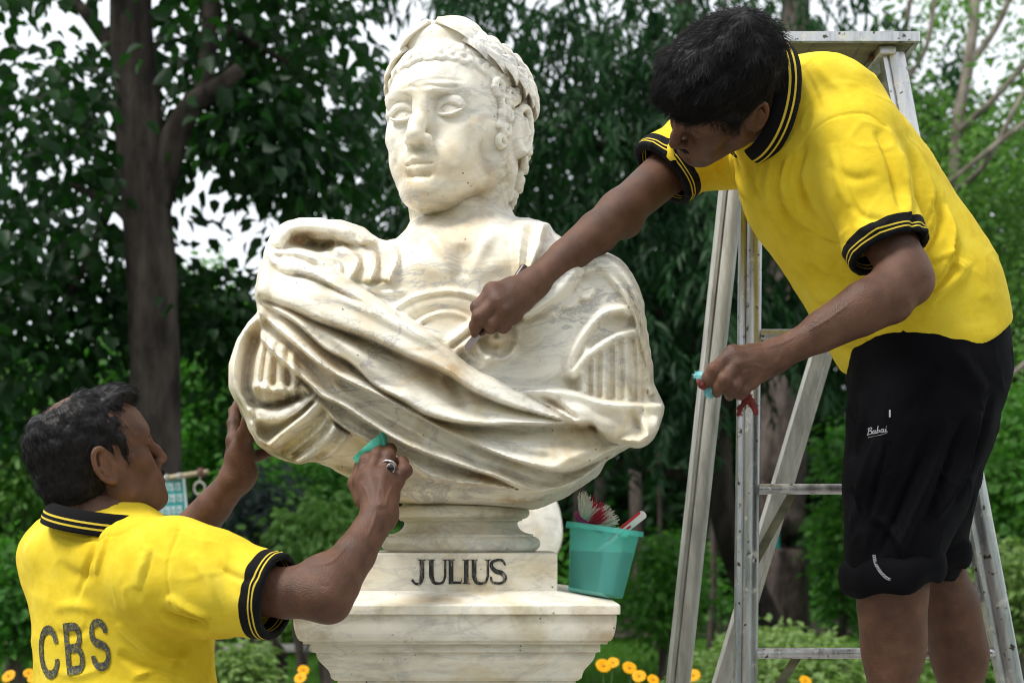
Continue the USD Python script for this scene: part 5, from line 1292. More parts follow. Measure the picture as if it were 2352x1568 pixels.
ped = thing('pedestal', 'stained marble pedestal with JULIUS lettered on its upper block', 'pedestal', (PX, PY, 0))
PO = (PX, PY, 0)
c = (PX, PY)
def ogee(w0, z0, w1, z1, n=10, kind='cove'):
    out = []
    for i in range(n + 1):
        t = i / n
        if kind == 'cove':
            out.append((w0 + (w1 - w0) * math.sin(t * math.pi / 2), z0 + (z1 - z0) * (1 - math.cos(t * math.pi / 2))))
        else:
            out.append((w0 + (w1 - w0) * (t - math.sin(2 * math.pi * t) / (2 * math.pi) * .75), z0 + (z1 - z0) * t))
    return out
pieces = {
    'name_block': [(.1746, 1.3960), (.1746, 1.4640), (.1732, 1.4660)],
    'cap_slab': [(.2560, 1.3150), (.2560, 1.3190)] + ogee(.2580, 1.3200, .2700, 1.3650, 10, 'cove')[::1] + [(.2755, 1.3665), (.2755, 1.3800), (.2740, 1.3822), (.1748, 1.4004)],
    'neck_moulding': [(.2090, 1.2480)] + ogee(.2150, 1.2535, .2370, 1.2985, 12, 'ogee') + [(.2444, 1.3010), (.2444, 1.3150)],
    'shaft': [(.2050, .30), (.2050, 1.2480)],
    'base': [(.300, .0), (.300, .16), (.285, .175), (.270, .215), (.235, .245), (.222, .29), (.212, .30)],
}
rngp = np.random.RandomState(3)
for name, prof in pieces.items():
    m = square_loft(prof, c)
    v = np.array(m.vertices)
    moss, och = [], []
    if name == 'cap_slab':
        for k in range(26):
            x = rngp.uniform(-.27, .27); moss.append((PX + x, PY - .27, rngp.choice((1.366, 1.34, 1.322)), (rngp.uniform(.006, .03), .05, rngp.uniform(.010, .03)), rngp.uniform(.25, .65)))
        och += [(PX + .24, PY - .27, 1.36, (.05, .08, .05), .55), (PX - .26, PY - .26, 1.335, (.03, .05, .03), .8), (PX + .26, PY - .26, 1.33, (.04, .06, .02), .7)]
    if name == 'name_block':
        och += [(PX + .155, PY - .1746, 1.43, (.020, .05, .03), .8), (PX - .06, PY - .1746, 1.45, (.06, .05, .02), .35)]
    if name == 'neck_moulding':
        moss += [(PX - .1, PY - .24, 1.29, (.05, .05, .02), .35), (PX + .15, PY - .24, 1.28, (.05, .05, .02), .35)]
    part(name, m, M['marble_pedestal'], ped, smooth=28, origin=PO, vars=None) if False else None
    vv, ff, nn = meshkit.arrays(m, 28)
    p_ = part(name, m, M['marble_pedestal'], ped, smooth=28, origin=PO)
    for key, a in stain_vars(vv, moss, och).items():
        UsdGeom.PrimvarsAPI(UsdGeom.Mesh(p_)).CreatePrimvar(key, Sdf.ValueTypeNames.FloatArray, 'vertex').Set(Vt.FloatArray.FromNumpy(a.astype(np.float32)))
    if name == 'name_block':
        block = p_
# carved, black-painted capitals with serifs
def roman_letters():
    y = PY - .1746 - .0012
    z0, z1 = 1.5 - (1340 - CV) / FPX * (y), 1.5 - (1284 - CV) / FPX * (y)
    H = z1 - z0; w = .0082; s = FPX and y / FPX
    X = lambda u: (u - CU) * s
    out = []
    def bar(x0, z0_, x1, z1_, a, b):
        d = unit((x1 - x0, 0, z1_ - z0_)); nrm = np.array([-d[2], 0, d[0]])
        p, q = np.array([x0, y, z0_]), np.array([x1, y, z1_])
        return [p - nrm * a / 2, p + nrm * a / 2, q + nrm * b / 2, q - nrm * b / 2]
    def serif(x, z, half, up):
        return [np.array([x - half, y, z]), np.array([x + half, y, z]), np.array([x + half * .35, y, z + up]), np.array([x - half * .35, y, z + up])]
    def stroke(pts, ws):
        pts = curve(np.array(pts), 36); ww = np.interp(np.linspace(0, 1, 36), np.linspace(0, 1, len(ws)), ws)
        t = np.gradient(pts, axis=0); t /= np.linalg.norm(t, axis=1, keepdims=True); n = np.stack([-t[:, 1], t[:, 0]], 1)
        L = pts + n * ww[:, None] / 2; R_ = pts - n * ww[:, None] / 2
        return [np.array([a, y, b]) for a, b in L] + [np.array([a, y, b]) for a, b in R_[::-1]]
    L = {}
    xs = X(973)
    L['J'] = [bar(xs - .003, z1, xs - .003, z0 + .010, w, w), stroke([(xs - .003, z0 + .012), (xs - .006, z0 + .0015), (xs - .014, z0 + .0005), (xs - .0205, z0 + .007)], [w, .006, .004, .0045]), serif(xs - .003, z1, .0085, -.003)]
    def U(xc):
        a, b = xc - .0115, xc + .0125
        return [bar(a, z1, a, z0 + .012, w, w), bar(b, z1, b, z0 + .012, .0042, .0042), stroke([(a, z0 + .0135), (a + .004, z0 + .003), (xc, z0 + .0008), (b - .004, z0 + .003), (b, z0 + .0135)], [w, .0065, .0045, .0042, .0042]), serif(a, z1, .0075, -.0028), serif(b, z1, .0062, -.0025)]
    L['U'] = U(X(1006))
    x = X(1036)
    L['L'] = [bar(x, z1, x, z0, w, w), bar(x, z0 + .0022, x + .0170, z0 + .0022, .0044, .0040), serif(x, z1, .0080, -.003), [np.array([x + .0140, y, z0]), np.array([x + .0180, y, z0]), np.array([x + .0190, y, z0 + .011]), np.array([x + .0165, y, z0 + .004])]]
    x = X(1071)
    L['I'] = [bar(x, z1, x, z0, w * .95, w * .95), serif(x, z1, .0078, -.003), serif(x, z0, .0078, .003)]
    L['U_'] = U(X(1104))
    x = X(1144)
    L['S'] = [stroke([(x + .0125, z1 - .010), (x + .008, z1 - .0022), (x - .001, z1 - .001), (x - .010, z1 - .0045), (x - .0115, z1 - .012), (x - .004, z1 - .0205), (x + .006, z0 + .019), (x + .0125, z0 + .0105), (x + .008, z0 + .0025), (x - .002, z0 + .001), (x - .011, z0 + .004), (x - .0125, z0 + .0125)],
                     [.0030, .0044, .0045, .0055, .0066, .0082, .0082, .0068, .0048, .0042, .0044, .0028])]
    for k, polys in L.items():
        g = None
        for p_ in polys:
            q = sg.Polygon([(a[0], a[2]) for a in p_]).buffer(0)
            g = q if g is None else g.union(q)
        for gg in getattr(g, 'geoms', [g]):
            m = trimesh.creation.extrude_polygon(gg, .0010, engine='earcut')
            v = np.array(m.vertices); v = np.stack([v[:, 0], y + .0009 - v[:, 2], v[:, 1]], 1)
            mm_ = trimesh.Trimesh(v, m.faces, process=False)
            if mm_.volume < 0:
                mm_.invert()
            part('letter', mm_, M['letter_paint'], block, smooth=False, origin=PO)
roman_letters()

# round socle between pedestal and bust (part of the bust)
def socle():
    pr = [(.0, 1.4662), (.1380, 1.4662), (.1420, 1.4668)]
    for t in np.linspace(-1.25, 1.2, 11):
        pr.append((.1340 + .0158 * math.cos(t), 1.4812 + .0140 * math.sin(t)))
    pr += [(.1362, 1.4950), (.1362, 1.4985), (.1350, 1.4992), (.1310, 1.4996)]
    for t in np.linspace(0, 1, 9):
        pr.append((.1290 - .0225 * math.sin(t * math.pi / 2) ** .8, 1.5000 + .0205 * t ** 1.3))
    pr += [(.1085, 1.5228), (.1120, 1.5240), (.1150, 1.5242), (.1152, 1.5268)]
    for t in np.linspace(-1.35, 1.35, 10):
        pr.append((.1160 + .0135 * math.cos(t), 1.5390 + .0112 * math.sin(t)))
    pr += [(.112, 1.5512), (.104, 1.566), (0, 1.570)]
    m = trimesh.creation.revolve(np.array(pr), sections=96)
    m.apply_translation((PX - .001, PY, 0))
    return m
sm_ = socle()
sv_, sf_, _ = meshkit.arrays(sm_, 28)
p_ = part('socle', sm_, M['marble_pedestal'], bust, smooth=28, origin=BO)
for key, a in stain_vars(sv_, [(PX + .05, PY - .12, 1.53, (.06, .05, .008), .5), (PX - .09, PY - .10, 1.508, (.05, .06, .012), .4)], [(PX + .08, PY - .1, 1.54, (.06, .06, .012), .7), (PX - .04, PY - .12, 1.512, (.08, .06, .01), .45)]).items():
    UsdGeom.PrimvarsAPI(UsdGeom.Mesh(p_)).CreatePrimvar(key, Sdf.ValueTypeNames.FloatArray, 'vertex').Set(Vt.FloatArray.FromNumpy(a.astype(np.float32)))

# -- another marble bust farther back, its shoulder showing beside the socle
b2 = P(1110, 1225, 5.0) * (1, 1, 0)
bust2 = thing('distant_bust', 'blurred white marble bust farther back, its shoulder beside the round socle', 'bust', b2)
C = Clay(b2 + (-.42, -.26, 1.2), b2 + (.42, .26, 2.25), .012)
sh = P(1110, 1225, 5.0)
C.ell(sh + (0, 0, .10), (.30, .15, .17), k=.05); C.ell(sh + (.19, 0, .0), (.135, .13, .15), k=.06); C.ell(sh + (-.17, 0, .02), (.13, .13, .15), k=.06); C.ell(sh + (0, 0, -.10), (.17, .12, .12), k=.06)
C.cap(sh + (0, 0, .2), sh + (0, -.01, .42), .075, .07, k=.05)
part('torso', C.mesh(2), M['marble'], bust2, smooth=True, origin=b2)
h2, t2 = head_clay(.0045, fat=.004, neck_r=.056).mesh(2)
part('head', (to_world(h2, sh + (0, -.02, .56), frame_of((.25, -1, 0), (0, 0, 1)), 1.25), t2), M['marble'], bust2, smooth=True, origin=b2)
for nm, w0, z0_, z1_ in (('shaft', .17, 0, 1.24), ('cap', .22, 1.24, 1.32)):
    part(nm, boxmesh((w0 * 2, w0 * 2, z1_ - z0_ - .002), b2 + (0, 0, (z0_ + z1_) / 2), .008), M['marble'], bust2, smooth=False, origin=b2)
# ---------------------------------------------------------------- people
def px(pts):
    return [P(*p) for p in pts]

def hand_part(C, wrist, knuckles, fingers, thumb, palm_r, k=.006):
    """wrist: point and radius; knuckles: the four finger roots; fingers: chains of points beyond the knuckles with radii; thumb: chain."""
    w, wr = wrist
    for i, q in enumerate(knuckles):                                   # the palm: bones from the wrist to every knuckle
        C.cap(w, q, wr * .78, palm_r[i], k=.016)
    for i in range(3):
        C.cap(knuckles[i], knuckles[i + 1], palm_r[i] * .93, palm_r[i + 1] * .93, k=.010)
        m0, m1 = (np.asarray(w) * .45 + np.asarray(knuckles[i]) * .55), (np.asarray(w) * .45 + np.asarray(knuckles[i + 1]) * .55)
        C.cap(m0, m1, palm_r[i] * 1.02, palm_r[i + 1] * 1.02, k=.014)
    for pts, rs in list(fingers) + [thumb]:
        C.chain(pts, rs, k=k)
        for p, r in zip(pts[1:-1], rs[1:-1]):
            C.ell(p, r * 1.07, k=.004)

def snap_to(V, T, uv, lift=.0012, maxd=12.0):
    """Points lying on the camera side of a surface at picture positions uv (measured from the photograph), lifted a little."""
    N = vnormals(V, T); view = unit_rows(V - np.array([0, 0, EYE]))
    f = (N * view).sum(1) < -.05
    ids = np.nonzero(f)[0]
    u, v = proj(V[ids])
    tr = cKDTree(np.stack([u, v], 1))
    d, ix = tr.query(uv, k=6)
    ix = np.minimum(ix, len(ids) - 1)
    D = V[ids][ix][:, :, 1]
    near = D.min(1, keepdims=True)
    w = np.exp(-d / 3.0) * (D < near + .03) + 1e-9
    w /= w.sum(1, keepdims=True)
    Dm = (D * w).sum(1)
    n = (N[ids][ix] * w[..., None]).sum(1)
    out = np.stack([(uv[:, 0] - CU) / FPX * Dm, Dm, EYE + (CV - uv[:, 1]) / FPX * Dm], 1)
    return out + unit_rows(n) * lift

def decal(poly2d, to_uv, V, T, size=.004, lift=.0012):
    """A flat print (trimesh in the xy plane) laid on a surface; to_uv maps its points to picture positions."""
    v, f = trimesh.remesh.subdivide_to_size(poly2d.vertices, poly2d.faces, size)
    uv = to_uv(v[:, :2])
    return trimesh.Trimesh(snap_to(V, T, uv, lift), f, process=False)

def glyph_sheet(text, height, bold=True):
    """Lettering without thickness."""
    m = meshkit.text_mesh(text, height, .001, bold)
    top = m.triangles_center[:, 2] > .0009
    k = m.submesh([np.nonzero(top)[0]], append=True)
    k.vertices[:, 2] = 0
    return k

def strands(roots, normals, flow, length, seg=5, curlamp=.004, curlfreq=55.0, lift=.35, seed=0, jitter=.25, gravity=0.0):
    """Hair: polylines that leave the scalp and lie over along the flow direction, with waves."""
    rng = np.random.RandomState(seed)
    n = len(roots)
    L = length * rng.uniform(.6, 1.15, n)
    ph = meshkit.noise(roots * 34, 3) * 9 + rng.uniform(-.5, .5, n)
    side = np.cross(normals, flow)
    pts = np.zeros((n, seg, 3)); p = roots - normals * .001
    d = unit_rows(normals * lift + flow + side * rng.normal(0, jitter, (n, 1)) + rng.normal(0, .06, (n, 3)))
    for i in range(seg):
        pts[:, i] = p
        t = (i + 1) / seg
        w = side * (np.sin(ph + t * L * curlfreq * 2)[:, None] * curlamp * 2.2 / seg)
        d = unit_rows(d - normals * (.55 * lift / seg * 2.0) + np.array([0, 0, -gravity / seg]))
        p = p + d * (L / (seg - 1))[:, None] + w
    return pts.reshape(-1, 3), np.full(n, seg)

def scatter_on(V, T, n, seed=0, weight=None):
    rng = np.random.RandomState(seed)
    a = np.linalg.norm(np.cross(V[T[:, 1]] - V[T[:, 0]], V[T[:, 2]] - V[T[:, 0]]), axis=1)
    if weight is not None:
        a = a * weight
    t = rng.choice(len(T), n, p=a / a.sum())
    r1, r2 = np.sqrt(rng.rand(n)), rng.rand(n)
    w = np.stack([1 - r1, r1 * (1 - r2), r1 * r2], 1)
    N = vnormals(V, T)
    return (V[T[t]] * w[..., None]).sum(1), unit_rows((N[T[t]] * w[..., None]).sum(1))

def join(parts_):
    """Several (V, T) as one mesh."""
    Vs, Ts, o = [], [], 0
    for V, T in parts_:
        Vs.append(V); Ts.append(T + o); o += len(V)
    return np.vstack(Vs), np.vstack(Ts)

def collar_ring(c, axis, ref, r0, r1, width, gap, n=64, m=11, thick=.0028, squash=1.0, bulge=.006, gap_mid=0.0, dip=0.0):
    """A turned-down collar: a band round the neck from radius r0 (towards the head) to r1, open by gap radians about ref+gap_mid.
    Returns the mesh and, per vertex, the distance from its outer edge."""
    a = unit(axis); e = np.asarray(ref, float); e = unit(e - a * (e @ a)); g = np.cross(a, e)
    ph = gap_mid + np.linspace(gap / 2, 2 * np.pi - gap / 2, n)
    V, B = [], []
    for side in (0, 1):
        for p in ph:
            endk = dip * max(0, math.cos(p - gap_mid)) ** 2
            for j in range(m):
                s = j / (m - 1)
                r = r0 + (r1 - r0) * s ** .8 + bulge * math.sin(math.pi * s) + (thick if side == 0 else 0)
                d = math.cos(p) * e * squash + math.sin(p) * g
                V.append(c + d * r + a * (width * (.5 - s) - endk * s)); B.append(width * (1 - s))
    V = np.array(V); F = []
    off = n * m
    for i in range(n - 1):
        for j in range(m - 1):
            q = (i * m + j, (i + 1) * m + j, (i + 1) * m + j + 1, i * m + j + 1)
            F += [(q[0], q[1], q[2]), (q[0], q[2], q[3])]
            F += [(q[0] + off, q[2] + off, q[1] + off), (q[0] + off, q[3] + off, q[2] + off)]
        for j in (0, m - 1):
            q = (i * m + j, (i + 1) * m + j)
            F += [(q[0], q[0] + off, q[1] + off), (q[0], q[1] + off, q[1])]
    for i in (0, n - 1):
        for j in range(m - 1):
            q = (i * m + j, i * m + j + 1)
            F += [(q[0], q[1], q[1] + off), (q[0], q[1] + off, q[0] + off)]
    me = trimesh.Trimesh(V, np.array(F), process=False)
    trimesh.repair.fix_normals(me)
    return (np.array(me.vertices), np.array(me.faces)), np.array(B)

def cloth_noise(V, T, amp=.0012, scale=26, seed=1):
    N = vnormals(V, T)
    f = meshkit.fbm(V * scale, 3, seed) - .5
    g = meshkit.fbm(V * np.array([9, 9, 14]), 2, seed + 5) - .5
    q = meshkit.fbm(V * np.array([15, 15, 11]) + 3, 2, seed + 11)
    ridge = np.clip(1 - np.abs(q - .5) * 14, 0, 1) ** 1.5
    return V + N * (f * amp * 2 + g * amp * 6 + ridge * amp * 1.8 * np.clip(g * 6 + .5, 0, 1))[:, None]
# ---------------------------------------------------------------- the man leaning over from the ladder
def man_on_ladder():
    HEAD_C, HS = P(1652, 213, 2.03), .92
    HF = frame_of((-.77, -.02, -.63), (-.21, -.92, .31))
    # --- head and neck
    C = head_clay(.0027, neck=False, lids_down=.75, moustache=False, fat=.002)
    C.chain([(0, -.03, -.04), (-.006, -.055, -.095)], [.056, .058], k=.02)
    hv, ht = C.mesh(2)
    head = (to_world(hv, HEAD_C, HF, HS), ht)
    # --- near (left) arm: from inside the sleeve to the hand with the cloth
    sh, el, wr = P(1955, 345, 2.05), P(2086, 640, 1.955), P(1778, 818, 1.93)
    L = Clay(P(1590, 930, 1.86) - .01, P(2150, 470, 2.14) + .01, .0023)
    L.limb([P(1985, 430, 2.02), P(2035, 540, 1.985), P(2072, 610, 1.962), el], [.046, .043, .038, .034], k=.02)
    L.limb([el, P(2045, 690, 1.945), P(1975, 722, 1.935), P(1880, 768, 1.93), wr], [.033, .0370, .0345, .0285, .0235], k=.025)
    L.limb([P(2060, 640, 1.95), P(1985, 690, 1.925), P(1900, 745, 1.92)], [.027, .030, .022], k=.03)
    L.ell(P(2106, 658, 1.955), (.020, .02, .022), k=.02)
    W = wr
    kn = px([(1682, 812, 1.905), (1692, 836, 1.90), (1706, 858, 1.905), (1724, 876, 1.915)])
    hand_part(L, (W, .025), kn,
              [(px([(1682, 812, 1.905), (1640, 848, 1.890), (1627, 868, 1.897), (1622, 886, 1.908)]), [.0115, .0100, .0092, .0080]),
               (px([(1692, 836, 1.90), (1664, 872, 1.885), (1653, 888, 1.893), (1646, 902, 1.905)]), [.0115, .0103, .0092, .0080]),
               (px([(1706, 858, 1.905), (1686, 888, 1.890), (1679, 900, 1.899), (1676, 910, 1.910)]), [.0110, .0098, .0088, .0076]),
               (px([(1724, 876, 1.915), (1709, 896, 1.903), (1702, 904, 1.911), (1698, 909, 1.922)]), [.0100, .0088, .0080, .0070])],
              (px([(1752, 812, 1.945), (1700, 822, 1.955), (1655, 848, 1.950), (1628, 872, 1.940)]), [.014, .0125, .0105, .0085]),
              [.0125, .0128, .0125, .0118])
    for a, b in (((1745, 815, 1.902), (1686, 812, 1.893)), ((1745, 825, 1.900), (1696, 836, 1.888)), ((1748, 836, 1.902), (1708, 856, 1.892))):
        L.cap(P(*a), P(*b), .0030, .0042, k=.006)                                  # tendons
    lv, lt = L.mesh(2)
    VR = Relief(1560, 560, 2160, 940, 1.5)
    for pts in ([(1850, 760), (1790, 790), (1740, 800), (1700, 800)], [(1760, 850), (1735, 838), (1710, 842)], [(1800, 800), (1785, 830), (1750, 850)], [(1960, 690), (1900, 735), (1850, 762)]):
        VR.stroke(pts, 3.5, .0013)
    for pts in ([(1640, 842), (1648, 850)], [(1634, 852), (1642, 860)], [(1660, 868), (1670, 876)]):
        VR.stroke(pts, 2.0, -.0010)
    lv = displace(lv, lt, VR)
    # --- far (right) arm reaching to the bust
    R = Clay(P(1050, 790, 1.97) - .012, P(1650, 310, 2.40) + .012, .0024)
    e2 = P(1425, 488, 2.20); w2 = P(1226, 652, 2.085)
    R.limb([P(1600, 345, 2.32), P(1535, 392, 2.28), e2], [.046, .043, .037], k=.02)
    R.limb([e2, P(1372, 534, 2.165), P(1300, 592, 2.125), w2], [.0355, .0375, .0315, .0245], k=.025)
    R.ell(P(1440, 510, 2.21), (.024, .024, .026), k=.02)
    kn2 = px([(1131, 668, 2.045), (1142, 692, 2.035), (1160, 712, 2.035), (1180, 724, 2.045)])
    hand_part(R, (w2, .026), kn2,
              [(px([(1131, 668, 2.045), (1097, 706, 2.040), (1100, 724, 2.055), (1108, 740, 2.068)]), [.0125, .0110, .0098, .0085]),
               (px([(1142, 692, 2.035), (1100, 728, 2.030), (1092, 748, 2.042), (1091, 765, 2.056)]), [.0125, .0108, .0096, .0082]),
               (px([(1160, 712, 2.035), (1126, 744, 2.036), (1126, 752, 2.056), (1138, 752, 2.072)]), [.0118, .0104, .0094, .0082]),
               (px([(1180, 724, 2.045), (1158, 746, 2.045), (1156, 752, 2.062), (1166, 750, 2.078)]), [.0110, .0094, .0086, .0075])],
              (px([(1205, 675, 2.085), (1160, 700, 2.092), (1122, 732, 2.088), (1104, 760, 2.078)]), [.0155, .0135, .0112, .0090]),
              [.0135, .0138, .0132, .0125])
    for a, b in (((1205, 655, 2.070), (1136, 668, 2.033)), ((1205, 664, 2.062), (1148, 692, 2.023)), ((1206, 674, 2.06), (1164, 711, 2.024))):
        R.cap(P(*a), P(*b), .0032, .0045, k=.006)
    rv, rt = R.mesh(2)
    # --- legs
    G = Clay(P(1930, 1560, 2.0) * (1, 1, 0) + (-.16, -.06, .93), P(2300, 1180, 2.42) + .02, .0036)
    kn_n, an_n = P(2052, 1318, 2.08), np.array([P(2040, 1568, 2.10)[0], 2.12, 1.065])
    G.limb([P(2070, 1150, 2.10), kn_n, P(2046, 1400, 2.09), P(2050, 1490, 2.10), an_n], [.064, .048, .0425, .040, .030], k=.03, j=.05)
    G.ell(P(2064, 1440, 2.11), (.029, .036, .085), k=.04)
    G.ell(P(2030, 1320, 2.06), (.036, .036, .045), k=.03)
    kn_f, an_f = P(2140, 1290, 2.27), np.array([P(2215, 1568, 2.30)[0], 2.30, 1.065])
    G.limb([P(2130, 1150, 2.25), kn_f, P(2174, 1390, 2.28), P(2204, 1500, 2.29), an_f], [.062, .045, .042, .040, .030], k=.03, j=.05)
    G.ell(P(2200, 1450, 2.29), (.030, .036, .085), k=.04)
    for an in (an_n, an_f):
        G.limb([an + (0, 0, -.02), an + (.012, 0, -.06), an + (-.10, -.01, -.075), an + (-.16, -.015, -.078)], [.034, .030, .028, .020], k=.02)
    gv, gt = G.mesh(6)
    # --- what the clothes cover: a slim trunk that joins head, arms and legs
    B = Clay(P(1640, 1240, 2.2) - (.05, .28, .02), P(2330, 130, 2.2) + (.05, .28, .02), .009)
    up = (0, 1, 0)
    B.tube(px([(2118, 830, 2.19), (2040, 640, 2.19), (1905, 420, 2.185), (1835, 305, 2.17)]), [up] * 4, [.135, .13, .145, .12], [.105, .105, .115, .09], k=.03)
    B.limb([P(1835, 300, 2.17), P(1740, 226, 2.09)], [.07, .066], k=.03)
    B.limb([P(1880, 330, 2.12), P(1955, 350, 2.05), P(1985, 430, 2.02)], [.05, .05, .046], k=.03)
    B.limb([P(1780, 330, 2.24), P(1665, 325, 2.33), P(1600, 345, 2.32)], [.05, .05, .046], k=.03)
    B.limb([P(2110, 830, 2.12), P(2070, 1150, 2.10)], [.085, .068], k=.03)
    B.limb([P(2130, 830, 2.26), P(2130, 1150, 2.25)], [.085, .066], k=.03)
    bv, bt = B.mesh(2)
    skin = join([(bv, bt), head, (lv, lt), (rv, rt), (gv, gt)])

    # --- shirt
    S = Clay(P(1440, 900, 2.2) * (1, 0, 1) + (-.03, 1.86, -.02), P(2340, 90, 2.2) * (1, 0, 1) + (.02, 2.47, .02), .0036)
    nrm = unit((.846, 0, .533))
    S.tube(px([(2128, 800, 2.20), (2093, 705, 2.20), (2040, 612, 2.20), (1962, 490, 2.19), (1896, 402, 2.185), (1844, 306, 2.175), (1800, 258, 2.145)]), [up] * 7,
           [.182, .175, .168, .168, .172, .120, .070], [.142, .150, .150, .146, .146, .122, .072], k=.035)
    cufn, cufn_d = P(2032, 556, 1.985), unit(P(2075, 640, 1.962) - P(1985, 425, 2.02))
    S.ell(P(1862, 222, 2.165), (.045, .125, .052), k=.05)
    S.ell(P(1915, 258, 2.16), (.07, .13, .058), k=.05)
    S.cut(P(2125, 790, 2.2), (.40, .24, -.915), k=.006)
    S2 = Clay(S.lo, S.lo + S.h * (S.n - 1), S.h); S2.n = S.n; S2.F = np.full(S.n, .3, np.float32)
    S2.limb([P(1915, 345, 2.11), P(1950, 340, 2.055), P(1985, 425, 2.015), P(2032, 550, 1.985), P(2062, 615, 1.97)], [.070, .073, .0665, .0595, .0570], k=.01, j=.03)
    S2.ell(P(1958, 300, 2.075), (.075, .07, .06), k=.03)
    cuff_f, cuff_fd = P(1538, 386, 2.275), unit((P(1425, 488, 2.20) - P(1620, 330, 2.33)) * (1, .25, 1))
    S2.limb([P(1830, 330, 2.25), P(1690, 325, 2.32), P(1620, 336, 2.32), P(1538, 386, 2.275), P(1500, 415, 2.26)], [.085, .080, .074, .0640, .063], k=.01, j=.03)
    for c, d in ((cufn, cufn_d), (cuff_f, cuff_fd)):
        S2.cut(c + d * .022, d, k=.002)
    S2.cap(cufn - cufn_d * .004, cufn + cufn_d * .06, .0565, .0545, k=.002, op='sub')
    S2.cap(cuff_f - cuff_fd * .004, cuff_f + cuff_fd * .06, .0575, .0565, k=.002, op='sub')
    S.merge(S2, .025)
    sv, st = S.mesh(1)
    F = Relief(1430, 60, 2360, 920, 2.0)
    mm = .001
    for pts, w, a, kw in (
        ([(2010, 300), (2045, 360), (2060, 430), (2075, 480)], 10, -9, {}), ([(2035, 290), (2075, 370), (2085, 440), (2100, 500)], 8, 6, {}), ([(2055, 300), (2100, 390), (2105, 470), (2095, 540)], 8, -6, {}),
        ([(2085, 320), (2130, 410), (2140, 490), (2100, 580)], 12, 6, {}), ([(2150, 440), (2160, 520), (2120, 590), (2095, 610)], 9, -8, {}), ([(2170, 470), (2190, 550), (2160, 630), (2125, 660)], 10, 8, {}),
        ([(2195, 540), (2190, 610), (2150, 665), (2110, 690)], 8, -7, {}), ([(2140, 600), (2180, 590), (2215, 620)], 10, 6, {}),
        ([(2130, 700), (2190, 650), (2230, 600)], 14, 5, {}), ([(2110, 540), (2135, 500), (2150, 450)], 7, -6, {}),
        ([(1850, 330), (1830, 400), (1850, 470), (1880, 510)], 9, -8, {}), ([(1815, 350), (1800, 420), (1830, 490), (1875, 525)], 9, 6, {}), ([(1790, 370), (1785, 440), (1815, 510), (1870, 545)], 8, -6, {}),
        ([(1770, 360), (1765, 440), (1790, 510), (1840, 560)], 10, 5, {}), ([(1740, 380), (1745, 450), (1790, 520)], 8, -4, {}),
        ([(1850, 560), (1900, 580), (1950, 590)], 10, 4, {}), ([(1840, 600), (1900, 640), (1960, 640)], 12, -6, {}), ([(1850, 640), (1910, 690), (1985, 680), (2020, 640)], 14, 8, {}),
        ([(1860, 690), (1920, 735), (1990, 720)], 12, -7, {}), ([(1880, 740), (1940, 780), (2010, 770)], 12, 6, {}), ([(1930, 800), (1990, 810), (2050, 800)], 12, -4, {}),
        ([(1960, 840), (2020, 815), (2100, 800)], 12, 4, {}), ([(2060, 740), (2085, 780), (2100, 830)], 3, -2.5, {}),
        ([(1910, 330), (1930, 420), (1970, 500)], 16, 4, {}), ([(1950, 470), (1990, 500), (2040, 505)], 10, -3, {}), ([(1960, 520), (2000, 530), (2050, 500)], 10, 3, {}), ([(1900, 380), (1960, 410), (2020, 400)], 14, -3, {}),
        ([(1560, 300), (1540, 340), (1548, 380)], 12, 5, {}), ([(1590, 330), (1580, 370), (1600, 400)], 10, -5, {}), ([(1620, 350), (1640, 390), (1660, 395)], 10, 5, {}),
        ([(1680, 350), (1700, 420), (1735, 470)], 10, 8, {}), ([(1720, 350), (1722, 410), (1750, 460)], 7, -7, {}), ([(1745, 370), (1740, 430), (1760, 480)], 8, 5, {}),
        ([(1860, 130), (1900, 180), (1960, 230)], 16, 3, {}), ([(1840, 150), (1870, 210), (1890, 260)], 10, -3, {})):
        F.stroke(pts, w, a * mm, **kw)
        if a > 3:
            F.stroke([(x + w * .75, y + w * .35) for x, y in pts], max(w * .34, 3), -.55 * a * mm)
    for pts in ([(1832, 345), (1868, 300), (1920, 268), (1990, 262), (2035, 295)], [(1880, 700), (1960, 660)], [(1788, 470), (1840, 520), (1910, 555), (1955, 560)]):   # seams
        F.stroke(pts, 3.2, -2.0 * mm, taper=False)
    for pts in ([(1790, 500), (1800, 565), (1872, 640), (1940, 590)],):
        F.stroke(pts, 2.6, -1.2 * mm, taper=False)
    F.stroke([(1800, 505), (1850, 535), (1920, 545), (1955, 520)], 5, 2.5 * mm)
    F.H *= 1.6
    F.blur(1.3)
    sv = displace(sv, st, F, .7)
    sv = cloth_noise(sv, st, .0010, 30, 3)
    dn, df = (sv - cufn) @ cufn_d, (sv - cuff_f) @ cuff_fd
    near_n = (np.linalg.norm(sv - cufn - dn[:, None] * cufn_d, axis=1) < .080) & (np.abs(dn) < .08)
    near_f = (np.linalg.norm(sv - cuff_f - df[:, None] * cuff_fd, axis=1) < .078) & (np.abs(df) < .08)
    band = np.full(len(sv), 1.0)
    band[near_n] = .022 - dn[near_n]; band[near_f] = .022 - df[near_f]
    # --- shorts
    K = Clay(P(1900, 1400, 2.2) * (1, 0, 1) + (-.02, 1.93, -.03), P(2340, 700, 2.2) * (1, 0, 1) + (.02, 2.45, .03), .0042)
    K.tube(px([(2105, 720, 2.20), (2125, 800, 2.20), (2128, 880, 2.20)]), [up] * 3, [.165, .17, .175], [.131, .133, .132], k=.03)
    K.tube(px([(2125, 850, 2.13), (2108, 980, 2.12), (2078, 1120, 2.105), (2056, 1240, 2.09), (2050, 1310, 2.085)]), [up] * 5, [.10, .10, .095, .085, .082], [.124, .115, .098, .074, .068], k=.04)
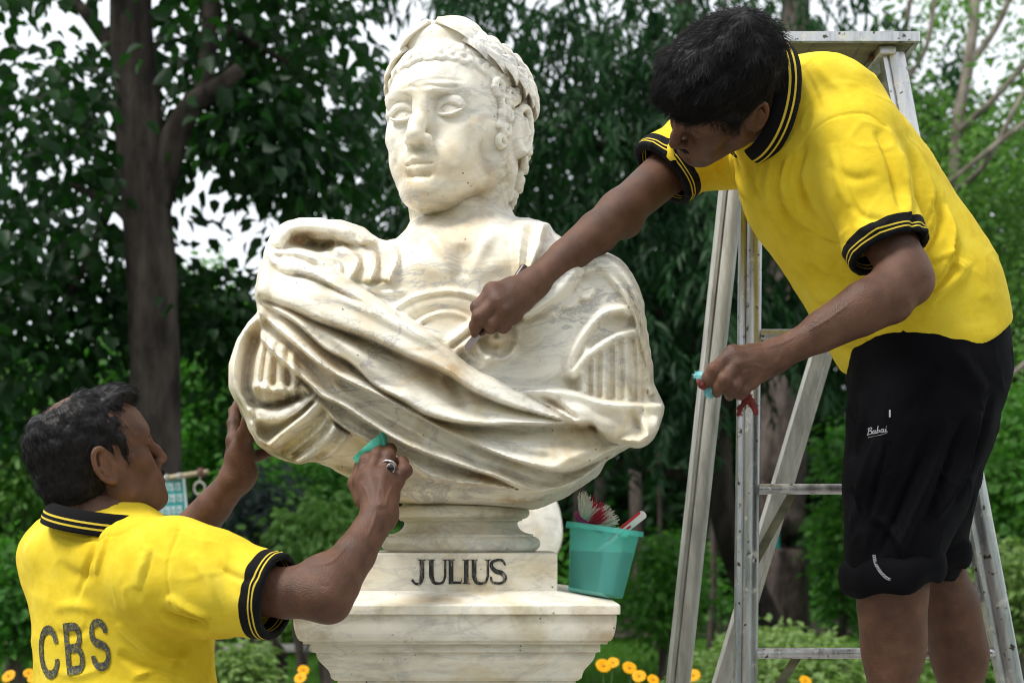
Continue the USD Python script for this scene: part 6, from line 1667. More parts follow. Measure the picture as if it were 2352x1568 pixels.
    K.tube(px([(2142, 850, 2.27), (2132, 980, 2.265), (2118, 1120, 2.26), (2118, 1230, 2.26), (2118, 1290, 2.26)]), [up] * 5, [.10, .10, .094, .080, .074], [.118, .112, .088, .070, .066], k=.04)
    K.cut(P(2050, 1318, 2.1), (-.12, 0, -1), k=.004)
    kv, kt = K.mesh(1)
    Q = Relief(1900, 680, 2360, 1400, 2.0)
    rng = np.random.RandomState(5)
    for pts, w, a in (([(2010, 1000), (1985, 1090), (1965, 1180), (1960, 1250)], 10, 7), ([(2045, 1010), (2010, 1110), (1985, 1220)], 9, -7), ([(2090, 960), (2050, 1080), (2010, 1200), (1990, 1270)], 10, 8),
                      ([(2140, 980), (2090, 1100), (2040, 1220), (2020, 1280)], 10, -8), ([(2180, 960), (2130, 1100), (2080, 1220), (2060, 1290)], 11, 9), ([(2220, 950), (2170, 1090), (2120, 1210)], 9, -8),
                      ([(2250, 940), (2210, 1080), (2150, 1190)], 9, 7), ([(2280, 900), (2240, 1050), (2190, 1160)], 9, -6), ([(1945, 930), (1960, 1000), (1950, 1060)], 9, -6), ([(1975, 900), (1985, 960), (1965, 1040)], 9, 6),
                      ([(1950, 1120), (1970, 1180), (1955, 1240)], 9, -6), ([(2010, 1180), (2050, 1220), (2070, 1270)], 9, 6), ([(2040, 900), (2038, 990), (2025, 1060)], 3, -2.5), ([(2160, 840), (2120, 900), (2090, 960)], 18, -5),
                      ([(2200, 800), (2230, 860), (2260, 900)], 18, 5)):
        Q.stroke(pts, w, a * mm)
    Q.H *= 2.1
    Q.blur(1.6)
    kv = displace(kv, kt, Q); kv = cloth_noise(kv, kt, .0012, 24, 8)
    def rolled(cpt, nx, a, b, tilt, w=.030, seed=0):
        rng = np.random.RandomState(seed); t = np.linspace(0, 2 * np.pi, 49)
        sec = np.linspace(0, 2 * np.pi, 15)[:-1]; V = []
        for q in t[:-1]:
            wob = 1 + .05 * math.sin(3 * q + seed) + .03 * math.sin(7 * q)
            for s_ in sec:
                rr = .0150 * math.cos(s_); hh = w * math.sin(s_) * wob
                V.append(cpt + np.array([(a * wob + rr) * math.cos(q), (b * wob + rr) * math.sin(q), hh + tilt * a * math.cos(q) + .004 * math.sin(5 * q)]))
        n, m = 48, 14; Fc = []
        for i in range(n):
            for j in range(m):
                p0, p1, p2, p3 = i * m + j, ((i + 1) % n) * m + j, ((i + 1) % n) * m + (j + 1) % m, i * m + (j + 1) % m
                Fc += [(p0, p1, p2), (p0, p2, p3)]
        me = trimesh.Trimesh(np.array(V), np.array(Fc), process=False)
        if me.volume < 0: me.invert()
        return me
    cuffs = [rolled(P(2051, 1312, 2.085), 0, .074, .080, .20, .030, 1), rolled(P(2116, 1278, 2.26), 0, .072, .074, .15, .028, 4)]
    collar = collar_ring(P(1738, 232, 2.10), (-.93, -.36, .02), (.0, -.05, -1), .086, .102, .040, .7, gap_mid=-.45)
    # --- hair: a cap with waves, and strands over it
    Hc = Clay((-.13, -.15, -.10), (.13, .16, .18), .0026)
    Hc.ell((0, -.016, .046), (.0885, .111, .096), k=.01)
    Hc.ell((0, .055, .080), (.066, .056, .056), k=.03)
    Hc.ell((0, .085, .066), (.050, .034, .032), k=.02)
    Hc.ell((0, .120, -.026), (.12, .095, .098), k=.012, op='sub')
    Hc.ell((0, -.03, -.16), (.12, .14, .098), k=.01, op='sub')
    for s_ in (-1, 1):
        Hc.ell((s_ * .092, .002, -.022), (.026, .024, .036), k=.01, op='sub')
        Hc.cap((s_ * .075, .026, .03), (s_ * .071, .024, -.012), .012, .006, k=.012)
    cv, ct = Hc.mesh(2)
    N = vnormals(cv, ct)
    wv = meshkit.fbm(np.stack([cv[:, 0] * 40, cv[:, 1] * 18 + cv[:, 2] * 10, cv[:, 2] * 40], 1), 4, 11) - .5
    top = np.clip((cv[:, 2] - .0) / .06, 0, 1)
    cv = cv + N * (wv * .020 * (.35 + .65 * top))[:, None]
    roots, nr = scatter_on(cv, ct, 15000, 4, weight=(.4 + .6 * np.clip(cv[ct].mean(1)[:, 2] / .08, 0, 1)))
    crown = np.array([.01, -.075, .13])
    flow = unit_rows(np.cross(np.cross(nr, roots - crown), nr) + 1e-6)
    swirl = np.cross(nr, flow) * (meshkit.noise(roots * 22, 9) - .5)[:, None] * 1.8
    flow = unit_rows(flow + swirl)
    hp, hc = strands(roots, nr, flow, .027, 6, .0042, 66, .24, 6, .3)
    hp = to_world(hp, HEAD_C, HF, HS); cvw = to_world(cv, HEAD_C, HF, HS)
    mo = Clay((-.045, .06, -.08), (.045, .125, -.04), .0016)
    mo.chain([(-.027, .086, -.069), (-.013, .0965, -.0615), (0, .0995, -.0590), (.013, .0965, -.0615), (.027, .086, -.069)], [.0030, .0052, .0045, .0052, .0030], k=.003)
    mv, mt = mo.mesh(1)
    brows = []
    for s_ in (-1, 1):
        bc = Clay((-.06, .05, 0), (.06, .12, .05), .0016)
        bc.chain([(s_ * .014, .0925, .0215), (s_ * .030, .0890, .0270), (s_ * .047, .0790, .0245)], [.0030, .0034, .0018], k=.002)
        bw, bt_ = bc.mesh(1); brows.append((to_world(bw, HEAD_C, HF, HS), bt_))
    return dict(skin=skin, shirt=(sv, st), band=band, shorts=(kv, kt), cuffs=cuffs, collar=collar, cap=(cvw, ct), strands=(hp, hc), moustache=(to_world(mv, HEAD_C, HF, HS), mt), brows=brows)

def dress(pp, label, origin, skin, groups):
    o = np.asarray(origin, float)
    t = thing('person', label, 'person', o)
    return t, o

A = man_on_ladder()
A_O = np.array([P(2125, 1568, 2.18)[0], 2.18, 0.965])
man_a = thing('person', 'dark haired man in yellow polo shirt and black shorts leaning over from the ladder', 'person', A_O, group='workers cleaning the bust')
part('body', A['skin'], M['skin'], man_a, smooth=True, origin=A_O)
hair_a = part('hair', A['cap'], M['hair_black'], man_a, smooth=True, origin=A_O)
curves('strands', A['strands'][0] - A_O, A['strands'][1], .00042, M['hair_black'], hair_a, kind='stuff')
part('moustache', A['moustache'], M['hair_black'], man_a, smooth=True, origin=A_O)
for bw_ in A['brows']:
    part('eyebrow', bw_, M['hair_black'], man_a, smooth=True, origin=A_O)
def shirt_parts(who, mesh, band, origin, parent, width=.0310):
    V, T = mesh
    isc = (band[T] < width).all(1)
    v, f, ids = submesh(V, T, ~isc)
    sp = part('shirt', (v, f), M['yellow_cloth'], parent, smooth=True, origin=origin, vars={'band': band[ids]})
    v, f, ids = submesh(V, T, isc)
    lab = trimesh.graph.connected_component_labels(np.vstack([f[:, [0, 1]], f[:, [1, 2]]]), node_count=len(v))
    for k in np.unique(lab):
        if (lab == k).sum() > 200:
            v2, f2, i2 = submesh(v, f, lab[f[:, 0]] == k)
            part('cuff', (v2, f2), M['yellow_cloth'], sp, smooth=True, origin=origin, vars={'band': band[ids][i2]})
    return sp
shirt_a = shirt_parts('a', A['shirt'], A['band'], A_O, man_a)
part('collar', A['collar'][0], M['yellow_cloth'], shirt_a, smooth=True, origin=A_O, vars={'band': np.minimum(A['collar'][1] * .66, .0295)})
shorts_a = part('shorts', A['shorts'], M['black_cloth'], man_a, smooth=True, origin=A_O)
for cfm in A['cuffs']:
    part('rolled_hem', cfm, M['black_cloth'], shorts_a, smooth=True, origin=A_O)
# ---------------------------------------------------------------- the man in front on the left, seen from behind
def man_on_left():
    HEAD_C, HS = P(226, 1050, 2.06), .93
    HF = frame_of((.76, .48, .34), (-.25, -.31, .90))
    C = head_clay(.0023, neck=False, moustache=False, fat=.006, lids_down=.3)
    C.chain([(0, -.030, -.045), (0, -.030, -.09), (0, -.012, -.15)], [.058, .060, .060], k=.022)
    C.ell((0, -.075, -.060), (.045, .030, .045), k=.03)
    hv, ht = C.mesh(5)
    head = (to_world(hv, HEAD_C, HF, HS), ht)
    # --- right arm: sleeve, elbow, hand with the scouring sheet
    el, wr = P(748, 1370, 1.885), P(872, 1180, 1.985)
    L = Clay(P(560, 1440, 1.80) - .012, P(985, 985, 2.13) + .012, .0022)
    L.limb([P(480, 1340, 1.925), P(580, 1352, 1.905), P(660, 1362, 1.893), el], [.043, .041, .039, .0335], k=.02)
    L.limb([el, P(775, 1335, 1.90), P(815, 1272, 1.935), P(850, 1215, 1.968), wr], [.032, .0355, .0330, .0280, .0260], k=.03)
    L.ell(P(762, 1396, 1.885), (.022, .02, .018), k=.02)
    L.ell(P(738, 1318, 1.90), (.026, .024, .026), k=.04)
    kn = px([(830, 1106, 2.035), (850, 1094, 2.025), (880, 1094, 2.025), (908, 1106, 2.035)])
    hand_part(L, (wr, .029), kn,
              [(px([(830, 1106, 2.035), (842, 1058, 2.050), (850, 1040, 2.075), (852, 1052, 2.095)]), [.0125, .0108, .0096, .0085]),
               (px([(850, 1094, 2.025), (866, 1046, 2.045), (872, 1030, 2.072), (874, 1044, 2.095)]), [.0128, .0112, .0098, .0085]),
               (px([(880, 1094, 2.025), (892, 1048, 2.045), (896, 1032, 2.070), (896, 1046, 2.092)]), [.0122, .0108, .0096, .0084]),
               (px([(908, 1106, 2.035), (930, 1080, 2.040), (924, 1062, 2.058), (914, 1060, 2.080)]), [.0115, .0112, .0095, .0082])],
              (px([(835, 1150, 2.015), (818, 1110, 2.060), (830, 1072, 2.088), (842, 1055, 2.100)]), [.0150, .0130, .0110, .0090]),
              [.0135, .0140, .0138, .0130])
    for a, b in (((862, 1165, 1.962), (832, 1108, 2.022)), ((868, 1162, 1.958), (851, 1096, 2.011)), ((876, 1160, 1.958), (879, 1096, 2.011)), ((884, 1162, 1.962), (905, 1108, 2.022))):
        L.cap(P(*a), P(*b), .0030, .0045, k=.006)
    lv, lt = L.mesh(2)
    VR = Relief(560, 980, 1000, 1460, 1.5)
    for pts in ([(850, 1160), (842, 1130), (832, 1112)], [(885, 1165), (892, 1135), (905, 1112)], [(840, 1240), (858, 1200), (866, 1170)], [(700, 1300), (760, 1290), (800, 1250)], [(868, 1150), (872, 1120)]):
        VR.stroke(pts, 3.5, .0014)
    for pts in ([(728, 1330), (742, 1345), (762, 1342)], [(836, 1078), (848, 1076)], [(858, 1068), (872, 1066)], [(884, 1070), (898, 1068)]):
        VR.stroke(pts, 2.5, -.0012)
    lv = displace(lv, lt, VR)
    # --- left arm: forearm behind the shoulder, hand round the edge of the bust
    R = Clay(P(330, 1330, 2.22) - .02, P(660, 890, 2.44) + .02, .0022)
    e2, w2 = P(392, 1275, 2.38), P(543, 1098, 2.312)
    R.limb([P(280, 1290, 2.28), e2, P(440, 1222, 2.36), P(492, 1160, 2.335), w2], [.043, .041, .0405, .0335, .0275], k=.02)
    kn2 = px([(538, 1012, 2.300), (552, 1010, 2.335), (560, 1022, 2.362), (572, 1050, 2.375)])
    hand_part(R, (w2, .030), kn2,
              [(px([(538, 1012, 2.300), (536, 972, 2.318), (538, 945, 2.345), (546, 925, 2.372)]), [.0130, .0108, .0096, .0084]),
               (px([(552, 1010, 2.335), (552, 985, 2.372), (570, 968, 2.402), (592, 962, 2.412)]), [.0122, .0108, .0096, .0084]),
               (px([(560, 1022, 2.362), (572, 1006, 2.394), (592, 998, 2.410), (612, 995, 2.412)]), [.0118, .0104, .0092, .0080]),
               (px([(572, 1050, 2.375), (592, 1046, 2.385), (606, 1042, 2.388), (622, 1038, 2.388)]), [.0112, .0098, .0088, .0078])],
              (px([(548, 1040, 2.285), (562, 996, 2.262), (572, 964, 2.240), (581, 932, 2.222)]), [.0160, .0132, .0122, .0092]),
              [.0140, .0150, .0145, .0130])
    R.ell(P(566, 1082, 2.30), (.020, .022, .022), k=.02)
    R.ell(P(552, 1050, 2.285), (.018, .018, .024), k=.02)
    rv, rt = R.mesh(2)
    nail = Clay(P(581, 930, 2.215) - .02, P(581, 930, 2.215) + .02, .0012)
    nail.ell(P(583, 936, 2.2155), (.0060, .0030, .0085), k=.001)
    nv, nt = nail.mesh(1)
    # --- covered trunk and legs (he stands on the step of the pedestal)
    B = Clay((-1.05, 1.72, -.02), (-.25, 2.5, 1.65), .010)
    f, rr = unit((.64, .77, 0)), np.array([.77, -.64, 0])
    c0 = P(285, 1500, 2.10)
    B.tube([c0 + (0, 0, -.40), c0 + (0, 0, -.15), c0, P(262, 1300, 2.09)], [rr] * 4, [.13, .14, .15, .13], [.09, .09, .09, .08], k=.03)
    B.limb([P(255, 1290, 2.09), P(240, 1190, 2.05)], [.06, .058], k=.03)
    B.limb([P(300, 1290, 2.02), P(395, 1300, 1.95), P(490, 1335, 1.925)], [.05, .05, .047], k=.03)
    B.limb([P(220, 1290, 2.16), P(165, 1290, 2.20), P(280, 1290, 2.29)], [.05, .048, .046], k=.03)
    hip = np.array([c0[0], c0[1], .90])
    for s_ in (-1, 1):
        B.limb([hip + rr * .09 * s_, hip + rr * .11 * s_ + (0, 0, -.42), hip + rr * .11 * s_ + (0, 0, -.84)], [.080, .055, .042], k=.03)
        B.limb([hip + rr * .11 * s_ + (0, 0, -.86), hip + rr * .11 * s_ + f * .16 + (0, 0, -.875)], [.038, .028], k=.02)
    bv, bt = B.mesh(2)
    skin = join([(bv, bt), head, (lv, lt), (rv, rt)])
    # --- shirt
    S = Clay((-.98, 1.70, .93), (-.30, 2.48, 1.62), .0036)
    S.tube([c0 + (0, 0, -.36), c0 + (0, 0, -.20), c0 + (0, 0, -.08), P(282, 1440, 2.10), P(268, 1330, 2.10), P(258, 1280, 2.09), P(245, 1240, 2.06)], [rr] * 7,
           [.192, .188, .184, .184, .178, .145, .085], [.128, .126, .124, .122, .115, .095, .075], k=.035)
    S.ell(P(172, 1340, 2.17), (.066, .07, .08), k=.05)
    S.ell(P(300, 1276, 2.03), (.085, .075, .034), k=.05)
    S.ell(P(170, 1262, 2.12), (.07, .07, .040), k=.05)
    S2 = Clay(S.lo, S.lo + S.h * (S.n - 1), S.h); S2.n = S.n; S2.F = np.full(S.n, .3, np.float32)
    cn, cd = P(612, 1362, 1.90), unit(P(700, 1368, 1.89) - P(440, 1322, 1.945))
    S2.limb([P(320, 1318, 2.01), P(400, 1322, 1.955), P(490, 1342, 1.93), P(612, 1366, 1.90), P(690, 1376, 1.885)], [.090, .090, .0800, .0630, .0575], k=.01, j=.03)
    S2.cut(cn + cd * .022, cd, k=.002)
    S2.cap(cn - cd * .004, cn + cd * .06, .0570, .0540, k=.002, op='sub')
    S2.limb([P(200, 1290, 2.17), P(150, 1285, 2.19), P(230, 1290, 2.28), P(290, 1285, 2.31)], [.07, .075, .066, .062], k=.01, j=.03)
    S.merge(S2, .03)
    S.cut(c0 + (0, 0, -.34), (0, 0, -1), k=.006)
    sv, st = S.mesh(1)
    F = Relief(30, 1150, 720, 1620, 2.0)
    mm = .001
    for pts, w, a in (([(225, 1215), (215, 1260), (190, 1320), (175, 1380)], 7, -5), ([(250, 1210), (240, 1260), (220, 1320)], 8, 5), ([(345, 1250), (330, 1300), (315, 1350)], 16, 4),
                      ([(370, 1400), (400, 1420), (440, 1435), (480, 1450)], 10, -9), ([(420, 1400), (450, 1420), (475, 1438)], 7, -12), ([(385, 1370), (430, 1400), (480, 1420)], 12, 8),
                      ([(290, 1400), (330, 1440), (390, 1470), (440, 1480)], 14, -5), ([(270, 1430), (320, 1480), (380, 1510), (440, 1515)], 14, 6), ([(270, 1500), (330, 1530), (400, 1545)], 12, -5), ([(300, 1560), (350, 1540), (420, 1560)], 12, 4),
                      ([(440, 1270), (480, 1330), (500, 1400)], 18, 4), ([(470, 1250), (520, 1320), (560, 1380)], 14, -3), ([(560, 1280), (580, 1340), (585, 1410)], 12, 3), ([(500, 1300), (560, 1330), (600, 1320)], 10, -3),
                      ([(130, 1290), (170, 1320), (220, 1325)], 16, -3), ([(120, 1400), (170, 1390), (220, 1400)], 14, 2.5), ([(110, 1450), (160, 1460), (210, 1440)], 12, -2), ([(130, 1540), (180, 1550), (240, 1530)], 12, 2.5),
                      ([(470, 1450), (478, 1500), (490, 1560)], 9, 5), ([(430, 1470), (410, 1520), (400, 1568)], 10, -4)):
        F.stroke(pts, w, a * mm)
        if a > 3:
            F.stroke([(x + w * .6, y + w * .5) for x, y in pts], max(w * .34, 3), -.55 * a * mm)
    for pts in ([(412, 1218), (388, 1290), (392, 1370), (430, 1430), (470, 1445)], [(468, 1450), (484, 1490), (474, 1530), (500, 1600)], [(130, 1228), (200, 1240), (290, 1222), (345, 1196)]):
        F.stroke(pts, 3.2, -2.2 * mm, taper=False)
    F.H *= 1.7
    F.blur(1.3)
    sv = displace(sv, st, F, .7); sv = cloth_noise(sv, st, .0010, 30, 21)
    dn = (sv - cn) @ cd
    near = (np.linalg.norm(sv - cn - dn[:, None] * cd, axis=1) < .082) & (np.abs(dn) < .08)
    band = np.full(len(sv), 1.0); band[near] = .022 - dn[near]
    collar = collar_ring(P(236, 1188, 2.045), (.16, -.10, .98), (.80, .60, 0), .080, .094, .037, .7, bulge=.003)
    # --- trousers
    K = Clay((-1.05, 1.72, .06), (-.25, 2.48, 1.15), .010)
    K.tube([c0 + (0, 0, -.26), c0 + (0, 0, -.34), c0 + (0, 0, -.40)], [rr] * 3, [.155, .165, .172], [.105, .112, .118], k=.03)
    for s_ in (-1, 1):
        K.limb([hip + rr * .085 * s_, hip + rr * .11 * s_ + (0, 0, -.42), hip + rr * .11 * s_ + (0, 0, -.80)], [.105, .078, .070], k=.03)
    K.cut(hip + (0, 0, -.78), (0, 0, -1), k=.004)
    kv, kt = K.mesh(1)
    # --- hair, thin on the crown
    Hc = Clay((-.13, -.15, -.13), (.13, .14, .16), .0026)
    Hc.ell((0, -.0150, .0385), (.0835, .1035, .0870), k=.01)
    Hc.ell((0, -.040, -.02), (.074, .078, .075), k=.02)
    Hc.ell((0, .060, .092), (.058, .040, .026), k=.02)
    Hc.ell((0, .122, -.040), (.12, .090, .098), k=.012, op='sub')
    for s_ in (-1, 1):
        Hc.ell((s_ * .094, .002, -.026), (.030, .026, .036), k=.01, op='sub')
        Hc.ell((s_ * .066, .078, .070), (.034, .030, .034), k=.012, op='sub')
        Hc.cap((s_ * .076, .028, .03), (s_ * .073, .025, -.008), .008, .004, k=.010)
    Hc.cut((0, -.05, -.088), (0, .3, -1), k=.01)
    Hc.ell((-.012, -.052, .128), (.044, .048, .026), k=.02, op='sub')
    cv, ct = Hc.mesh(2)
    N = vnormals(cv, ct)
    cv = cv + N * ((meshkit.fbm(cv * 60, 3, 5) - .5) * .009)[:, None]
    bald = lambda p: np.clip((np.linalg.norm((p - np.array([-.012, -.050, .115])) / np.array([.048, .050, .05]), axis=1) - .55) / .7, .02, 1)
    roots, nr = scatter_on(cv, ct, 13000, 14, weight=bald(cv[ct].mean(1)))
    hr, hn = scatter_on(hv, ht, 900, 3, weight=((hv[ht].mean(1)[:, 2] > .08) & (hv[ht].mean(1)[:, 1] < .06)) + 1e-9)
    roots, nr = np.vstack([roots, hr]), np.vstack([nr, hn])
    crown = np.array([-.01, -.03, .14])
    flow = unit_rows(np.cross(np.cross(nr, roots - crown), nr) + 1e-6)
    flow = unit_rows(flow + np.cross(nr, flow) * (meshkit.noise(roots * 26, 4) - .5)[:, None] * 1.2)
    hp, hc = strands(roots, nr, flow, .018, 5, .002, 70, .20, 9, .25)
    mo = Clay((-.045, .06, -.08), (.045, .125, -.04), .0016)
    mo.chain([(-.030, .084, -.071), (-.014, .0965, -.0620), (0, .0995, -.0595), (.014, .0965, -.0620), (.030, .084, -.071)], [.0035, .0058, .0050, .0058, .0035], k=.003)
    mv, mt = mo.mesh(1)
    brows = []
    for s_ in (-1, 1):
        bc = Clay((-.06, .05, 0), (.06, .12, .05), .0016)
        bc.chain([(s_ * .014, .0925, .0215), (s_ * .030, .0890, .0270), (s_ * .047, .0790, .0245)], [.0030, .0034, .0018], k=.002)
        bw, bt_ = bc.mesh(1); brows.append((to_world(bw, HEAD_C, HF, HS), bt_))
    W = lambda a: to_world(a, HEAD_C, HF, HS)
    # the ring and the scouring sheet
    ringc = P(893, 1070, 2.033); ax = unit(P(896, 1040, 2.07) - P(880, 1094, 2.025))
    e1 = unit(np.cross(ax, (0, 1, 0))); e2_ = np.cross(ax, e1)
    t = np.linspace(0, 2 * np.pi, 25)
    ring = sweep([ringc + .0122 * (math.cos(q) * e1 + math.sin(q) * e2_) for q in t], .0019, 8, closed_ends=False)
    return dict(skin=skin, nail=(nv, nt), shirt=(sv, st), band=band, collar=collar, trousers=(kv, kt), cap=(W(cv), ct), strands=(W(hp), hc), moustache=(W(mv), mt), brows=brows, ring=ring, ringc=ringc, foot=0.0)

Bm = man_on_left()
B_O = np.array([P(285, 1500, 2.10)[0], 2.10, Bm['foot']])
man_b = thing('person', 'balding man in yellow polo shirt seen from behind, reaching up to the bust', 'person', B_O, group='workers cleaning the bust')
part('body', Bm['skin'], M['skin'], man_b, smooth=True, origin=B_O)
part('thumbnail', Bm['nail'], M['nail'], man_b, smooth=True, origin=B_O)
hair_b = part('hair', Bm['cap'], M['hair_grey'], man_b, smooth=True, origin=B_O)
curves('strands', Bm['strands'][0] - B_O, Bm['strands'][1], .00042, M['hair_grey'], hair_b, kind='stuff')
part('moustache', Bm['moustache'], M['hair_black'], man_b, smooth=True, origin=B_O)
for bw_ in Bm['brows']:
    part('eyebrow', bw_, M['hair_black'], man_b, smooth=True, origin=B_O)
shirt_b = shirt_parts('b', Bm['shirt'], Bm['band'], B_O, man_b)
part('collar', Bm['collar'][0], M['yellow_cloth'], shirt_b, smooth=True, origin=B_O, vars={'band': np.minimum(Bm['collar'][1] * .75, .0295)})
part('trousers', Bm['trousers'], M['black_cloth'], man_b, smooth=True, origin=B_O)
# ---------------------------------------------------------------- prints, ladder, bucket and tools
def print_on(text, height, to_uv, mesh, material, parent, origin, name='print', lift=.0013, bold=True, size=.006):
    m = glyph_sheet(text, height, bold)
    d = decal(m, to_uv, mesh[0], mesh[1], size, lift)
    return part(name, d, material, parent, smooth=True, origin=origin)

# the three letters on the back of the left man's shirt, each at its own place and tilt
for ch, (u0, v0), (ux, uy), (vx, vy) in (('C', (96, 1556), (44, -6), (-8, -113)), ('B', (156, 1547), (42, -6), (-10, -113)), ('S', (214, 1537), (44, -6), (-12, -111))):
    g = glyph_sheet(ch, 1.0, True)
    lo, hi = g.vertices[:, 0].min(), g.vertices[:, 0].max()
    f = lambda p, a=(u0, v0), ex=(ux, uy), ey=(vx, vy), lo=lo, hi=hi: np.stack([a[0] + (p[:, 0] - lo) / (hi - lo) * ex[0] + p[:, 1] * ey[0], a[1] + (p[:, 0] - lo) / (hi - lo) * ex[1] + p[:, 1] * ey[1]], 1)
    d = decal(g, f, Bm['shirt'][0], Bm['shirt'][1], .06, .0016)
    part('letter', d, M['print_ink'], shirt_b, smooth=True, origin=B_O)
# the small name on the shorts: slanted script with an underline
def script_name():
    pts = {'B': [[(0, 0), (.18, 1)], [(.02, .98), (.42, 1.05), (.50, .82), (.20, .55)], [(.20, .55), (.50, .50), (.44, .10), (-.05, .02)]],
           'a': [[(.95, .48), (.70, .50), (.62, .15), (.80, .05), (.95, .40)], [(.95, .48), (.93, .08), (1.05, .08)]],
           'b': [[(1.28, 1.05), (1.12, .05)], [(1.15, .30), (1.38, .50), (1.45, .20), (1.12, .05)]],
           'a2': [[(1.95, .48), (1.70, .50), (1.62, .15), (1.80, .05), (1.95, .40)], [(1.95, .48), (1.93, .08), (2.05, .08)]],
           'i': [[(2.20, .48), (2.16, .06), (2.30, .12)], [(2.26, .78), (2.28, .84)]], 'line': [[(.10, -.42), (1.0, -.38), (2.2, -.20), (2.45, .02)]]}
    out = []
    for k, ss in pts.items():
        for s_ in ss:
            q = poly_resample(curve(np.array(s_, float), 20), 20); w = .11 if k != 'line' else .08
            g = sg.LineString(q).buffer(w / 2)
            out.append(trimesh.creation.extrude_polygon(g, .001, engine='earcut'))
    m = trimesh.util.concatenate(out)
    k = m.submesh([np.nonzero(m.triangles_center[:, 2] > .0009)[0]], append=True); k.vertices[:, 2] = 0
    return k
sn = script_name()
part('printed_name', decal(sn, lambda p: np.stack([1994 + p[:, 0] * 18.5, 999 - p[:, 1] * 15 - p[:, 0] * 3.2], 1), A['shorts'][0], A['shorts'][1], .12, .0016), M['white_print'], shorts_a, smooth=True, origin=A_O)
tg = trimesh.creation.extrude_polygon(sg.box(0, 0, 1, 1), .001, engine='earcut')
tg = tg.submesh([np.nonzero(tg.triangles_center[:, 2] > .0009)[0]], append=True)
part('pocket_tag', decal(tg, lambda p: np.stack([2043 + p[:, 0] * 4, 941 + p[:, 1] * 17], 1), A['shorts'][0], A['shorts'][1], .3, .0018), M['white_print'], shorts_a, smooth=True, origin=A_O)
# chain stitch on the rolled hem
cfv = np.array(A['cuffs'][0].vertices); cff = np.array(A['cuffs'][0].faces)
stp = curve([(2008, 1277), (2012, 1295), (2022, 1312), (2036, 1326), (2046, 1330)], 26)
for k in range(0, 26, 2):
    q = [(math.cos(t) * 3.4 + stp[k][0], math.sin(t) * 2.3 + stp[k][1]) for t in np.linspace(0, 2 * np.pi, 9)]
    w3 = snap_to(cfv, cff, np.array(q), .0008)
    part('stitch', sweep(w3, .0006, 5, closed_ends=False), M['white_print'], shorts_a, smooth=True, origin=A_O)

# ---- step ladder
lad_o = np.array([P(2015, 1568, 2.4)[0], 2.42, 0.0])
ladder = thing('step_ladder', 'aluminium step ladder with worn paint beside the bust, under the leaning man', 'ladder', lad_o)
def profile_bar(p, q, prof, xdir, mat_, name, parent=ladder, origin=lad_o):
    """A straight bar of constant section from p to q; prof in (along xdir, across) metres."""
    p, q = np.asarray(p, float), np.asarray(q, float); d = unit(q - p)
    x = np.asarray(xdir, float); x = unit(x - d * (x @ d)); y = np.cross(d, x)
    g = sg.Polygon(prof); m = trimesh.creation.extrude_polygon(g, np.linalg.norm(q - p), engine='earcut')
    v = np.array(m.vertices); v = p + v[:, :1] * x + v[:, 1:2] * y + v[:, 2:] * d
    m = trimesh.Trimesh(v, m.faces, process=False)
    if m.volume < 0:
        m.invert()
    return part(name, m, mat_, parent, smooth=32, origin=origin)
def rail_prof(w, d, t=.004):
    """A bowed channel: a wide rounded face with a lip and groove on one side."""
    pts = [(-w / 2, -d / 2), (-w / 2 + .007, -d / 2 - .001), (-w / 2 + .008, -d / 2 + .004), (-w / 2 + .011, -d / 2 + .004)]
    for k in range(9):
        a = k / 8; pts.append((-w / 2 + .012 + (w - .014) * a, -d / 2 - .011 * math.sin(math.pi * min(max(a, .02), .98)) ** .7))
    pts += [(w / 2, -d / 2 + .003), (w / 2, d / 2), (w / 2 - t, d / 2), (w / 2 - t, -d / 2 + .010), (-w / 2 + t, -d / 2 + .010), (-w / 2 + t, d / 2), (-w / 2, d / 2)]
    return pts
def line(p, q, z):
    t = (z - p[2]) / (q[2] - p[2]); return p + (q - p) * t
FL = (P(1728, 140, 2.44), P(1712, 1568, 2.36)); FR = (P(2052, 150, 2.44), P(2320, 1568, 2.36))
BL = (P(1712, 140, 2.58), P(1558, 1568, 2.62)); BR = (P(2085, 150, 2.60), P(1660, 1568, 2.80))
top_z = P(1728, 118, 2.44)[2]
fl = (line(*FL, top_z - .012), line(*FL, 0.012)); fr = (line(*FR, top_z - .012), line(*FR, 0.012)); bl = (line(*BL, top_z - .03), line(*BL, 0.012)); br = (line(*BR, top_z - .03), line(*BR, 0.012))
profile_bar(*fl[::-1], rail_prof(.043, .026), (1, 0, 0), M['aluminium'], 'rail')
profile_bar(*fr[::-1], rail_prof(.045, .026), (1, 0, 0), M['aluminium'], 'rail')
profile_bar(*bl[::-1], rail_prof(.048, .024), (1, .25, 0), M['ladder_leg'], 'rear_leg')
profile_bar(*br[::-1], [(-.022, -.010), (.010, -.010), (.011, -.006), (.013, -.006), (.014, -.013), (.022, -.013), (.022, .010), (.018, .010), (.018, -.006), (-.018, -.006), (-.018, .010), (-.022, .010)], (1, .1, .35), M['ladder_leg'], 'rear_leg')
rungs = []
for k, z in enumerate((.330, .643, .957, 1.269, 1.588, 1.893)):
    a, b = line(*FL, z), line(*FR, z)
    a = a + (.018, 0, 0); b = b - (.018, 0, 0)
    th = np.linspace(0, 2 * np.pi, 20, endpoint=False)
    profile_bar(a, b, [(.0132 * math.cos(t), .0112 * math.sin(t) if math.sin(t) < .8 else .0092) for t in th], (0, 1, 0), M['aluminium'], 'rung')
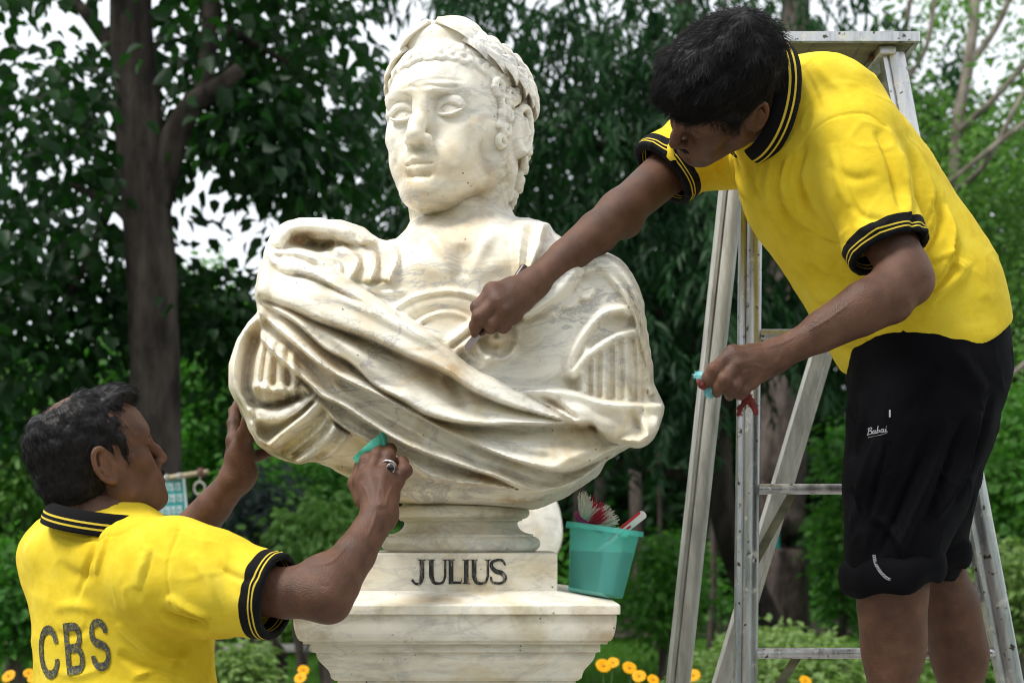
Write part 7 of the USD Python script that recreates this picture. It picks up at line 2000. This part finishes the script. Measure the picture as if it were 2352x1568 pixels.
# slanting braces from the rungs to the rails
for z, s_ in ((1.588, 0), (1.269, 0), (1.588, 1), (1.269, 1)):
    a, b = line(*FL, z), line(*FR, z)
    if s_ == 0:
        p, q = a + (b - a) * .21 + (0, .02, -.008), line(*FL, z - .150) + (.016, .02, 0)
    else:
        p, q = b - (b - a) * .17 + (0, .02, -.008), line(*FR, z - .150) + (-.020, .016, 0)
    profile_bar(p, q, [(-.0085, -.0015), (.0085, -.0015), (.0085, .0015), (-.0085, .0015)], (.5, 0, .5), M['board_olive'] if s_ == 0 else M['aluminium'], 'brace')
    if s_:
        part('bracket', boxmesh((.022, .004, .075), q + (.006, -.014, -.035), .0015), M['aluminium'], ladder, smooth=False, origin=lad_o)
        for dz in (-.012, -.058):
            m = trimesh.creation.cylinder(.0045, .006, sections=12); m.apply_transform(trimesh.transformations.rotation_matrix(math.pi / 2, (1, 0, 0))); m.apply_translation(q + (.006, -.018, dz))
            part('rivet', m, M['aluminium'], ladder, smooth=30, origin=lad_o)
# top platform: a framed board with a metal rim, brackets below
x0, x1 = P(1748, 100, 2.40)[0], P(2106, 104, 2.40)[0]
yc, dep = 2.56, .32
rim = sg.box(x0, yc - dep / 2, x1, yc + dep / 2).buffer(.006, join_style=1).difference(sg.box(x0 + .004, yc - dep / 2 + .004, x1 - .004, yc + dep / 2 - .004))
m = trimesh.creation.extrude_polygon(rim, .019, engine='earcut'); m.apply_translation((0, 0, top_z + .002))
part('platform_rim', m, M['aluminium'], ladder, smooth=30, origin=lad_o)
nb = 3
for k in range(nb):
    w = (x1 - x0 - .010) / nb
    part('platform_board', boxmesh((w - .003, dep - .010, .012), (x0 + .005 + w * (k + .5), yc, top_z + .010), .0015), M['board_olive'], ladder, smooth=False, origin=lad_o)
for xx in (x0 + .035, x1 - .052):
    part('platform_bracket', boxmesh((.034, dep - .03, .016), (xx, yc, top_z - .006), .002), M['aluminium'], ladder, smooth=False, origin=lad_o)
    m = trimesh.creation.cylinder(.007, .05, sections=16); m.apply_transform(trimesh.transformations.rotation_matrix(math.pi / 2, (0, 1, 0))); m.apply_translation((xx, yc - .10, top_z - .006))
    part('hinge_pin', m, M['iron_rust'], ladder, smooth=30, origin=lad_o)
for (p, q) in (fl, fr, bl, br):
    part('foot', boxmesh((.052, .036, .030), q + (0, 0, .003), .004), M['black_cloth'], ladder, smooth=False, origin=lad_o)

# ---- bucket on the pedestal
BKC = np.array([.150, 2.195, 1.3885 + .002])
tilt = math.radians(8.2)
BR_ = np.array([[math.cos(tilt), 0, math.sin(tilt)], [0, 1, 0], [-math.sin(tilt), 0, math.cos(tilt)]])
bucket = thing('bucket', 'small translucent turquoise plastic bucket of soapy water on the pedestal ledge', 'bucket', BKC)
def bk(m):
    v, f, _ = meshkit.arrays(m)
    return (np.asarray(v) @ BR_.T + BKC, f)
Hb = .121
wall = [(.0485, .004), (.0490, .0)]
prof = [(0, .0), (.0480, .0), (.0500, .003)] + [(.0500 + .0135 * t, .003 + (Hb - .003) * t) for t in np.linspace(.1, 1, 8)] + [(.0690, Hb + .0005), (.0692, Hb - .007), (.0702, Hb - .007), (.0700, Hb + .0025), (.0618, Hb + .0025)] + [(.0618 - .0133 * t, Hb - (Hb - .006) * t) for t in np.linspace(.1, 1, 8)] + [(0, .006)]
part('shell', bk(trimesh.creation.revolve(np.array(prof), sections=72)), M['bucket_plastic'], bucket, smooth=35, origin=BKC)
Lz = .078
wm = trimesh.creation.revolve(np.array([(0, .007), (.0475, .007), (.0480 + .0133 * (Lz - .003) / (Hb - .003), Lz), (0, Lz)]), sections=64)
v, f = bk(wm)                                             # the water stays level in the tilted bucket
wv_ = np.array(wm.vertices); topm = wv_[:, 2] > Lz - 1e-6
v = np.array(v); v[topm, 2] = (v[topm, 2].mean() + 0.25 * (v[topm, 2] - v[topm, 2].mean()))
part('water', (v, f), M['soapy_water'], bucket, smooth=35, origin=BKC)
part('handle_lug', bk(boxmesh((.016, .008, .012), (.030, -.0640, Hb - .006), .002)), M['bucket_plastic'], bucket, smooth=False, origin=BKC)
part('handle_lug', bk(boxmesh((.010, .010, .012), (-.0655, .0, Hb - .004), .002)), M['bucket_plastic'], bucket, smooth=False, origin=BKC)
# brushes standing in the bucket
def brush(name, label, head, axis, face, hl, hw, mat_back, mats, n, blen, seed, handle=None):
    b = thing(name, label, 'brush', head)
    axis, face = unit(axis), unit(face); face = unit(face - axis * (face @ axis)); side = np.cross(axis, face)
    C = Clay(head - .075, head + .075, .0018)
    C.tube([head - axis * hl, head, head + axis * hl], [side] * 3, [hw * .8, hw, hw * .8], [.006, .007, .006], k=.002)
    part('back', C.mesh(1), mat_back, b, smooth=True, origin=head)
    rng = np.random.RandomState(seed); cols = {}
    for i in range(n):
        a, s_ = rng.uniform(-1, 1), rng.uniform(-1, 1)
        p = head + axis * hl * a * .95 + side * hw * s_ * .8 + face * .005
        d = unit(face + axis * (a * .55 + rng.normal(0, .16)) + side * (s_ * .6 + rng.normal(0, .16)))
        l = blen * rng.uniform(.75, 1.15)
        k = 1 if (len(mats) > 1 and abs(a) < .32) else 0
        cols.setdefault(k, []).append(np.array([p, p + d * l * .5 + rng.normal(0, .0006, 3), p + d * l]))
    for k, st_ in cols.items():
        curves('bristles', np.vstack(st_) - head, [3] * len(st_), .0011, mats[k], b, kind='stuff')
    return b
brush('scrubbing_brush', 'round scrubbing brush with white and red bristles sticking out of the bucket', P(1352, 1199, 2.215), (.75, .35, -.42), (.62, -.25, .60), .026, .019, M['plastic_magenta'], [M['bristle_white'], M['bristle_red']], 460, .034, 4)
tbp, tbq = P(1400, 1245, 2.19), P(1477, 1181, 2.17)
tb = thing('scrub_handle', 'white and red brush handle leaning out of the bucket', 'brush handle', tbp)
tdir = unit(tbq - tbp)
C = Clay(np.minimum(tbp, tbq) - .05, np.maximum(tbp, tbq) + .03, .0018)
C.tube([tbp - tdir * .03, tbp, (tbp + tbq) / 2, tbq], [(0, 0, 1)] * 4, [.0050, .0052, .0070, .0080], [.0045, .0045, .0052, .0050], k=.002)
part('grip', C.mesh(1), M['plastic_white'], tb, smooth=True, origin=tbp)
C = Clay(np.minimum(tbp, tbq) - .05, np.maximum(tbp, tbq) + .03, .0016)
off = np.array([-.0035, -.001, .0052])
C.tube([tbp + off * .6, (tbp + tbq) / 2 + off, tbq + off * .9 - tdir * .004], [(0, 0, 1)] * 3, [.0030, .0034, .0028], [.0042, .0046, .0040], k=.002)
part('grip_edge', C.mesh(1), M['plastic_red'], tb, smooth=True, origin=tbp)
C = Clay(np.minimum(tbp, tbq) - .05, np.maximum(tbp, tbq) + .03, .0014)
mid = tbp + (tbq - tbp) * .42 + np.array([.0012, -.0056, -.0005])
C.tube([mid - tdir * .014, mid, mid + tdir * .014], [(0, 0, 1)] * 3, [.0020, .0034, .0022], [.0014, .0016, .0014], k=.001)
part('grip_inlay', C.mesh(1), M['plastic_red'], tb, smooth=True, origin=tbp)

# ---- what the hands hold
h0, h1, h2 = P(1206, 612, 2.090), P(1098, 768, 2.052), P(1069, 806, 2.072)
tool = thing('carving_knife', 'thin knife with dark wooden handle in the hand scraping the brooch', 'knife', h0)
part('handle', sweep([h0, h0 + (h1 - h0) * .02, h0 + (h1 - h0) * .5, h1], [.0062, .0072, .0068, .0058], 14), M['dark_wood'], tool, smooth=40, origin=h0)
bd = unit(h2 - h1)
bm = trimesh.Trimesh(np.array([h1 + np.array(o) for o in ((-.006, 0, .003), (.005, 0, -.003), (0, .0015, 0), (0, -.0015, 0))] + [h1 + bd * .030 + np.array(o) for o in ((-.0065, 0, .003), (.005, 0, -.004), (0, .0013, 0), (0, -.0013, 0))] + [h2]),
                     [(0, 4, 7), (0, 7, 3), (3, 7, 5), (3, 5, 1), (1, 5, 6), (1, 6, 2), (2, 6, 4), (2, 4, 0), (4, 8, 7), (7, 8, 5), (5, 8, 6), (6, 8, 4), (0, 3, 1), (0, 1, 2)], process=False)
trimesh.repair.fix_normals(bm)
part('blade', bm, M['blade_steel'], tool, smooth=False, origin=h0)

SD = float(snap_to(V_TORSO, T_TORSO, np.array([[855.0, 1035.0], [880, 1020], [845, 1050]]), 0)[:, 1].min()) - .024
sc = P(858, 1045, SD)
sheet = thing('scouring_cloth', 'turquoise scouring cloth held against the bust by the left man', 'cloth', sc)
def curved_sheet(corner_px, nu=24, nv=14, bend=.012, thick=.0022, seed=0, wob=.0012):
    a, b, c_, d = [P(*q) for q in corner_px]
    g = []
    for i in range(nu + 1):
        for j in range(nv + 1):
            s_, t = i / nu, j / nv
            p = a * (1 - s_) * (1 - t) + b * s_ * (1 - t) + c_ * s_ * t + d * (1 - s_) * t
            p = p + np.array([0, -bend * math.sin(math.pi * s_) - bend * .7 * math.sin(math.pi * t), 0])
            g.append(p)
    V = np.array(g); V = V + (meshkit.fbm(V * 60, 2, seed)[:, None] - .5) * np.array([wob * 2, wob * 6, wob * 2])
    F = []
    for i in range(nu):
        for j in range(nv):
            q = i * (nv + 1) + j; F += [(q, q + nv + 1, q + nv + 2), (q, q + nv + 2, q + 1)]
    F = np.array(F); N = vnormals(V, F); n = len(V)
    ring_ = [i * (nv + 1) for i in range(nu + 1)] + [nu * (nv + 1) + j for j in range(1, nv + 1)] + [i * (nv + 1) + nv for i in range(nu - 1, -1, -1)] + [j for j in range(nv - 1, 0, -1)]
    S_ = []
    for x, y in zip(ring_, ring_[1:] + ring_[:1]):
        S_ += [(x, y, y + n), (x, y + n, x + n)]
    m = trimesh.Trimesh(np.vstack([V + N * thick / 2, V - N * thick / 2]), np.vstack([F, F[:, ::-1] + n, np.array(S_)]), process=False)
    trimesh.repair.fix_normals(m)
    return m
part('sheet', curved_sheet([(810, 1052, SD + .004), (880, 990, SD), (893, 1050, SD + .02), (838, 1078, SD + .02)], bend=.010), M['scrub_green'], sheet, smooth=40, origin=sc)
part('fold', curved_sheet([(873, 992, SD - .004), (886, 994, SD + .008), (893, 1030, SD + .012), (882, 1028, SD)], nu=8, nv=10, bend=.004, seed=4), M['scrub_green'], sheet, smooth=40, origin=sc)

rg = thing('finger_ring', 'silver ring with an oval black stone on the left man hand', 'ring', Bm['ringc'])
part('band', Bm['ring'], M['silver'], rg, smooth=True, origin=Bm['ringc'])
stc = P(897, 1075, 2.019)
for nm, r_, mt_, o_ in (('bezel', (.0075, .0045, .0090), 'silver', (0, .0015, 0)), ('stone', (.0062, .0042, .0078), 'onyx', (0, -.0006, 0))):
    C = Clay(stc - .014, stc + .014, .0009); C.ell(stc + np.array(o_), r_, k=.001)
    part(nm, C.mesh(1), M[mt_], rg, smooth=True, origin=Bm['ringc'])

def rag(pts, rs, seed, fray, flen=.006, k=.004):
    lo, hi = np.min(pts, 0) - .03, np.max(pts, 0) + .03
    C = Clay(lo, hi, .0018); C.limb(pts, rs, k=.002, j=.005)
    v, f = C.mesh(1); N = vnormals(v, f)
    v = v + N * ((meshkit.fbm(v * 170, 3, seed) - .5) * .006)[:, None]
    r0, n0 = scatter_on(v, f, fray, seed)
    hp, hc = strands(r0, n0, unit_rows(n0 + .3), flen, 3, .001, 80, 1.0, seed, .5, .4)
    return (v, f), hp, hc
ro = P(1618, 878, 1.905)
cloth = thing('cleaning_rag', 'frayed turquoise and red cloth squeezed in the hand of the man on the ladder', 'rag', ro)
(v, f), hp, hc = rag(px([(1604, 862, 1.905), (1618, 870, 1.903), (1645, 868, 1.912), (1670, 866, 1.925)]), [.006, .0085, .009, .009], 3, 240)
part('teal_end', (v, f), M['rag_teal'], cloth, smooth=True, origin=ro); curves('threads', hp - ro, hc, .0005, M['rag_teal'], cloth, kind='stuff')
(v, f), hp, hc = rag(px([(1660, 880, 1.925), (1640, 893, 1.915), (1628, 898, 1.908), (1633, 908, 1.906)]), [.009, .009, .0075, .004], 5, 180)
part('teal_fold', (v, f), M['rag_teal'], cloth, smooth=True, origin=ro); curves('threads', hp - ro, hc, .0005, M['rag_teal'], cloth, kind='stuff')
(v, f), hp, hc = rag(px([(1604, 876, 1.900), (1612, 884, 1.899), (1622, 880, 1.904)]), [.004, .0055, .004], 8, 60)
part('red_knot', (v, f), M['rag_red'], cloth, smooth=True, origin=ro)
for q, s_ in (([(1714, 896, 1.935), (1715, 914, 1.930), (1708, 926, 1.928), (1700, 938, 1.928), (1697, 952, 1.928)], 2), ([(1716, 906, 1.931), (1724, 922, 1.927), (1734, 936, 1.926), (1737, 950, 1.926)], 6), ([(1712, 912, 1.926), (1717, 918, 1.924), (1721, 922, 1.926)], 9)):
    (v, f), hp, hc = rag(px(q), [.0046, .0050, .0036, .0032, .0038][:len(q)], s_, 90, .005)
    part('red_tail', (v, f), M['rag_red'], cloth, smooth=True, origin=ro); curves('threads', hp - ro, hc, .0005, M['rag_red'], cloth, kind='stuff')
